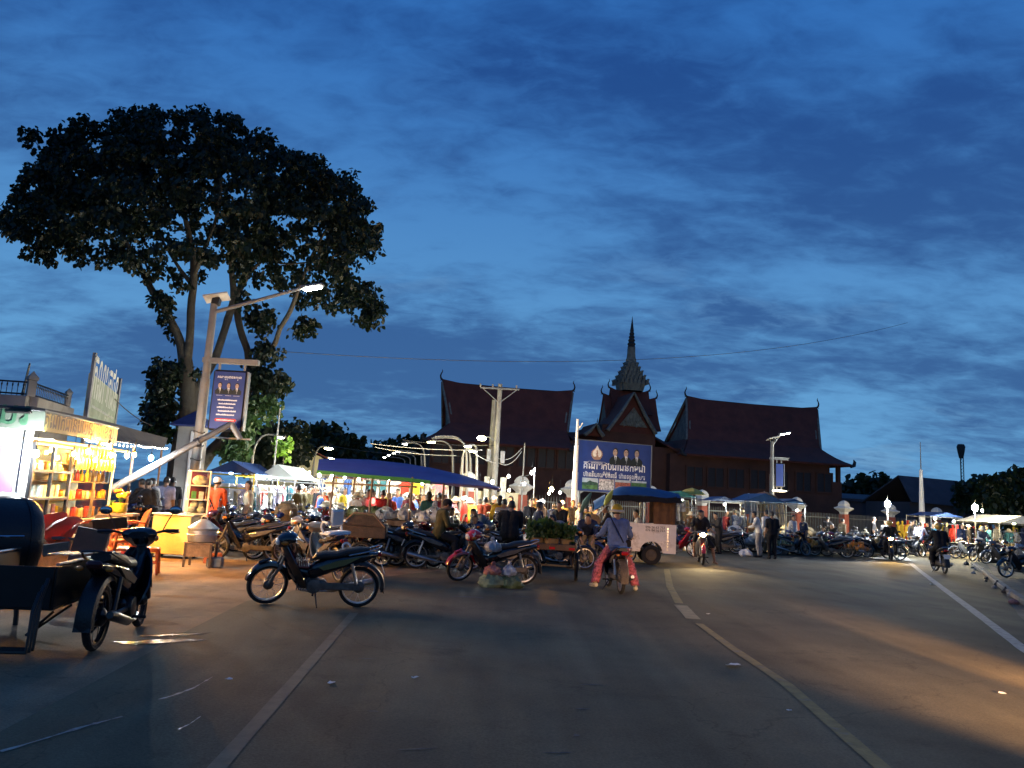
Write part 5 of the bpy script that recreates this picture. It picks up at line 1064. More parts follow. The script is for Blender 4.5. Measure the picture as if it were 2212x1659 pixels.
# fascia boards with lettering
fas = sbx('fascia', (SL * .46, -.06, 2.44), (SL * .96, .05, .30), pm('fascia_yellow', (.62, .45, .13), .6, var=.15, scale=3)); fas2 = sbx('front_fascia', (-.06, 1.0, 2.44), (.05, 2.3, .30), pm('fascia_green_grey', (.16, .19, .15), .6, var=.2, scale=3))
put_text(['គណក', 'ជានប', 'យនវត', 'លខស'], 'lettering', SL * .86, Vector((.06, -.09, 2.36)), Vector((1, 0, 0)), Vector((0, 0, 1)), Vector((0, -1, 0)), pm('brown_letter', (.10, .07, .03), .6, bump=0), fas, 1.25)
put_text(['កបន', 'ជយរ'], 'lettering', 1.9, Vector((-.09, 1.95, 2.36)), Vector((0, -1, 0)), Vector((0, 0, 1)), Vector((-1, 0, 0)), pm('green_letter', (.06, .16, .09), .6, bump=0), fas2, 1.0)
sbx('fascia_trim', (SL * .46, -.075, 2.61), (SL * .97, .06, .04), m_frame); sbx('fascia_trim', (-.075, 1.0, 2.61), (.06, 2.3, .04), m_frame); sbx('light_tube', (-.1, 1.2, 2.25), (.04, 1.0, .04), em('tube_white', (.9, .97, 1), 40))
# front end wall: white frame and pink poster
sbx('corner_post', (-.02, .06, 1.15), (.07, .1, 2.3), m_whitef); fw_ = sbx('end_wall', (.03, 1.1, 1.15), (.04, 2.0, 2.3), m_whitef)
sbx('pink_poster', (-.0, .75, 1.66), (.02, 1.1, .72), pm('pink_print', (.55, .16, .42), .5, var=.2, scale=2), fw_); sbx('pink_poster', (-.0, .75, .90), (.02, 1.1, .66), pm('mauve_print', (.50, .22, .48), .5, var=.2, scale=2), fw_)
sbx('frame_bar', (-.02, .75, 1.27), (.05, 1.3, .06), m_whitef, fw_)
# awning over this stall and the next one
tops = [(66, 878, 12.5), (110, 886, 13.6), (170, 898, 16), (240, 914, 19), (300, 931, 22), (362, 947, 25)]; bots = [(64, 890, 12.0), (110, 905, 12.9), (168, 924, 13.9), (216, 948, 14.9), (290, 960, 18), (350, 968, 21.5)]
lefts = [(-60, 872, 12.9), (-60, 884, 12.1)]
g_ = [[P(*t_).lerp(P(*b_), s) + Vector((0, 0, -.10 * math.sin(PI * s))) - K0 for s in (0, .33, .66, 1)] for t_, b_ in zip(tops, bots)]
aw = thing('awning', 'dark brown tarpaulin awning over the snack stall', 'awning', K0); mb = MB(); mb.sheet(g_, .015); ob('tarpaulin', mb, pm('tarp_brown', (.085, .07, .06), .75, var=.3, scale=1.5), aw)
mb = MB(); mb.sheet([[P(*lefts[0]) - K0, P(*tops[0]) - K0], [P(*lefts[1]) - K0, P(*bots[0]) - K0]], .03); ob('tin_edge', mb, m_dark, aw)
for k, (t_, b_) in enumerate(zip(tops[3:], bots[3:])):
    q = P(*b_) - K0; mb = MB(); mb.tube([(q.x, q.y, -0.), (q.x, q.y, q.z - .05)], .03, 6); ob('prop', mb, m_wood, aw)
# string of tiny lights
sp_ = [P(182, 942, 14.3), P(205, 950, 14.6), P(240, 955, 15.8), P(300, 960, 18), P(330, 963, 19.5), P(366, 966, 21.4)]
stl = thing('string_light', 'string of tiny white beads of light along the awning edge', 'string light', sp_[0]); mb = MB(); mb2 = MB(); n_ = 0
for a, b in zip(sp_, sp_[1:]):
    for k in range(7): c = a.lerp(b, k / 7) - sp_[0]; c.z -= .03 * math.sin(PI * (n_ % 7) / 7); mb2.sph(c - Vector((0, 0, .03)), .02, 6, 4); n_ += 1
mb.tube([p - sp_[0] for p in sp_], .006, 4); ob('cord', mb, m_cable, stl); struct(ob('beads', mb2, em('bead_light', (1, .95, .8), 14), stl), 'stuff')
# goods (each its own thing, alike ones share a label and group)
def goods(name, mbf, mats, cat): return mbf.mesh(name, mats[0]), mats, cat
mb = MB(); mb.lathe([(.034, 0), (.036, .01), (.036, .12), (.014, .16), (.014, .19), (.016, .19), (.016, .205), (.001, .206)], 10); me_bottle = mb.mesh('bottle', m_white, 50)
mb = MB(); mb.lathe([(.045, 0), (.047, .02), (.047, .10), (.036, .115), (.042, .12), (.042, .14), (.001, .142)], 10); me_jar = mb.mesh('jar', m_white, 50)
mb = MB(); mb.box((0, 0, .09), (.11, .06, .18), b=.006); me_box = mb.mesh('carton', m_white)
mb = MB(); gp = [[(-.055 * (1 - .1 * abs(v)) , .0, -.09 + .0 * v) for v in (0,)]]
rr_ = random.Random(4); mb.loft([[(x * (.052 if abs(z) < .08 else .055), y * (.022 * (1 - (z / .095) ** 2) + .002), z) for x, y in ((-1, 0), (-.5, -1), (.5, -1), (1, 0), (.5, 1), (-.5, 1))] for z in (-.09, -.07, -.03, .02, .07, .09)]); me_pack = mb.mesh('packet', m_white, 60)
GM = {k: pm('goods_' + k, c, .35, var=.3, scale=18, bump=0) for k, c in dict(yellow=(.78, .50, .03), orange=(.72, .24, .03), red=(.5, .04, .03), white=(.7, .68, .62), green=(.10, .30, .08), brown=(.20, .10, .05), cream=(.62, .50, .28), blue=(.06, .12, .35), pink=(.55, .15, .28)).items()}
def good(kind, me, pos, mat, label, group, rz=0., rx=0., sc=1.):
    o = bpy.data.objects.new(kind, me); COL.objects.link(o); o.location = pos; o.rotation_euler = (rx, 0, rz); o.scale = (sc,) * 3; o.material_slots[0].link = 'OBJECT'; o.material_slots[0].material = mat
    return tag(o, label, kind.replace('_', ' '), group)
rg_ = random.Random(9)
for k in range(22): good('snack_packet', me_pack, SW(1.56 + (k % 11) * .175 + rg_.uniform(-.02, .02), -.06 - .03 * (k // 11), 2.04 - .20 * (k // 11)), GM[rg_.choice(['yellow', 'yellow', 'yellow', 'orange'])], 'yellow snack packet hung in rows under the stall ceiling', 'snack packets hung in the stall', SA + rg_.uniform(-.3, .3), sc=1.15)
for row, (z, kinds) in enumerate(((1.81, 'box'), (1.51, 'bottle'), (1.19, 'jar'), (H0 + .02, 'box'))):
    n_ = {'box': 14, 'bottle': 20, 'jar': 17}[kinds]
    for k in range(n_):
        x = 1.58 + 1.9 * (k + .5) / n_
        good({'box': 'carton', 'bottle': 'sauce_bottle', 'jar': 'jar'}[kinds], {'box': me_box, 'bottle': me_bottle, 'jar': me_jar}[kinds], SW(x, rg_.uniform(.08, .2), z + .012), GM[rg_.choice(['yellow', 'orange', 'cream', 'red', 'brown', 'white', 'green'] if row else ['yellow', 'orange', 'red', 'pink', 'cream'])], ['small carton on the top yellow shelf of the snack stall', 'sauce bottle on the middle yellow shelf of the snack stall', 'jar on the lower yellow shelf of the snack stall', 'carton standing along the snack stall counter'][row], 'goods on the yellow shelves row %s' % 'abcd'[row], SA + rg_.uniform(-.25, .25), sc=rg_.uniform(.9, 1.25))
for row, (z, me_, nm, cs) in enumerate(((1.65, me_jar, 'jar', ['white', 'cream', 'orange']), (1.21, me_box, 'drink_carton', ['white', 'blue', 'cream']), (H0 + .07, me_box, 'drink_carton', ['red', 'white', 'pink', 'cream']))):
    for k in range(9): good(nm, me_, SW(.12 + .15 * k, rg_.uniform(.08, .2), z + .012), GM[rg_.choice(cs)], ['pale jar on the upper shelf behind the black framed glass', 'drink carton on the middle shelf behind the black framed glass', 'colourful carton at the bottom of the black framed case'][row], 'goods in the glass case row %s' % 'abc'[row], SA, sc=1.2)
for (px, py, d, mat, r_, lab) in [(78, 972, 11.9, m_bw, .075, 'glaring white bulb at the corner of the snack stall'), (192, 968, 13.6, m_ba, .06, 'amber bulb nearest the black framed glass case'), (207, 986, 13.9, m_ba, .05, 'lower amber bulb before the yellow shelves'), (242, 976, 14.6, m_ba, .065, 'amber bulb at the end of the yellow shelves'), (236, 958, 14.6, m_ba, .05, 'small amber bulb just under the awning hip'), (275, 978, 15.6, m_ba, .06, 'first of two amber bulbs hung past the shelves'), (291, 976, 16.2, m_ba, .06, 'second of two amber bulbs hung past the shelves'), (327, 984, 17.5, m_bw, .08, 'white bulb hung at the far end of the awning'), (160, 973, 13.2, m_ba, .045, 'dim amber bulb over the glass case end')]:
    bulb(P(px, py, d), lab, mat, r_, 'bulbs of the snack stall', .2)
# table beside it with flower pots
tbl = thing('plank_table', 'rough plank table end beside the snack stall carrying flower pots', 'table', P(262, 1112, 14.6)); tz = tbl.location.z
mb = MB(); mb.box((-.12, .15, 0), (.62, .5, .05), (0, 0, R(12)), b=.008); ob('top', mb, m_wood, tbl); mb = MB(); mb.box((-.12, -.08, -.12), (.58, .03, .2), (0, 0, R(12)), b=.005); ob('apron', mb, m_dwood, tbl)
for x, y in ((-.38, -.08), (.12, .0), (-.4, .3), (.1, .38)): mb = MB(); mb.box((x, y, -tz / 2), (.06, .06, tz), b=.006); ob('leg', mb, m_dwood, tbl)
for k, (px, d, s, lab) in enumerate(((257, 14.6, .8, 'larger yellow flower pot with orange blossoms on the plank table'), (238, 14.6, .55, 'smaller yellow pot beside the orange blossoms'))):
    p = P(px, 1107, d); p.z = tz + .03; th = thing('flower_pot', lab, 'flower pot', p, 0, 'flower pots on the plank table'); th.scale = (s,) * 3
    mb = MB(); mb.lathe([(.10, 0), (.14, .04), (.15, .12), (.16, .20), (.17, .20), (.17, .23), (.13, .23), (.12, .2), (.001, .19)], 14); ob('pot', mb, GM['yellow'], th)
    mb = MB()
    for j in range(10): a = j * .63; mb.tube([(0, 0, .2), (.06 * math.cos(a), .06 * math.sin(a), .34), (.12 * math.cos(a), .12 * math.sin(a), .42)], .006, 4)
    struct(ob('stems', mb, m_leaf3, th), 'stuff')
    if k == 0:
        for j in range(12): a = j * 1.9; r_ = .05 + .10 * (j % 4) / 3; mb = MB(); mb.sph((r_ * math.cos(a), r_ * math.sin(a), .40 + .05 * (j % 3)), (.05, .05, .055), 8, 5, jit=.2); ob('blossom', mb, GM['orange' if j % 3 else 'yellow'], th)
# plastic chair and stools
m_orange = pm('orange_plastic', (.72, .13, .02), .4, var=.12, bump=0); m_redp = pm('red_plastic', (.50, .045, .02), .4, var=.12, bump=0)
ch = thing('plastic_chair', 'orange plastic chair with rounded back beside the plank table', 'chair', GX(288, 12.9), R(215))
mb = MB(); mb.sheet([[(.22 - .44 * i / 4, -.22 + .44 * j / 4, .44 + .02 * abs(j - 2)) for j in range(5)] for i in range(5)], .02); ob('seat', mb, m_orange, ch)
mb = MB(); mb.sheet([[(-.22 - .10 * i / 5 + .06 * ((j - 3) / 3) ** 2, (-.22 + .44 * j / 6) * (1 - .25 * (i / 5) ** 3), .46 + .42 * i / 5 - .07 * (i / 5) * ((j - 3) / 3) ** 2) for j in range(7)] for i in range(6)], .015); ob('backrest', mb, m_orange, ch)
for s in (-1, 1):
    mb = MB(); mb.tube([(.2, s * .23, .44), (.18, s * .26, .62), (-.1, s * .26, .66), (-.25, s * .22, .64)], .02, 6, flat=.6); ob('armrest', mb, m_orange, ch)
    for x in (-.2, .2): mb = MB(); mb.tube([(x * .95, s * .2, .44), (x * 1.15, s * .24, 0)], [.028, .02], 6); ob('leg', mb, m_orange, ch)
for z_, lab_ in ((.13, 'middle orange plastic chair of the stack by the stall'), (.26, 'topmost orange plastic chair of the stack by the stall')): dup(ch, ch.location + Vector((.015, .02, z_)), ch.rotation_euler.z, lab_)
def make_stool(loc, rz, mat, label):
    th = thing('plastic_stool', label, 'stool', loc, rz, 'orange plastic stools by the snack stall'); mb = MB(); mb.box((0, 0, .44), (.28, .28, .03), b=.012); mb.box((0, 0, .405), (.26, .26, .05), b=.012); ob('seat', mb, mat, th)
    for x in (-1, 1):
        for y in (-1, 1): mb = MB(); mb.tube([(x * .11, y * .11, .42), (x * .15, y * .15, 0)], [.03, .022], 5); ob('leg', mb, mat, th)
    mb = MB()
    for a, b in (((-.135, -.135), (.135, -.135)), ((.135, -.135), (.135, .135)), ((.135, .135), (-.135, .135)), ((-.135, .135), (-.135, -.135))): mb.tube([(*a, .2), (*b, .2)], .012, 5)
    ob('stretcher', mb, mat, th); return th
make_stool(G(320, 1240), .3, m_orange, 'single orange stool in front of the yellow cart'); make_stool(G(285, 1235), .7, m_redp, 'red stool in the stack nearest the motorbike handlebar'); s_ = make_stool(G(250, 1238), .1, m_redp, 'red stool at the left end of the stools')
s_ = make_stool(G(285, 1235), .75, m_orange, 'orange stool nested on top of the red one'); s_.location.z = .12; s_ = make_stool(G(262, 1215), .4, m_redp, 'tall red stool pile behind the others'); s_.location.z = .14
# leaning boards, orange cloth, crate
def board(px0, d0, c, sz, rot, mat, name, label, cat):
    mb = MB(); mb.box((0, 0, 0), sz, b=.008); return tag(ob(name, mb, mat, None, c, rot), label, cat)
m_ply = pm('plywood_brown', (.17, .085, .05), .7, var=.25, scale=3); m_ply2 = pm('weathered_board', (.16, .135, .10), .8, var=.3, scale=4)
board(0, 0, P(191, 1180, 10.4) , (.50, .025, .46), (R(-8), R(6), R(-14)), m_ply, 'plywood_board', 'reddish brown plywood board leaning in front of the stools', 'board')
board(0, 0, P(238, 1131, 11.6), (.48, .03, .17), (R(10), R(-8), R(10)), m_black, 'black_tray', 'black framed tray board tilted on the low table', 'tray')
board(0, 0, P(122, 1186, 9.9), (.36, .03, .15), (R(-5), R(-10), R(-8)), m_ply2, 'weathered_plank', 'weathered grey plank beside the plywood board', 'plank')
lt_ = thing('low_table', 'low work table with green legs behind the orange cloth', 'table', GX(135, 10.8), .1)
mb = MB(); mb.box((0, 0, .78), (1.1, .7, .04), b=.01); ob('top', mb, m_ply2, lt_)
for x in (-.5, .5):
    for y in (-.3, .3): mb = MB(); mb.box((x, y, .38), (.06, .06, .76)); ob('leg', mb, pm('green_paint', (.02, .12, .05), .5), lt_)
oc = P(75, 1120, 10.6); g_ = []
for i in range(13):                                   # cloth thrown over the table edge, folds running down
    u = i / 12; g_.append([Vector((.06 + .50 * u + .02 * math.sin(6 * v + 9 * u), .42 - .62 * v + .04 * math.sin(11 * u), .06 - .10 * u - .30 * v * v * (.55 + .6 * u) + .035 * math.sin(14 * u + 2 * v))) for v in (0, .2, .4, .6, .8, 1)])
mb = MB(); mb.sheet(g_, .006); oco = tag(ob('orange_cloth', mb, leafm('orange_cloth', (.72, .13, .02)), None, oc), 'bright orange cloth draped over the low work table', 'cloth')
# yellow food cart with glass cabinet
yc = thing('food_cart', 'yellow painted food cart box standing under the street lamp', 'food cart', G(361, 1206), R(-4)); yd = yc.location.y; kx = yd / FPX
mb = MB(); mb.box((0, .25, .49), (.84, .5, .82), b=.015); ob('box', mb, pm('cart_yellow', (.74, .58, .24), .5, var=.1, scale=2.5), yc); mb = MB(); mb.box((.03, .25, .915), (.92, .6, .03), b=.006); ob('top', mb, m_whitef, yc)
for x in (-.36, .36):
    for y in (.05, .45): mb = MB(); mb.box((x, y, .04), (.05, .05, .08)); ob('foot', mb, m_black, yc)
cb = thing('glass_cabinet', 'white framed glass cabinet with maroon side on the yellow cart', 'cabinet', Vector((G(361, 1206).x + .40, yd + .22, .93)), R(28))
for x in (-.2, .2):
    for y in (-.2, .2): mb = MB(); mb.box((x, y, .47), (.035, .035, .94), b=.004); ob('post', mb, m_whitef, cb)
for z in (.02, .32, .62, .93): mb = MB(); mb.box((0, 0, z), (.43, .43, .025), b=.004); ob('shelf', mb, m_whitef, cb)
mb = MB(); mb.box((.205, 0, .47), (.012, .40, .9)); ob('side_panel', mb, pm('maroon_panel', (.16, .025, .02), .4, var=.3, scale=3), cb); mb = MB(); mb.box((0, .2, .47), (.4, .012, .9)); ob('back_panel', mb, MAT['maroon_panel'], cb); mb = MB(); mb.box((0, -.21, .47), (.36, .004, .88)); ob('front_glass', mb, m_glass, cb)
cm = Matrix.Translation(cb.location) @ Matrix.Rotation(R(28), 4, 'Z'); mb = MB(); mb.sph((0, 0, .075), (.085, .085, .075), 12, 8); me_bun = mb.mesh('bun', pm('steamed_bun', (.72, .62, .45), .6, var=.1))
for k, (x, y, z) in enumerate([(-.1, -.1, .035), (.09, -.1, .035), (-.0, .06, .035), (-.05, -.05, .14), (.08, 0, .14)]): tag(link('steamed_bun', me_bun, None, cm @ Vector((x, y, z))), 'pale bun heaped at the bottom of the glass cabinet', 'bun', 'buns in the cabinet')
for k, (x, z, m_) in enumerate([(-.08, .335, GM['green']), (.07, .335, GM['white'])]): good('carton', me_box, cm @ Vector((x, -.05, z)), m_, ['green packet on the middle cabinet shelf', 'white carton on the middle cabinet shelf'][k], None, .3, sc=.9)
mb = MB(); mb.sph((0, 0, .1), (.16, .12, .11), 12, 8, jit=.12); tag(ob('bread_bag', mb, GM['cream'], None, cm @ Vector((.02, 0, .63))), 'pale bag of bread on the top cabinet shelf', 'bag')
# steamer on its stand
ss = thing('wooden_stand', 'small worn wooden stand carrying the steamer pot', 'stand', G(430, 1224), R(6))
mb = MB(); mb.box((0, 0, .46), (.54, .46, .03), b=.005); ob('top', mb, m_wood, ss); mb = MB(); mb.box((0, -.2, .33), (.48, .02, .26), b=.003); ob('front_board', mb, m_wood, ss)
for x in (-.24, .24):
    for y in (-.2, .2): mb = MB(); mb.box((x, y, .225), (.04, .04, .45)); ob('leg', mb, m_dwood, ss)
m_alu = pm('aluminium', (.50, .49, .46), .42, .85, var=.2, scale=8)
sp2 = thing('steamer_pot', 'large dented aluminium steamer with conical lid on a wooden stand', 'pot', ss.location + Vector((0, 0, .478)))
mb = MB(); mb.lathe([(.20, 0), (.26, .01), (.27, .06), (.275, .13), (.285, .14), (.275, .15), (.275, .22), (.285, .23), (.27, .25)], 28); ob('pot', mb, m_alu, sp2); mb = MB(); mb.lathe([(.295, .25), (.295, .265), (.27, .28), (.15, .37), (.06, .43), (.001, .44)], 28); ld = ob('lid', mb, m_alu, sp2); mb = MB(); mb.tube([(-.06, 0, .42), (-.055, 0, .47), (0, 0, .50), (.055, 0, .47), (.06, 0, .42)], .012, 7); ob('lid_handle', mb, m_alu, ld)
mb = MB(); mb.box((0, 0, .1), (.30, .2, .2), b=.03); tag(ob('concrete_block', mb, m_conc, None, G(463, 1226), (0, 0, .2)), 'rough concrete block on the dirt beside the stand', 'block')
mb = MB(); mb.tube([(0, 0, .2), (0, 0, .5)], .025, 8); tag(ob('iron_pin', mb, m_dwood, None, G(463, 1226)), 'short iron pin standing in the concrete block', 'pin')
for k in range(3): mb = MB(); mb.box((0, 0, .1), (.09, .2, .2), b=.008); tag(ob('red_brick', mb, pm('brick_red', (.32, .09, .05), .9, var=.25, scale=9), None, G(447 + 13 * k, 1216), (0, 0, .2 * k)), ['left red brick behind the concrete block', 'middle red brick behind the concrete block', 'right red brick behind the concrete block'][k], 'brick')
mb = MB(); mb.lathe([(.035, 0), (.037, .2), (.015, .27), (.015, .33), (.001, .331)], 10); tag(ob('green_bottle', mb, GM['green'], None, G(453, 1200)), 'green bottle standing behind the concrete block', 'bottle')

# ------------------------------------------------------------------ foreground motorbikes
loc, rz, wb = between((574, 1306), (771, 1311)); print('bike1 wheelbase', wb)
bk1 = place(make_bike('black motorbike on its kickstand in the middle foreground, front wheel turned', R(18), dict(decal=pm('decal_olive', (.16, .15, .05), .5))), loc, rz, -LEAN * .8)
mb = MB()                                            # red slatted leg-guard behind the shield
for k in range(6): mb.box((.26 - .03 * k, .0, .60), (.012, .24, .09), (0, R(10), 0))
mb.box((.18, 0, .555), (.2, .26, .02)); ob('slatted_tray', mb, pm('tray_red', (.22, .03, .03), .35), bk1)
loc, rz, wb = between((603, 1222), (832, 1288)); print('bike2', wb)
m_beige = pm('beige_panel', (.42, .35, .25), .35, coat=.3, bump=0)
bk2 = place(make_bike('beige scooter with a white child seat behind the black motorbike', R(-10), dict(shield=m_beige, cowl=m_beige, body=m_blackgloss, fender=m_blackgloss), basket=False), loc, rz, -LEAN)
mb = MB(); mb.box((-.62, 0, 1.14), (.06, .24, .30), (0, R(-14), 0), b=.05); ob('child_backrest', mb, m_white, bk2)
for s in (-1, 1): mb = MB(); mb.tube([(-.40, s * .17, .86), (-.34, s * .19, .98), (-.42, s * .19, 1.08), (-.62, s * .17, 1.06)], .020, 8); ob('child_seat_arm', mb, m_white, bk2)
mb = MB(); mb.box((-.5, 0, .88), (.34, .34, .04), b=.015); mb.tube([(-.34, -.2, .87), (-.7, -.2, .87), (-.7, .2, .87), (-.34, .2, .87)], .02, 7); ob('child_seat_base', mb, m_white, bk2)
mb = MB(); mb.lathe([(.05, 0), (.055, .01), (.085, .01), (.085, 0)], 18, (-.97, 0, .66), Matrix.Rotation(R(-72), 3, 'Y'), closed=True); ob('spare_ring', mb, m_white, bk2)
loc, rz, wb = between((982, 1257), (1138, 1263)); print('bike3', wb)
m_redg = pm('red_gloss_paint', (.40, .010, .018), .2, coat=.6, var=.15, bump=0)
bk3 = place(make_bike('red and black motorbike facing left with plastic bags on the ground', R(24), dict(cowl=m_redg, fender=m_redg)), loc, rz, -LEAN * .7)
mb = MB(); mb.prism([(0, .06), (.02, .015), (.06, .012), (.03, -.015), (.04, -.06), (0, -.03), (-.04, -.06), (-.03, -.015), (-.06, .012), (-.02, .015)], .148, .156, lambda u, w_, t_: (.40 + u, t_, .94 + w_)); ob('star_sticker', mb, m_white, bk3)
# left motorbike with its side platform
loc, rz, wb = between((297, 1352), (197, 1408)); print('bike4', wb)
bk4 = place(make_bike('dark motorbike with mirrors standing at the left, seen from behind', R(6), plate=False), loc, rz, 0); bk4.scale = (1.08,) * 3
for c_ in bk4.children_recursive:  # metal and tail light blackened: silhouette shade put into their colour
    if c_.type == 'MESH' and c_.data.materials[0] in (m_steel, m_dusty, m_chrome) and not c_.name.startswith('mirror'): c_.data.materials[0] = pm('black_steel_and_shade', (.012, .012, .014), .3, .2, var=.3, bump=0)
    if c_.name.startswith('tail_light'): c_.data.materials[0] = pm('shaded_tail', (.05, .006, .006), .4)
sm = Matrix.Translation(loc) @ Matrix.Rotation(rz, 4, 'Z'); car = thing('side_cart', 'black steel side cart with shiny rails left of the dark motorbike', 'side cart', loc, rz)
m_bsteel = pm('black_steel_and_shade', (.012, .012, .014), .3, .2, var=.3, bump=0)
mb = MB(); mb.box((-.35, .72, .44), (1.5, .95, .04), b=.01); ob('deck', mb, m_bsteel, car)
for y in (.26, 1.18): mb = MB(); mb.box((-.35, y, .62), (1.5, .02, .36), b=.005); ob('side_panel', mb, m_bsteel, car)
mb = MB(); mb.box((-1.1, .72, .62), (.02, .9, .36), b=.005); ob('end_panel', mb, m_bsteel, car)
for y in (.25, 1.19): mb = MB(); mb.tube([(-1.1, y, .82), (.4, y, .82)], .018, 8); ob('top_rail', mb, m_chrome, car)
for k in range(4): mb = MB(); mb.tube([(.0 - .0 * k, .34 + .07 * k, .84), (-.55, .34 + .07 * k, .86)], .010, 6); ob('rack_bar', mb, m_chrome, car)
for k in range(3): mb = MB(); x = -1.14 - .07 * k; mb.tube([(x, .3, .70 - .05 * k), (x - .1, .3, .55 - .05 * k), (x - .12, .3, .12), (x - .12, 1.0, .12)], .018, 7); ob('step_tube', mb, m_bsteel, car)
cwl = bpy.data.objects.new('cart_wheel', None); COL.objects.link(cwl); cwl.parent = car; cwl.location = (-.3, 1.28, WR); wheel_parts(cwl, dict(rim=m_steel))
mb = MB(); mb.tube([(-.2, .1, .4), (-.2, .3, .4)], .02, 6); mb.tube([(.2, .1, .45), (.2, .3, .45)], .02, 6); mb.tube([(-.2, .2, .4), (.2, .2, .45)], .02, 6); ob('coupling', mb, m_bsteel, car)
mb = MB(); mb.tube([(-.35, .5, .3), (-.4, .7, .08), (-.1, .75, .07), (.1, .5, .3)], .014, 6); ob('prop_stand', mb, m_bsteel, car)
hb = GX(20, 8.6)
hood = thing('covered_drum', 'large rounded black covered drum at the left edge behind the cart', 'drum', (hb.x - .10, hb.y, 0), R(50)); mb = MB()
mb.lathe([(.30, -.42), (.40, -.40), (.45, -.34), (.46, -.25), (.46, .25), (.45, .34), (.40, .40), (.30, .42)], 28, (0, 0, .88), AX_X); ob('drum', mb, m_black, hood)
for x in (-.26, .26):
    mb = MB(); mb.lathe([(.462, -.015), (.468, -.015), (.468, .015), (.462, .015)], 28, (x, 0, .88), AX_X, closed=True); ob('hoop', mb, m_black, hood)
    for s in (-1, 1): mb = MB(); mb.tube([(x, s * .25, .52), (x, s * .33, 0)], .025, 6); ob('leg', mb, m_bsteel, hood)
mb = MB(); mb.tube([(-.16, -.44, .95), (-.16, -.50, .95), (.16, -.50, .95), (.16, -.44, .95)], .012, 7); ob('handle', mb, m_chrome, hood)
# ------------------------------------------------------------------ copyable bikes and people
PB = [make_bike('parked', R(14), group='motorbikes parked at the market'), make_bike('parked', R(-16), group='motorbikes parked at the market', style='scooter')]
BC = dict(black=m_blackgloss, red=m_redg, silver=pm('silver_paint', (.30, .30, .31), .25, .4, bump=0), blue=pm('blue_paint', (.02, .04, .16), .2, coat=.5, bump=0), white=pm('white_gloss', (.55, .54, .52), .25, coat=.4, bump=0), grey=pm('grey_paint', (.07, .07, .075), .25, coat=.4, bump=0), maroon=pm('maroon_paint', (.10, .01, .015), .2, coat=.5, bump=0))
def bike(px, d, rz, c, label, k=0, lean=-LEAN * .8, loc=None, skip=()):
    m = BC[c]; return dup(PB[k], loc or GX(px, d), (lean, 0, rz), label, None, dict(leg_shield=m, headlight_cowl=m, front_fender=m, body=m_blackgloss if c != 'white' else m), skip)
GP = 'people among the market stalls'
FIG = dict(stand=make_person('p', 'stand', group=GP), cap=make_person('p', 'stand', hat='cap', group=GP), hair=make_person('p', 'stand', longhair=True, fem=True, sleeve=.9, group=GP), walk=make_person('p', 'walk', sleeve=.9, group=GP), reach=make_person('p', 'reach', sleeve=.9, group=GP), floppy=make_person('p', 'reach', hat='floppy', fem=True, sleeve=1., group=GP), bend=make_person('p', 'bend', sleeve=.8, group=GP), sit=make_person('p', 'sit', hat='floppy', fem=True, sleeve=.9, group=GP), sit2=make_person('p', 'sit', group=GP), ride=make_person('p', 'ride', sleeve=.9, group=GP), wide=make_person('p', 'stand', sleeve=.9, wide=1.15, group=GP))
def who(kind, px, d, rz, shirt, legs, label, z=0., sc=None, skin=None, loc=None):
    o = dup(FIG[kind], loc if loc is not None else GX(px, d, z), rz, label, None, dict(shirt=CL[shirt], trousers=CL[legs], body=SKIN[skin or 0]), scale=sc); return o
AWAY, TOC, LFT, RGT = PI / 2, -PI / 2, PI, 0.

# ------------------------------------------------------------------ near riders and people
# rider seen from behind
loc = G(1337, 1283) + Vector((0, .62, 0)); YR = AWAY + R(3)
m_mud = pm('muddy_fender', (.085, .065, .045), .7, var=.35, scale=9, bump=.2)
rb_ = make_bike('muddy motorbike ridden away from the camera at the centre right', 0., dict(fender=m_mud), plate=False); place(rb_, loc, YR); over_ = [c for c in rb_.children if c.name.startswith('rear_fender')][0]; over_.data.materials[0] = m_mud
rp1 = make_person('rider in blue hooded top, pink print trousers and yellow bucket hat seen from behind', 'astride', 'denim', 'pinkprint', 1., 1., 'bucket', 1, .011, True, bag=True, skirt=True, fem=True, shoes='cream', group='motorbike riders'); rp1.location = loc; rp1.rotation_euler = (0, 0, YR)
# oncoming rider with lit headlight
m_hl = em('headlight_warm', (1., .62, .20), 700)
def lit(bike_, strength, col=(1, .74, .38), spot=R(60), tilt=R(-5), mat=None):
    cw = [c for c in bike_.children if c.name.startswith('headlight_cowl')][0]; hl_ = [c for c in cw.children if c.name.startswith('headlight')][0]; hl_.material_slots[0].link = 'OBJECT'; hl_.material_slots[0].material = mat or m_hl
    ld_ = bpy.data.lights.new('headlamp', 'SPOT'); ld_.energy = strength; ld_.color = col; ld_.spot_size = spot; ld_.spot_blend = .45; ld_.shadow_soft_size = .04
    o = bpy.data.objects.new('headlamp', ld_); COL.objects.link(o); o.parent = bike_; o.location = (.60, 0, .88); o.rotation_euler = (R(90) + tilt, 0, R(-90)); return o
loc = G(1524, 1221) + Vector((0, .6, 0)); YO = math.atan2(-loc.y, -loc.x) + R(6)
ob1 = make_bike('red motorbike coming towards the camera with its headlight on', 0., dict(fender=m_redg, cowl=BC['grey'], shield=BC['grey'])); place(ob1, loc, YO); lit(ob1, 300)
op1 = make_person('dark clothed rider with foot down behind a glowing headlight, looking aside', 'foot_down', 'dark', 'black', .5, .55, None, 1, .013, True, turn=R(55), shoes=None, group='motorbike riders'); op1.location = loc; op1.rotation_euler = (0, 0, YO)
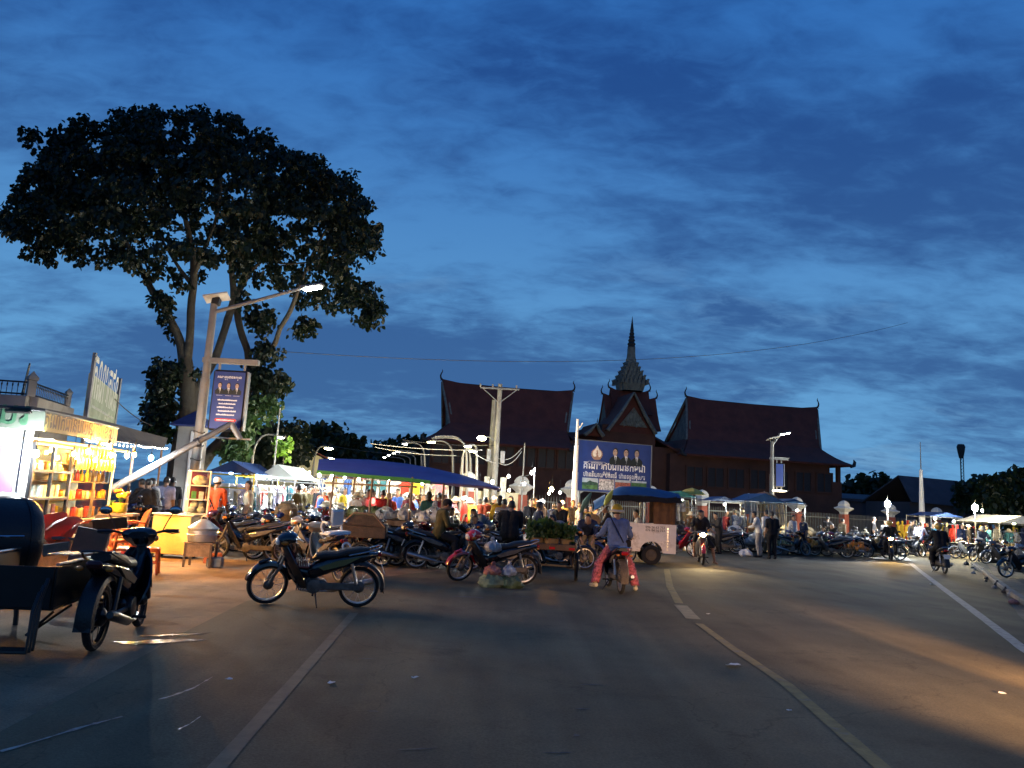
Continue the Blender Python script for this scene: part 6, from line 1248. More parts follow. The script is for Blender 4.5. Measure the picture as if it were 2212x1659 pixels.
# farther oncoming rider
loc = GX(1922, 33); YO2 = math.atan2(-loc.y, -loc.x) + R(4)
ob2 = make_bike('motorbike far down the road with a bright orange headlight', 0., dict(cowl=BC['grey'])); place(ob2, loc, YO2); lit(ob2, 500, (1, .62, .22), mat=em('headlight_orange', (1., .55, .14), 260))
op2 = make_person('hunched rider on the far motorbike with orange headlight', 'ride', 'dark', 'dark', 1., 1., 'helmet', 0, .022, group='motorbike riders'); op2.location = loc; op2.rotation_euler = (0, 0, YO2)
# two riders going away at the right
for px, py, sh, lg, ht, lab, bl, cc in ((2003, 1203, 'lilac', 'dark', None, 'rider in a pale shirt riding away on the right', 'maroon motorbike under the pale shirted rider', 'maroon'), (2052, 1240, 'black', 'black', 'helmet', 'rider in black with an ochre helmet riding away on the right', 'dark motorbike with white number plate under the black clad rider', 'black')):
    loc = G(px, py) + Vector((0, .6, 0)); yaw = math.atan2(loc.y, loc.x) + (R(14) if ht else R(-16)); bike(0, 0, yaw, cc, bl, 0, 0., loc); q = make_person(lab, 'ride', sh, lg, .9, 1., ht, 0, .018, group='motorbike riders'); q.location = loc; q.rotation_euler = (0, 0, yaw)
# seated men near the red motorbike
loc, yaw = GX(968, 17.6), RGT + R(12); bike(968, 17.6, yaw, 'black', 'parked black motorbike under the man in olive', 0, 0.)
q = make_person('man in olive jacket and dark cap sitting sideways on a parked motorbike', 'perch', 'olive', 'dark', 1., 1., 'darkcap', 0, .014, True, group=GP); q.location = loc + Vector((-.15, -.05, .0)); q.rotation_euler = (0, 0, RGT + R(18))
bike(1098, 18.5, R(195), 'grey', 'parked grey motorbike under the broad man in black', 1, 0.)
q = make_person('broad man in black seen from behind, perched on a motorbike', 'perch', 'black', 'dark', 1., 1., None, 0, .014, True, wide=1.25, group=GP); q.location = GX(1104, 18.3) + Vector((0, -.1, .04)); q.rotation_euler = (0, 0, AWAY + R(-10))
q = make_person('man in orange-red shirt and white cap walking away by the cabinet', 'walk', 'orange', 'dark', .55, 1., 'cap', 0, .014, True, bag=True, group=GP); q.location = GX(467, 18.6); q.rotation_euler = (0, 0, AWAY + R(-8)); q.scale = (1.04,) * 3
who('hair', 540, 19.6, LFT + R(25), 'cream', 'dark', 'woman in cream top standing between the parked motorbikes')
who('stand', 1668, 28.6, AWAY + R(5), 'black', 'black', 'man all in black walking away past the right stalls'); who('reach', 1640, 29.4, LFT + R(-20), 'white', 'grey', 'man in white shirt leaning over bags left of the man in black', sc=1.02)

# ------------------------------------------------------------------ tuk-tuk
TL = GX(1392, 23.2); tk_ = thing('tuk_tuk', 'white-bodied three wheeled taxi trailer with blue canopy and brown curtain', 'tuk-tuk', TL, R(176))   # local x towards its front (left)
m_tw = pm('tuk_white', (.76, .68, .60), .4, var=.12, scale=3, spot=((.36, .27, .2), 2)); m_tarp = pm('tarp_blue', (.025, .085, .20), .65, var=.2, scale=3); m_curt = pm('brown_curtain', (.16, .075, .03), .9, var=.35, scale=5)
arch = [(-.86 + .0, .34), (-.86, 1.16), (.86, 1.16), (.86, .62), (.72, .36), (.14, .36)] + [(-.16 + .32 * math.cos(a), .36 + .30 * math.sin(a)) for a in [k * PI / 10 for k in range(0, 11)]] + [(-.52, .34)]
for y in (-.62, .62): mb = MB(); mb.prism(arch, y - .02, y + .02, lambda u, w_, t_: (u, t_, w_)); ob('side_panel', mb, m_tw, tk_, ang=50)
mb = MB(); mb.box((-.85, 0, .75), (.03, 1.2, .8), b=.01); ob('rear_panel', mb, m_tw, tk_); mb = MB(); mb.box((0, 0, .42), (1.7, 1.2, .05)); ob('floor', mb, m_dark, tk_)
for x in (-.55, .45): mb = MB(); mb.box((x, 0, .70), (.42, 1.14, .12), b=.04); ob('bench_seat', mb, m_seat, tk_)
for s in (-1, 1):
    wl = bpy.data.objects.new('wheel', None); COL.objects.link(wl); wl.parent = tk_; wl.location = (-.16, s * .66, .28); mb = MB(); mb.lathe([(.16, -.06), (.26, -.065), (.28, -.04), (.28, .04), (.26, .065), (.16, .06)], 22, (0, 0, 0), AX_Y, closed=True); ob('tyre', mb, m_rubber, wl); mb = MB(); mb.lathe([(.02, -.05), (.10, -.05), (.165, -.03), (.165, .03), (.10, .05), (.02, .05)], 18, (0, 0, 0), AX_Y); ob('rim', mb, m_mud, wl)
    for x in (-.84, .05, .84): mb = MB(); mb.tube([(x, s * .6, 1.15), (x, s * .6, 1.98)], .018, 6); ob('post', mb, m_black, tk_)
    mb = MB(); mb.sheet([[(-.83 + .62 * i / 12, s * (.605 + .02 * math.sin(i * 1.5)), 1.16 + .8 * j / 4) for j in range(5)] for i in range(13)], .006); ob('curtain', mb, m_curt, tk_)
    mb = MB(); mb.box((.55, s * .625, .80), (.5, .008, .09)); ob('red_label', mb, pm('label_dark_red', (.14, .015, .02), .5, bump=0), tk_)
for x in (-.45,): mb = MB(); mb.box((-.3, .655, 1.02), (.001, .001, .001))
g_ = []
for i in range(11):
    x = -.98 + 2.5 * i / 10; hgt_ = 2.02 + .20 * math.sin(PI * min(1, max(0, (i + 1) / 12))) - (.12 * max(0, i - 7)); g_.append([(x, -.78 + 1.56 * j / 8, hgt_ - .26 * abs((j - 4) / 4) ** 2.4) for j in range(9)])
mb = MB(); mb.sheet(g_, .015); ob('canopy', mb, m_tarp, tk_)
for s in (-1, 1): mb = MB(); mb.sheet([[(-.98 + 2.2 * i / 10, s * .785, 1.93 + .02 * math.sin(i * 2)), (-.98 + 2.2 * i / 10, s * .79, 1.78 + .02 * math.sin(i * 2.3))][::1] for i in range(11)], .008); ob('canopy_valance', mb, CL['dark'], tk_)
mb = MB(); mb.tube([(.84, -.6, 1.98), (1.5, -.45, 1.2), (1.62, -.3, .8)], .02, 6); mb.tube([(.84, .6, 1.98), (1.5, .45, 1.2), (1.62, .3, .8)], .02, 6); mb.tube([(1.5, -.45, 1.2), (1.5, .45, 1.2)], .02, 6); ob('front_frame', mb, m_steel, tk_)
for k in range(8): mb = MB(); mb.box((-.62, .645, .44 + .085 * k), (.05, .008, .05), b=.004); ob('reflector', mb, pm('reflector_pale', (.75, .7, .5), .15, bump=0), tk_)
def flat_text(body, name, wd, origin, ux, uz, nrm, mat, parent):
    vs_, fs_ = text_geo(body); x1 = max(v.x for v in vs_); k = wd / x1; mb = MB(); mb.add([origin + ux * (v.x * k) + uz * (v.y * k) + nrm * .004 for v in vs_], fs_); return ob(name, mb, mat, parent, ang=0)
m_numb = pm('faded_number', (.12, .10, .10), .6, bump=0)
for k, tx in enumerate(('096 26 63 753', '076 84 16 733')): flat_text(tx, 'lettering', .55, Vector((.02, .643, 1.03 - .085 * k)), Vector((-1, 0, 0)), Vector((0, 0, 1)), Vector((0, 1, 0)), m_numb, tk_)
bike(1312, 23.0, R(176), 'grey', 'motorbike that pulls the white tuk-tuk trailer', 0, 0.)
who('ride', 1308, 23.0, R(176), 'dark', 'dark', 'driver in dark shirt astride the tuk-tuk motorbike')
who('sit2', 1385, 23.4, R(176), 'grey', 'dark', 'passenger half hidden inside the tuk-tuk', .28)
mb = MB(); mb.lathe([(.001, -.05), (.17, -.04), (.19, 0), (.17, .04), (.001, .05)], 16, (0, 0, 0), AX_Y); tag(ob('woven_bag', mb, pm('woven_straw', (.20, .13, .06), .8, var=.4, scale=20), None, P(1283, 1125, 22.2)), 'round woven bag hanging at the tuk-tuk driver', 'bag')
bike(1462, 27.5, R(-8), 'red', 'red and silver scooter with pale rimmed wheel behind the tuk-tuk', 1, 0.)
# umbrella poles carried in front of the tuk-tuk
for k, (a, b, lab) in enumerate((((1252, 1108, 22), (1275, 1068, 22), 'closed green parasol leaning left of the tuk-tuk'), ((1305, 1092, 22), (1322, 1062, 22), 'closed yellow-green parasol against the tuk-tuk frame'))):
    p, q = P(*a), P(*b); mb = MB(); mb.tube([(0, 0, 0), (q - p) * .15, (q - p) * .6, q - p, (q - p) * 1.12], [.02, .05, .09, .04, .01], 8); tag(ob('closed_parasol', mb, pm('parasol_green_%d' % k, (.06, .13, .10) if k == 0 else (.30, .34, .06), .7, var=.2), None, p), lab, 'parasol')
# ------------------------------------------------------------------ plant cart beside the red motorbike
CLc = GX(1198, 16.6); pc = thing('plant_cart', 'low two wheeled cart with red reflectors loaded with green plants', 'cart', CLc, AWAY + R(-6))
mb = MB(); mb.box((0, 0, .68), (1.3, 1.0, .05), b=.01); ob('bed', mb, m_dwood, pc)
for y in (-.5, .5): mb = MB(); mb.box((0, y, .76), (1.3, .03, .13), b=.005); ob('side_board', mb, m_dwood, pc)
mb = MB(); mb.box((-.65, 0, .72), (.03, 1.0, .12), b=.005); ob('end_board', mb, m_dwood, pc)
for y in (-.42, -.02, .42): mb = MB(); mb.box((-.675, y, .70), (.02, .12, .05), b=.005); ob('reflector', mb, m_tail, pc)
for s in (-1, 1):
    wl = bpy.data.objects.new('wheel', None); COL.objects.link(wl); wl.parent = pc; wl.location = (.05, s * .52, .30); wl.scale = (1.05,) * 3; wheel_parts(wl, dict(rim=m_dusty)); mb = MB(); mb.box((.05, s * .44, .48), (.06, .04, .4)); ob('strut', mb, m_dwood, pc)
mb = MB(); mb.tube([(.05, -.5, .3), (.05, .5, .3)], .02, 6); ob('axle', mb, m_dusty, pc)
rr_ = random.Random(5)
for k, (x, y, h_, mt, lab) in enumerate(((-.2, .34, .28, m_leaf2, 'yellow-green leafy plant at the left of the cart'), (-.25, .02, .28, m_leaf2, 'dark green plant in the middle of the cart'), (-.2, -.30, .26, m_leaf2, 'bushy green plant at the right of the cart'), (.2, .15, .34, m_leaf2, 'taller green plant at the back of the cart'))):
    p = (Matrix.Translation(CLc) @ Matrix.Rotation(AWAY + R(-6), 4, 'Z')) @ Vector((x, y, .705)); th = thing('potted_plant', lab, 'plant', p, 0, 'plants on the cart'); mb = MB(); mb.lathe([(.10, 0), (.15, .05), (.16, .17), (.13, .17), (.001, .15)], 12); ob('sack', mb, pm('hessian_sack', (.17, .11, .05), .9, var=.3), th)
    struct(link('leaves', leaf_mesh('leaves', [(rr_.uniform(-.12, .12), rr_.uniform(-.12, .12), .15 + h_ * rr_.random()) for _ in range(30)], 12, .10, .09, mt, 60 + k, -.6), th), 'stuff')
# ------------------------------------------------------------------ plastic bags, baskets, produce
def lump_mesh(seed, tie=True, n=22):
    rr2 = random.Random(seed); mb = MB(); prof = [(.001, 0), (.14, .005), (.19, .06), (.20, .13), (.17, .20), (.09, .26), (.035, .29), (.05, .34), (.03, .37)] if tie else [(.001, 0), (.17, .005), (.21, .06), (.19, .14), (.12, .20), (.001, .23)]
    mb.lathe(prof, n); off = [1 + .16 * math.sin(3 * 2 * PI * j / n + seed) + .10 * math.sin(5 * 2 * PI * j / n + 2 * seed) + rr2.uniform(-.07, .07) for j in range(n)]
    for i, v in enumerate(mb.v): k = off[(i + i // n) % n] * rr2.uniform(.88, 1.1); mb.v[i] = Vector((v.x * k, v.y * k, v.z * rr2.uniform(.9, 1.12)))
    return mb.mesh('bag', m_white, 30)
LM = [lump_mesh(k) for k in range(4)] + [lump_mesh(9, False), lump_mesh(10, False)]
BGM = dict(clear=pm('bag_clear', (.42, .43, .44), .22, var=.4, scale=9, bump=.3), white=pm('bag_white', (.60, .61, .63), .3, var=.2, scale=9, bump=.3), veg=pm('bag_vegetable', (.10, .14, .06), .3, var=.5, scale=9, bump=.3), pinkish=pm('bag_pink', (.38, .15, .12), .3, var=.4, scale=9, bump=.3), grey=pm('bag_grey', (.22, .22, .23), .35, var=.4, scale=9, bump=.3), dark=pm('bag_dark', (.03, .03, .032), .3, var=.4, scale=9, bump=.3), straw=pm('sack_straw', (.30, .22, .11), .8, var=.35, scale=10, bump=.2), cab=pm('cabbage', (.26, .29, .15), .6, var=.4, scale=8, bump=.3), tom=pm('tomato', (.42, .06, .03), .35, var=.2, scale=8), orangev=pm('orange_fruit', (.55, .22, .03), .5, var=.2, scale=8))
def bag(pos, c, label, sc=1., k=0, group='bags and sacks of produce', name='plastic_bag', cat='bag'):
    o = bpy.data.objects.new(name, LM[k]); COL.objects.link(o); o.location = pos; o.rotation_euler = (0, 0, random.uniform(0, 6)); o.scale = (sc, sc, sc * random.uniform(.8, 1.1)); o.material_slots[0].link = 'OBJECT'; o.material_slots[0].material = BGM[c]; return tag(o, label, cat, group)
bag(G(1062, 1268), 'cab', 'clear bag of pale cabbages on the road under the red motorbike', 1.1, 4); bag(G(1103, 1270), 'veg', 'clear bag of dark greens on the road by the rear wheel', 1.05, 5)
bag(G(1060, 1268) + Vector((.02, .05, .2)), 'pinkish', 'tied pinkish bag lying on the cabbages', .8, 1); bag(G(1098, 1270) + Vector((0, .05, .2)), 'clear', 'tied clear bag lying on the dark greens', .7, 2)
bag(P(1063, 1192, 15.1), 'clear', 'crumpled clear bag hung from the red motorbike', .8, 3)
def heap(pos, rx, ry, h, n, mat, label, r_=.07, seed=0, tray=True, rz=0.):
    th = thing('produce_heap', label, 'produce', pos, rz, 'heaps of produce'); rr2 = random.Random(seed); mb = MB()
    for _ in range(n):
        a = rr2.random() * 2 * PI; q = math.sqrt(rr2.random()); x, y = rx * q * math.cos(a), ry * q * math.sin(a); mb.sph((x, y, .03 + h * (1 - q * q) * rr2.uniform(.5, 1)), r_ * rr2.uniform(.7, 1.3), 7, 5, jit=.15, rnd=rr2)
    struct(ob('produce', mb, mat, th), 'stuff')
    if tray: mb = MB(); mb.lathe([(1., 0), (1.06, .05), (1.02, .055), (.96, .015), (.001, .012)], 18); [mb.v.__setitem__(i, Vector((v.x * rx * 1.1, v.y * ry * 1.1, v.z))) for i, v in enumerate(mb.v)]; ob('tray', mb, m_wood, th)
    return th
# ------------------------------------------------------------------ long market table under the blue canopy
T0, T1 = GX(705, 20.6), GX(965, 19.4); tv = T1 - T0; TLn = tv.length; TA = math.atan2(tv.y, tv.x)
tb_ = thing('market_table', 'long plank table of vegetables under the blue canopy', 'table', T0, TA); tm = Matrix.Translation(T0) @ Matrix.Rotation(TA, 4, 'Z')
for k in range(3): mb = MB(); mb.box((TLn / 2, .15 + .32 * k, .92), (TLn, .30, .04), b=.008); ob('plank', mb, m_dwood, tb_)
mb = MB(); mb.box((TLn / 2, -.02, .87), (TLn, .03, .12), b=.005); ob('front_rail', mb, m_dwood, tb_)
for x in (.1, TLn * .33, TLn * .66, TLn - .1):
    for y in (.05, .85): mb = MB(); mb.box((x, y, .45), (.06, .06, .9)); ob('leg', mb, m_dwood, tb_)
for k, (x, y, c, s, kk) in enumerate([(.25, .3, 'clear', 1.1, 4), (.6, .5, 'veg', 1.3, 5), (.95, .35, 'veg', 1.4, 4), (1.3, .4, 'veg', 1.2, 5), (1.65, .3, 'clear', 1.3, 4), (1.95, .45, 'grey', 1.3, 5), (2.25, .3, 'clear', 1.2, 0), (2.5, .5, 'clear', 1.3, 4), (2.75, .35, 'white', 1.2, 5), (3.0, .4, 'clear', 1.3, 1)]):
    if x < TLn: bag(tm @ Vector((x, y, .945)), c, ['first clear bag at the left end of the long table', 'second bag of greens on the long table', 'large heap of greens on the long table', 'fourth bag of greens near the canopy post', 'clear bag of sprouts right of the greens', 'grey sack in the middle of the long table', 'tied clear bag in the middle of the long table', 'clear bag before the man in teal', 'white bag near the right end of the long table', 'last clear bag at the right end of the long table'][k], s, kk)
# blue canopy
cols_ = [(685, 1017, 991), (722, 1021, 990), (790, 1027, 993), (870, 1034, 1002), (930, 1040, 1012), (1000, 1046, 1027), (1050, 1050, 1044), (1078, 1055, 1053)]
cn = thing('market_canopy', 'long dark blue canopy with green lower edge over the vegetable table', 'canopy', T0); fr_, rd_, bk_ = [], [], []
g_ = []
for px, yf, yr in cols_:
    a = P(px, yf, 19.2); r_ = P(px + 4, yr, 21.4); b = Vector((r_.x, 23.6, a.z)); row = []
    for s in range(9):
        t_ = s / 8; c = a.lerp(r_, t_ * 2) if t_ <= .5 else r_.lerp(b, t_ * 2 - 1); row.append(c + Vector((0, 0, (-.07 * math.sin(PI * ((t_ * 2) % 1)) + random.uniform(-.018, .018)) * (1 if px < 1000 else .2))) - T0)
    g_.append(row)
mb = MB(); mb.sheet(g_, .012); ob('tarpaulin', mb, pm('canopy_blue', (.045, .050, .26), .6, var=.15, scale=2), cn)
mb = MB(); mb.sheet([[r_[0] + Vector((0, -.01, .03)), r_[0] + Vector((0, -.015, -.055))] for r_ in g_[:5]], .008); ob('green_edge', mb, pm('canopy_green', (.035, .22, .03), .6), cn)
for px, py, d, lab in ((716, 1118, 20.3, ''), (800, 1130, 19.6, ''), (886, 1195, 19.3, ''), (762, 1100, 22.8, ''), (838, 1100, 22.6, ''), (955, 1120, 22.4, '')):
    b = GX(px, d); zt = 2.05 if d < 21 else 2.15; mb = MB(); mb.tube([(b.x - T0.x, b.y - T0.y, 0), (b.x - T0.x + .03, b.y - T0.y, zt)], .032, 6); ob('post', mb, m_wood, cn)
mb = MB(); a, b = P(702, 1043, 20) - T0, P(900, 1052, 19.4) - T0; mb.tube([a, b], .025, 6); ob('cross_pole', mb, m_wood, cn)
# handcart with pale frame in front of the table
hcb = GX(792, 16.6); hc_ = thing('hand_cart', 'wooden hand cart with pale arched frame behind the child seat', 'cart', hcb, R(5)); mb = MB(); mb.box((0, .3, .80), (.95, .6, .30), b=.02); ob('box', mb, m_dwood, hc_)
mb = MB(); mb.tube([(-.45, -.05, .93), (-.22, -.05, 1.16), (.20, -.05, 1.16), (.45, -.05, .90)], .03, 5, flat=.8); ob('arched_frame', mb, m_wood, hc_); mb = MB(); mb.prism([(-.42, .92), (-.2, 1.13), (.18, 1.13), (.42, .9)], -.04, -.02, lambda u, w_, t_: (u, t_, w_)); ob('arch_board', mb, m_dwood, hc_)
for s in (-1, 1): wl = bpy.data.objects.new('wheel', None); COL.objects.link(wl); wl.parent = hc_; wl.location = (0, .3 + s * .34, .29); wheel_parts(wl, dict(rim=m_dusty))
mb = MB(); mb.tube([(0, -.06, .3), (0, .66, .3)], .02, 6); mb.box((-.3, .3, .5), (.06, .06, .4)); ob('axle_frame', mb, m_dwood, hc_)
# ------------------------------------------------------------------ parked motorbikes by the clothes stalls
PKB = [(462, 19.0, 200, 'black', 0), (505, 18.0, 170, 'maroon', 0), (548, 17.2, 185, 'black', 1), (590, 18.6, 160, 'grey', 0), (626, 17.6, 205, 'black', 0), (650, 19.4, 175, 'blue', 1), (520, 21.4, 190, 'silver', 1), (572, 22.0, 165, 'black', 0), (615, 22.4, 200, 'red', 0), (660, 22.6, 180, 'black', 0), (690, 17.4, 195, 'silver', 0), (672, 21, 150, 'white', 1), (480, 22.5, 180, 'black', 0), (925, 17.9, 190, 'black', 0), (1040, 22, 20, 'black', 0), (1075, 24, 200, 'blue', 1), (1150, 24, 170, 'black', 0), (1190, 22.8, 200, 'grey', 0), (1230, 24.5, 160, 'black', 1), (1170, 27, 190, 'silver', 0), (345, 20.0, 150, 'black', 0), (320, 21.2, 160, 'blue', 1), (362, 19.2, 170, 'black', 1), (300, 22.5, 165, 'black', 0)]
PKL = ['black motorbike parked right behind the steamer pot', 'maroon motorbike parked left of the cream-topped woman', 'black scooter parked in front of the cream-topped woman', 'grey motorbike parked in the dark middle of the left row', 'black motorbike parked just behind the black foreground one', 'blue scooter parked at the woven basket', 'silver scooter parked below the blue tent', 'black motorbike parked under the white canopy edge', 'red motorbike parked near the clothes racks', 'black motorbike parked behind the woven basket', 'silver motorbike parked beside the beige scooter', 'white scooter parked between the racks and the blue canopy', 'black motorbike parked behind the man in orange-red', 'black motorbike parked before the right end of the long table', 'black motorbike facing right behind the seated man in olive', 'blue scooter parked between the two seated men', 'black motorbike parked behind the man in black', 'grey motorbike parked behind the white bags of the cart', 'black scooter parked left of the tuk-tuk parasol', 'silver motorbike parked near the amber bulb', 'black motorbike parked behind the yellow cart', 'blue scooter parked left behind the yellow cart', 'black scooter parked closest to the glass cabinet', 'black motorbike parked farthest left behind the flower pots']
for (px, d, a, c, k), lab in zip(PKB, PKL): bike(px, d, R(a), c, lab, k)
bk_w = thing('woven_basket', 'big woven basket tilted between the parked motorbikes', 'basket', GX(625, 19.6, .78), 0); mb = MB(); mb.lathe([(.16, 0), (.24, .04), (.30, .2), (.27, .36), (.14, .46), (.16, .48), (.001, .47)], 20, (0, 0, 0), (R(12), 0, 0)); ob('weave', mb, MAT['woven_straw'], bk_w); mb = MB(); mb.box((0, 0, -.39), (.5, .4, .76), b=.01); ob('rack', mb, m_dwood, bk_w)
for k, (px, d, z, lab) in enumerate(((322, 19.6, 0, 'seated youth in dark shirt beyond the flower pots'), (345, 20.3, 0, 'seated man in grey between the parked motorbikes at left'), (360, 21, 0, 'person in lilac shirt near the tree foot'), (308, 20.8, 0, 'person in black nearest the orange flowers'), (374, 22, 0, 'person in dark top right beside the tree trunk'))): who(['ride', 'reach', 'stand', 'ride', 'stand'][k], px, d, R([150, 200, 100, 160, 120][k]), ['dark', 'grey', 'lilac', 'black', 'dark'][k], 'dark', lab)
# ------------------------------------------------------------------ tents and racks at the left of the market
def gable_tent(px0, px1, d, ye, yr, dep, mat, label, frame, valance=None):
    a, b = P(px0, ye, d), P(px1, ye, d); zr_ = P((px0 + px1) / 2, yr, d + dep / 2).z; ze = (a.z + b.z) / 2; xm = (a.x + b.x) / 2; w_ = (b.x - a.x)
    th = thing('market_tent', label, 'tent', (xm, d, 0)); mb = MB()
    for s in (-1, 1): mb.sheet([[(s * w_ / 2, dep * j / 4, ze) for j in range(5)], [(s * w_ / 4, dep * j / 4, (ze + zr_) / 2 - .04) for j in range(5)], [(0, dep * j / 4, zr_) for j in range(5)]][::s], .012)
    mb.add([(-w_ / 2, 0, ze), (w_ / 2, 0, ze), (0, 0, zr_)], [(0, 1, 2)]); ob('roof', mb, mat, th)
    for x in (-w_ / 2 + .04, w_ / 2 - .04):
        for y in (.03, dep - .03): mb = MB(); mb.tube([(x, y, 0), (x, y, ze)], .025, 6); ob('post', mb, frame, th)
    for y in (.03, dep - .03): mb = MB(); mb.tube([(-w_ / 2, y, ze - .06), (w_ / 2, y, ze - .06)], .025, 6); ob('beam', mb, frame, th)
    mb = MB(); mb.tube([(-w_ / 2, .03, ze - .45), (w_ / 2, .03, ze - .45)], .022, 6); ob('hanging_rail', mb, frame, th); return th, xm, ze, w_
m_yel = pm('yellow_tube', (.60, .42, .02), .5); m_btent = pm('tent_blue', (.03, .07, .20), .6, var=.2, scale=2); m_clear = pm('tent_pale', (.36, .42, .40), .5, var=.15, scale=2)
gable_tent(446, 552, 23.5, 1021, 998, 2.6, m_btent, 'blue peaked tent with yellow frame at the clothes stalls', m_yel)
gable_tent(552, 640, 25, 1034, 1006, 3.2, m_clear, 'pale translucent tent over racks of white clothes', m_grey)
mb = MB(); sh_p = [(-.20, .0), (.20, 0), (.19, .42), (.34, .30), (.40, .40), (.17, .60), (.06, .62), (-.06, .62), (-.17, .60), (-.40, .40), (-.34, .30), (-.19, .42)]; mb.prism(sh_p, -.025, .025, lambda u, w_, t_: (u, t_ + .03 * math.sin(9 * u) * (1 - w_), w_ - .62)); me_shirt = mb.mesh('garment', m_white)
mb = MB(); mb.prism([(-.17, 0), (-.02, 0), (0, .5), (.02, 0), (.17, 0), (.16, .85), (-.16, .85)], -.02, .02, lambda u, w_, t_: (u, t_, w_ - .85)); me_trou = mb.mesh('garment', m_white)
mb = MB(); mb.sheet([[(-.22 * (1.35 - .5 * j / 5) + .44 * (1.35 - .5 * j / 5) * i / 8, .04 * math.sin(i * 2.1), -1.1 + 1.1 * j / 5) for j in range(6)] for i in range(9)], .01); me_dress = mb.mesh('garment', m_white)
GARM = [me_shirt, me_trou, me_dress]
def garment(pos, c, label, k=0, rz=0., group='clothes hung on the market racks', sc=1.):
    o = bpy.data.objects.new('hanging_garment', GARM[k]); COL.objects.link(o); o.location = pos; o.rotation_euler = (0, 0, rz); o.scale = (sc,) * 3; o.material_slots[0].link = 'OBJECT'; o.material_slots[0].material = CL[c]; return tag(o, label, 'garment', group)
rg2 = random.Random(14); NMK = ['shirt', 'trousers', 'dress']
for k in range(22):
    px = 486 + k * 7; c = ['white', 'white', 'cream', 'white', 'lilac', 'white', 'pink', 'white', 'teal', 'white', 'red'][k % 11]; kk = [2, 0, 2, 2, 0, 1][k % 6]; d = 23.7 + .06 * k + (1.2 if k > 9 else 0)
    garment(P(px, 1044 + k * .35, d), c, '%s %s hung %s' % (c, NMK[kk], 'on the yellow rail of the blue tent' if k < 10 else 'under the pale tent'), kk, rg2.uniform(-.5, .5))
CLR = ['white', 'cream', 'white', 'cream', 'red', 'white', 'yellow', 'orange', 'teal', 'pink', 'cream', 'black', 'blue', 'maroon', 'mustard', 'grey', 'green', 'white', 'brown']
for k in range(64):
    px = 694 + (k % 32) * 8.6 + rg2.uniform(-3, 3); c = rg2.choice(CLR); row = k // 32; kk = rg2.choice([0, 0, 1, 2]); d = 33 + row * 4 + rg2.uniform(-.5, .5)
    garment(P(px, 1033 + (px - 694) * .045 - row * 4, d), c, '%s %s on the %s line behind the canopy' % (c, NMK[kk], ['nearer', 'farther'][row]), kk, rg2.uniform(-.4, .4), 'clothes lines behind the canopy', .8)
for row, d in enumerate((33, 37)):
    a, b = GX(680, d), GX(975, d); mb = MB(); th = thing('clothes_rack', ['nearer clothes line rack behind the blue canopy', 'farther clothes line rack behind the blue canopy'][row], 'rack', a); z0_ = P(694, 1033 - row * 4, d).z + .02; z1_ = P(969, 1033 + 275 * .045 - row * 4, d).z + .02
    mb.tube([(0, 0, z0_), (b.x - a.x, b.y - a.y, z1_)], .02, 5); ob('rail', mb, m_grey, th)
    for k in range(6): q = (b - a) * (k / 5); mb = MB(); mb.tube([q, q + Vector((0, 0, z0_ + (z1_ - z0_) * k / 5))], .02, 5); ob('post', mb, m_grey, th)
# ------------------------------------------------------------------ the crowd
rq2 = random.Random(23)
def crowd(n, px0, px1, d0, d1, where, kinds, shirts=None, face=None):
    for k in range(n):
        px = px0 + (px1 - px0) * (k + rq2.uniform(.1, .9)) / n; d = rq2.uniform(d0, d1); kd = rq2.choice(kinds); sh = rq2.choice(shirts or ['black', 'navy', 'red', 'white', 'yellow', 'maroon', 'teal', 'grey', 'olive', 'pink', 'cream', 'brown', 'blue', 'orange', 'dark']); lg = rq2.choice(['dark', 'black', 'navy', 'brown', 'khaki', 'grey'])
        act = dict(stand='standing', cap='in a white cap', hair='with long hair', walk='walking', reach='reaching out', floppy='in sun hat', bend='bending down', sit='seated with hat', sit2='seated low', wide='standing broad')[kd]
        who(kd, px, d, rq2.uniform(0, 6.28) if face is None else face + rq2.uniform(-.7, .7), sh, lg, 'person in %s and %s %s %s' % (sh, lg, act, where), sc=rq2.uniform(.92, 1.03), skin=rq2.choice([0, 1]))
ALLK = ['stand', 'cap', 'hair', 'walk', 'reach', 'floppy', 'bend', 'wide']
crowd(16, 665, 960, 24.5, 27.5, 'beyond the blue canopy', ALLK + ['sit', 'sit2'])
crowd(20, 650, 985, 28, 32, 'in the lit lane', ALLK)
crowd(14, 655, 940, 34.5, 39, 'far down the lane', ['stand', 'hair', 'walk', 'cap'])
crowd(12, 985, 1120, 24, 30, 'by the lit wall', ALLK + ['sit'], ['olive', 'mustard', 'red', 'cream', 'black', 'orange', 'grey', 'brown'])
crowd(11, 1135, 1300, 24, 30, 'under the amber bulb', ['stand', 'wide', 'hair', 'cap', 'reach'], ['dark', 'grey', 'brown', 'khaki', 'black', 'olive', 'navy'])
crowd(12, 640, 780, 23.5, 28, 'left behind the canopy', ALLK)
crowd(10, 780, 1000, 23.5, 27, 'right behind the canopy', ALLK)
crowd(5, 570, 650, 25.5, 29, 'at the white racks', ['hair', 'reach', 'stand'])
crowd(14, 1460, 1740, 30, 37, 'among the right stalls', ALLK + ['sit'], ['dark', 'grey', 'black', 'maroon', 'white', 'navy', 'brown'])
crowd(9, 1750, 1930, 34, 40, 'by the dim row', ['stand', 'bend', 'sit', 'sit2', 'reach'], ['dark', 'grey', 'black', 'khaki'])
crowd(12, 1950, 2215, 36, 46, 'in the far right', ALLK, ['dark', 'grey', 'black', 'navy', 'teal', 'white'])
crowd(14, 690, 965, 22.2, 24.3, 'just behind the table', ['sit', 'bend', 'floppy', 'reach', 'hair', 'sit2'])
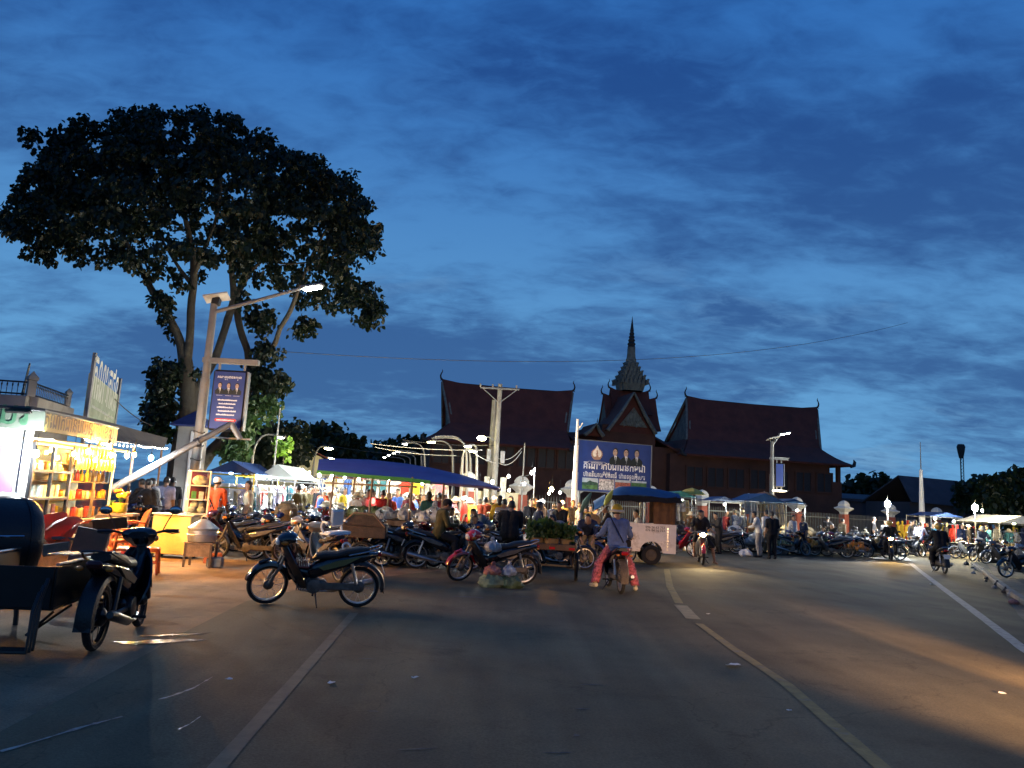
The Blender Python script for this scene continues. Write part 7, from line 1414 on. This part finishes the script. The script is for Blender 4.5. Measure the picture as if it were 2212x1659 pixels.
crowd(9, 1000, 1290, 19.8, 23, 'behind the red motorbike', ['sit2', 'bend', 'stand', 'reach', 'wide'], ['dark', 'black', 'brown', 'olive', 'navy', 'grey'])
who('wide', 828, 23.2, AWAY, 'maroon', 'dark', 'man in maroon standing behind the vegetable table', sc=.98); who('hair', 928, 22.2, AWAY + .3, 'teal', 'dark', 'woman in teal top right of the canopy posts'); who('stand', 950, 24, AWAY, 'maroon', 'dark', 'man in maroon vest before the pale wall'); who('floppy', 790, 24.2, LFT, 'grey', 'dark', 'vendor in sun hat and grey sleeves leaning left'); who('hair', 742, 25, RGT, 'yellow', 'red', 'woman in yellow top by the middle canopy post'); who('hair', 1080, 22.6, AWAY, 'mustard', 'dark', 'woman in mustard top between the seated men')
# farther figures, one mass
src = FIG['stand']; vs_all, fs_all = [], []; body = [c for c in src.children if c.name.startswith('body')][0].data
mod_o = link('tmp', body.copy()); mdf = mod_o.modifiers.new('d', 'DECIMATE'); mdf.ratio = .12; dgx = bpy.context.evaluated_depsgraph_get(); lowm = bpy.data.meshes.new_from_object(mod_o.evaluated_get(dgx)); bpy.data.objects.remove(mod_o)
bv = [v.co.copy() for v in lowm.vertices]; bf = [tuple(p.vertices) for p in lowm.polygons]; fm = MB()
for k in range(80):
    px = rq2.choice([rq2.uniform(650, 985), rq2.uniform(650, 985), rq2.uniform(1940, 2230)]); p = GX(px, rq2.uniform(41, 56)); m = Matrix.Translation(p) @ Matrix.Rotation(rq2.uniform(0, 6), 4, 'Z') @ Matrix.Scale(rq2.uniform(.9, 1.03), 4); fm.M = m; fm.add(bv, bf, rq2.randrange(6))
struct(ob('far_crowd', fm, [CL[c] for c in ('dark', 'white', 'red', 'mustard', 'navy', 'cream')]), 'stuff')
# ------------------------------------------------------------------ produce on the ground
rh = random.Random(31); PM_ = [('cab', 'cabbages'), ('tom', 'tomatoes'), ('orangev', 'orange fruit'), ('veg', 'greens'), ('straw', 'straw coloured roots')]
for k in range(26):
    px = [670, 1280][0] + k * 24; d = rh.uniform(23.6, 27); c, nm = rh.choice(PM_); heap(GX(px, d, rh.choice([0, .35])), rh.uniform(.3, .45), rh.uniform(.25, .35), .28, 34, BGM[c], 'low heap of %s on a tray %s' % (nm, 'beyond the canopy table' if px < 960 else 'near the lit wall' if px < 1130 else 'before the fence'), .06, k)
for k in range(12): px = 1480 + k * 34 + rh.uniform(-8, 8); c, nm = rh.choice(PM_); heap(GX(px, rh.uniform(32, 35), .4), .45, .3, .3, 30, BGM[c], 'raised heap of %s at the right hand stalls' % nm, .07, 60 + k)
for k in range(34):
    px = 1475 + k * 13 + rh.uniform(-6, 6); d = 30.5 + (px - 1475) * .012 + rh.uniform(-1, 1.5); c = rh.choice(['clear', 'white', 'grey', 'clear', 'dark', 'straw']); bag(GX(px, d, rh.choice([0, .35, .6])), c, '%s bag %s' % (dict(clear='clear plastic', white='white plastic', grey='grey', dark='black plastic', straw='straw coloured')[c], 'left of the man in black' if px < 1660 else 'in the dim right row'), rh.uniform(1., 1.7), rh.randrange(6))
for k in range(16): px = 1000 + k * 18; bag(GX(px, rh.uniform(20.5, 23.5), rh.choice([0, .4])), rh.choice(['clear', 'white', 'grey']), 'plastic bag of goods %s' % ('between the seated men' if px < 1120 else 'behind the plant cart'), rh.uniform(.9, 1.3), rh.randrange(6))
for k in range(20): px = 560 + k * 9; bag(GX(px, rh.uniform(23, 25), rh.choice([.3, .7])), rh.choice(['white', 'clear', 'pinkish']), 'pale bag heaped among the parked motorbikes by the racks', rh.uniform(.8, 1.2), rh.randrange(6))
bag(GX(1160, 16.95, .71), 'clear', 'crumpled clear bag at the left of the plants', 1.3, 0); bag(GX(1190, 17.1, .71), 'white', 'white carrier bag behind the plants on the cart', 1.4, 1)
# ------------------------------------------------------------------ right hand stalls
gable_tent(1438, 1506, 33, 1072, 1062, 2.5, pm('tent_teal', (.03, .16, .15), .6), 'teal tent right behind the tuk-tuk', m_grey); gable_tent(1530, 1602, 36, 1083, 1074, 2.5, m_btent, 'small dark blue tent behind the oncoming rider', m_grey); gable_tent(1608, 1700, 34, 1084, 1068, 3, m_tarp, 'blue tent under the banner lamp on the right', m_grey); gable_tent(1690, 1742, 35, 1086, 1079, 2.5, m_tarp, 'low blue tent end right of the banner lamp', m_grey)
gable_tent(2158, 2260, 40, 1132, 1116, 4, pm('tent_white', (.62, .62, .56), .6), 'white tent at the right edge of the market', m_grey); gable_tent(2010, 2082, 48, 1116, 1108, 3, m_btent, 'dark blue tent behind the pale shirted rider', m_grey)
def parasol(px, d, py, wpx, mat, label):
    z = P(px, py, d).z; b = GX(px, d); r_ = wpx / 2 * d / FPX; th = thing('parasol', label, 'parasol', b); mb = MB(); n = 8
    prof = [(r_, -.42 * r_), (r_ * .75, -.22 * r_), (r_ * .4, -.06 * r_), (.02, .02)]; mb.lathe([(a, z + c) for a, c in prof], n); ob('canopy', mb, mat, th, ang=5); mb = MB(); mb.tube([(0, 0, 0), (0, 0, z + .05)], .022, 6); ob('pole', mb, m_grey, th)
    for k in range(n): a = 2 * PI * k / n; mb = MB(); mb.tube([(0, 0, z - .25), (r_ * .9 * math.cos(a), r_ * .9 * math.sin(a), z - .40 * r_)], .008, 4); ob('rib', mb, m_grey, th)
parasol(1494, 34.5, 1055, 62, pm('parasol_yellow', (.62, .45, .08), .7, var=.15), 'yellow parasol behind the teal tent'); parasol(1651, 35.5, 1063, 64, pm('parasol_orange', (.36, .13, .04), .7, var=.15), 'brown-orange parasol behind the blue tent')
# garments and bags hung in those stalls
for k in range(20): px = rg2.choice([rg2.uniform(1445, 1500), rg2.uniform(1612, 1695)]); garment(P(px, 1079 + (px - 1445) * .04, 33.2 if px < 1550 else 34.2), rg2.choice(['grey', 'cream', 'grey', 'khaki']), 'pale cloth hung %s' % ('in the teal tent' if px < 1550 else 'in the blue tent under the banner lamp'), rg2.choice([0, 2]), rg2.uniform(-.4, .4), 'cloth hung in the right stalls', .8)
RB = [(1555, 31, 170, 'black'), (1600, 33, 190, 'grey'), (1710, 32, 10, 'black'), (1750, 33.5, 170, 'silver'), (1790, 34.5, 190, 'black'), (1830, 35.5, 165, 'grey'), (1865, 36.5, 185, 'black'), (1905, 39, 175, 'silver'), (1950, 38, 160, 'black'), (1968, 37, 20, 'grey'), (2050, 38.5, 185, 'black'), (2090, 38, 170, 'silver'), (2125, 36, 190, 'black'), (2160, 34, 175, 'grey'), (2196, 26, 200, 'black'), (2190, 37, 160, 'black'), (2215, 31, 185, 'silver')]
RBL = ['black motorbike parked right behind the oncoming rider', 'grey motorbike parked left of the man in white', 'black motorbike facing right just past the man in black', 'silver motorbike in the dim row right of the man in black', 'black motorbike in the middle of the dim row', 'grey motorbike under the fourth lotus cap', 'black motorbike near the end of the dim row', 'silver motorbike left of the glaring white lamp', 'black motorbike at the flag pole foot', 'grey motorbike facing right at the flag pole', 'black motorbike beyond the ochre helmet rider', 'silver motorbike beyond the litter bin', 'black motorbike left of the yellow-white lamp', 'grey motorbike below the white tent', 'black motorbike cut by the right edge', 'black motorbike under the white tent corner', 'silver motorbike at the far right edge']
for (px, d, a, c), lab in zip(RB, RBL): bike(px, d, R(a), c, lab, random.choice([0, 1]))
rm = random.Random(77)
for n_, x0, x1, d0, d1, lab in ((7, 700, 900, 17.6, 19, 'dark motorbike parked in front of the long table'), (9, 985, 1300, 19.5, 22.5, 'dark motorbike parked behind the plant cart row'), (8, 1465, 1700, 31.6, 34, 'dark motorbike parked along the right stalls'), (6, 1740, 1925, 32, 34.5, 'dark motorbike parked in the dim right row'), (6, 455, 640, 19.5, 24, 'dark motorbike parked among the racks')):
    for k in range(n_): bike(x0 + (x1 - x0) * (k + rm.uniform(.2, .8)) / n_, rm.uniform(d0, d1), R(rm.choice([180, 10]) + rm.uniform(-30, 30)), rm.choice(['black', 'black', 'grey', 'blue', 'maroon']), lab, rm.randrange(2))
# ------------------------------------------------------------------ bulbs of the market
BL = [(522, 1012, 23.9, m_bw, .06, 'white bulb in the blue tent'), (500, 1016, 24.2, m_bs, .08, 'round white bulb left in the blue tent'), (556, 1026, 25.2, m_bw, .09, 'brightest white bulb at the left of the pale tent'), (569, 1028, 25.8, m_bw, .07, 'second white bulb in the pale tent'), (585, 1027, 26.4, m_bw, .07, 'third white bulb in the pale tent'), (690, 1022, 24, m_bw, .07, 'white bulb at the left corner of the blue canopy'), (718, 1022, 25, m_bs, .06, 'white bulb just under the canopy edge'), (745, 1027, 26, m_bs, .06, 'white bulb under the canopy near the middle post'), (668, 1018, 30, m_bwm, .07, 'warm bulb left of the canopy'), (800, 1024, 31, m_bwm, .08, 'warm bulb deep behind the canopy'), (860, 1026, 29, m_bwm, .08, 'warm bulb behind the canopy at the maroon man'), (900, 1034, 35, m_bwm, .08, 'warm bulb far down the lane'), (760, 1020, 38, m_bwm, .08, 'farthest warm bulb down the lane'), (935, 1036, 27, m_bwm, .08, 'warm bulb at the right canopy posts'), (992, 1037, 24.5, m_bs, .06, 'white bulb under the right half of the canopy'), (1021, 1043, 26, m_bs, .06, 'white bulb before the pale wall'), (1036, 1044, 25, m_bs, .06, 'white bulb at the tip of the canopy'), (1064, 1038, 30, m_bwm, .09, 'bulb at the utility pole foot'), (715, 1030, 28, m_bs, .07, 'white bulb over the heads behind the first post'), (775, 1032, 27.5, m_bwm, .07, 'warm bulb over the heads left of the red lamp'), (842, 1034, 30.5, m_bs, .07, 'white bulb over the heads right of the red lamp'), (912, 1040, 25.5, m_bwm, .06, 'warm bulb just behind the woman in teal'), (650, 1030, 27, m_bw, .07, 'white bulb between the racks and the canopy'), (1210, 1060, 25.5, m_bs, .05, 'small white bulb before the billboard post'), (1100, 1055, 26.5, m_bwm, .06, 'warm bulb behind the broad man in black'), (1099, 1026, 34, m_bw, .08, 'white bulb beside the first fence pillar'), (1149, 1018, 33, m_bw, .10, 'glaring white bulb on a thin pole by the fence'), (1132, 1042, 31, m_bs, .07, 'white bulb lower by the fence bars'), (1192, 1053, 27, m_ba, .10, 'big amber bulb glowing before the fence'), (1186, 1062, 27, m_ba, .06, 'smaller amber bulb under the big one'), (1474, 1078, 33.5, m_bs, .05, 'bulb in the teal tent'), (1565, 1087, 36.3, m_bs, .05, 'small bulb in the small dark blue tent'), (1650, 1087, 34.6, m_bwm, .06, 'warm bulb in the blue tent under the banner lamp'), (1722, 1100, 35.3, m_bs, .06, 'white bulb in the low blue tent end'), (1616, 1090, 34.6, m_bwm, .05, 'warm bulb at the left of the blue tent'), (1917, 1086, 38, m_bw, .20, 'glaring white lamp above the far oncoming motorbike'), (2106, 1094, 40, m_bwm, .22, 'glaring yellow-white lamp near the right pillars'), (2122, 1100, 41, m_bwm, .09, 'smaller lamp right of the yellow-white one'), (2020, 1118, 48.5, m_bwm, .09, 'bulb in the dark blue tent on the right'), (2060, 1124, 47, m_bs, .08, 'white bulb among the far right goods'), (2190, 1128, 41, m_bwm, .08, 'bulb in the white tent')]
for px, py, d, mat, r_, lab in BL: bulb(P(px, py, d), lab, mat, r_, 'bulbs hung among the stalls', .3)
for k, (px, d, y) in enumerate(((1917, 38.1, 1078), (2106, 40.1, 1086), (1152, 33.1, 1010))):
    b = GX(px + 2, d); z = P(px, y, d).z; mb = MB(); mb.tube([(0, 0, 0), (-.05, 0, z)], .03, 6); tag(ob('lamp_stick', mb, m_pole, None, b), ['thin stick holding the glaring white lamp', 'thin stick holding the yellow-white lamp', 'thin stick holding the white fence lamp'][k], 'pole')
sd_ = P(806, 1082, 23); th = thing('red_lantern', 'glowing red lamp beside the vendor in a sun hat', 'lamp', sd_); mb = MB(); mb.sph((0, 0, 0), (.07, .07, .09), 10, 7); ob('shade', mb, em('red_glow', (1, .06, .05), 14), th); mb = MB(); mb.tube([(0, 0, .08), (0, 0, .5)], .005, 4); ob('cord', mb, m_cable, th)
# ------------------------------------------------------------------ litter on the right verge and road
kb = [G(x, y) for x, y in ((2104, 1222), (2125, 1238), (2150, 1258), (2180, 1282), (2212, 1303), (2300, 1370))]; ks = thing('kerb', 'low broken kerb along the right verge', 'kerb', (0, 0, 0)); mb = MB()
for a, b in zip(kb, kb[1:]):
    t_ = b - a; mb = MB(); mb.box((0, 0, .06), (t_.length - .03, .18, .12), b=.02); ob('kerb_stone', mb, m_conc, ks, (a + b) / 2, (0, 0, math.atan2(t_.y, t_.x)))
rl = random.Random(3)
for k in range(14):
    p = kb[0].lerp(kb[4], k / 13) + Vector((rl.uniform(-.35, .1), rl.uniform(-.15, .3), 0)); bag(p, rl.choice(['white', 'clear', 'dark', 'dark', 'grey']), 'crumpled litter along the right kerb', rl.uniform(.22, .5), rl.randrange(6), 'litter along the right kerb', 'litter_bag', 'litter')
bag(G(2190, 1305), 'pinkish', 'crumpled reddish litter by the right kerb', .5, 4, 'litter along the right kerb', 'litter_bag', 'litter')
bn = thing('litter_tub', 'dark round tub topped with white bags on the right verge', 'tub', G(2147, 1216)); mb = MB(); mb.lathe([(.24, 0), (.30, .05), (.34, .38), (.37, .40), (.37, .43), (.32, .43), (.30, .3), (.001, .28)], 18); ob('tub', mb, m_black, bn)
for x, y, s in ((-.08, 0, 1.1), (.12, .05, .9)): bag(bn.location + Vector((x, y, .34)), 'white', 'white bag on the left of the dark tub' if x < 0 else 'white bag on the right of the dark tub', s, 0 if x < 0 else 2, None)
def scrap(px, py, s, label, n=9):
    c = G(px, py); mb = MB(); rr2 = random.Random(px); g_ = [[(s * (i - 1.5) / 3 * 2 + rr2.uniform(-s, s) * .25, s * (j - 1) * .6 + rr2.uniform(-s, s) * .2, .012 + rr2.random() * s * .35) for j in range(3)] for i in range(4)]; mb.sheet(g_, .003); tag(ob('paper_scrap', mb, m_paper, None, c, (0, 0, rr2.random() * 3), 60), label, 'litter', 'paper scraps on the road')
for px, py, s, lab in [(1585, 1441, .09, 'crumpled white scrap beside the yellow line'), (1530, 1328, .03, 'tiny white scrap right of the yellow line'), (715, 1478, .035, 'small white scrap near the lane line'), (897, 1466, .03, 'pale scrap left of the road middle'), (2015, 1264, .07, 'white scrap beside the right edge line'), (1545, 1202, .03, 'white speck near the oncoming motorbike'), (2165, 1500, .03, 'scrap at the lower right'), (494, 1470, .03, 'white scrap near the painted wet glints'), (1705, 1537, .02, 'tiny scrap below the yellow line')]: scrap(px, py, s, lab)
bag(GX(1612, 29.5), 'white', 'white plastic bag dropped on the road by the man in white', 1.2, 4)
# a scooter waiting just outside the right of the view, its headlight on
ob3 = bike(0, 0, R(91), 'grey', 'grey motorbike with headlight on waiting at the right of the camera', 0, 0., Vector((5.9, 1.6, 0))); l3 = lit(ob3, 21000, (1, .50, .20), R(10), R(-7)); l3.data.spot_blend = 1.; l4 = lit(ob3, 11000, (1, .56, .28), R(42), R(-15)); l4.data.spot_blend = 1.; l4.rotation_euler.z += R(9)
for r_ in list(FIG.values()) + PB: kill(r_)
# ------------------------------------------------------------------ look-alikes are told apart by their place
ORD = 'first second third fourth fifth sixth seventh eighth ninth tenth eleventh twelfth thirteenth fourteenth fifteenth sixteenth seventeenth eighteenth nineteenth'.split(); TENS = {20: 'twenty', 30: 'thirty', 40: 'forty'}
def ordinal(k):
    if k <= 19: return ORD[k - 1]
    t_, u = k // 10 * 10, k % 10; return TENS[t_][:-1] + 'ieth' if u == 0 else TENS[t_] + '-' + ORD[u - 1]
bpy.context.view_layer.update(); same = {}
for o in scene.objects:
    if o.parent is None and 'label' in o.keys(): same.setdefault(o['label'], []).append(o)
for lab, os_ in same.items():
    if len(os_) < 2: continue
    os_.sort(key=lambda o: (o.matrix_world.translation - Vector((0, 0, CAM_Z))).dot(cR) / max(.1, (o.matrix_world.translation - Vector((0, 0, CAM_Z))).dot(cF)))
    for k, o in enumerate(os_): o['label'] = lab + ', ' + ordinal(k + 1) + ' from the left'
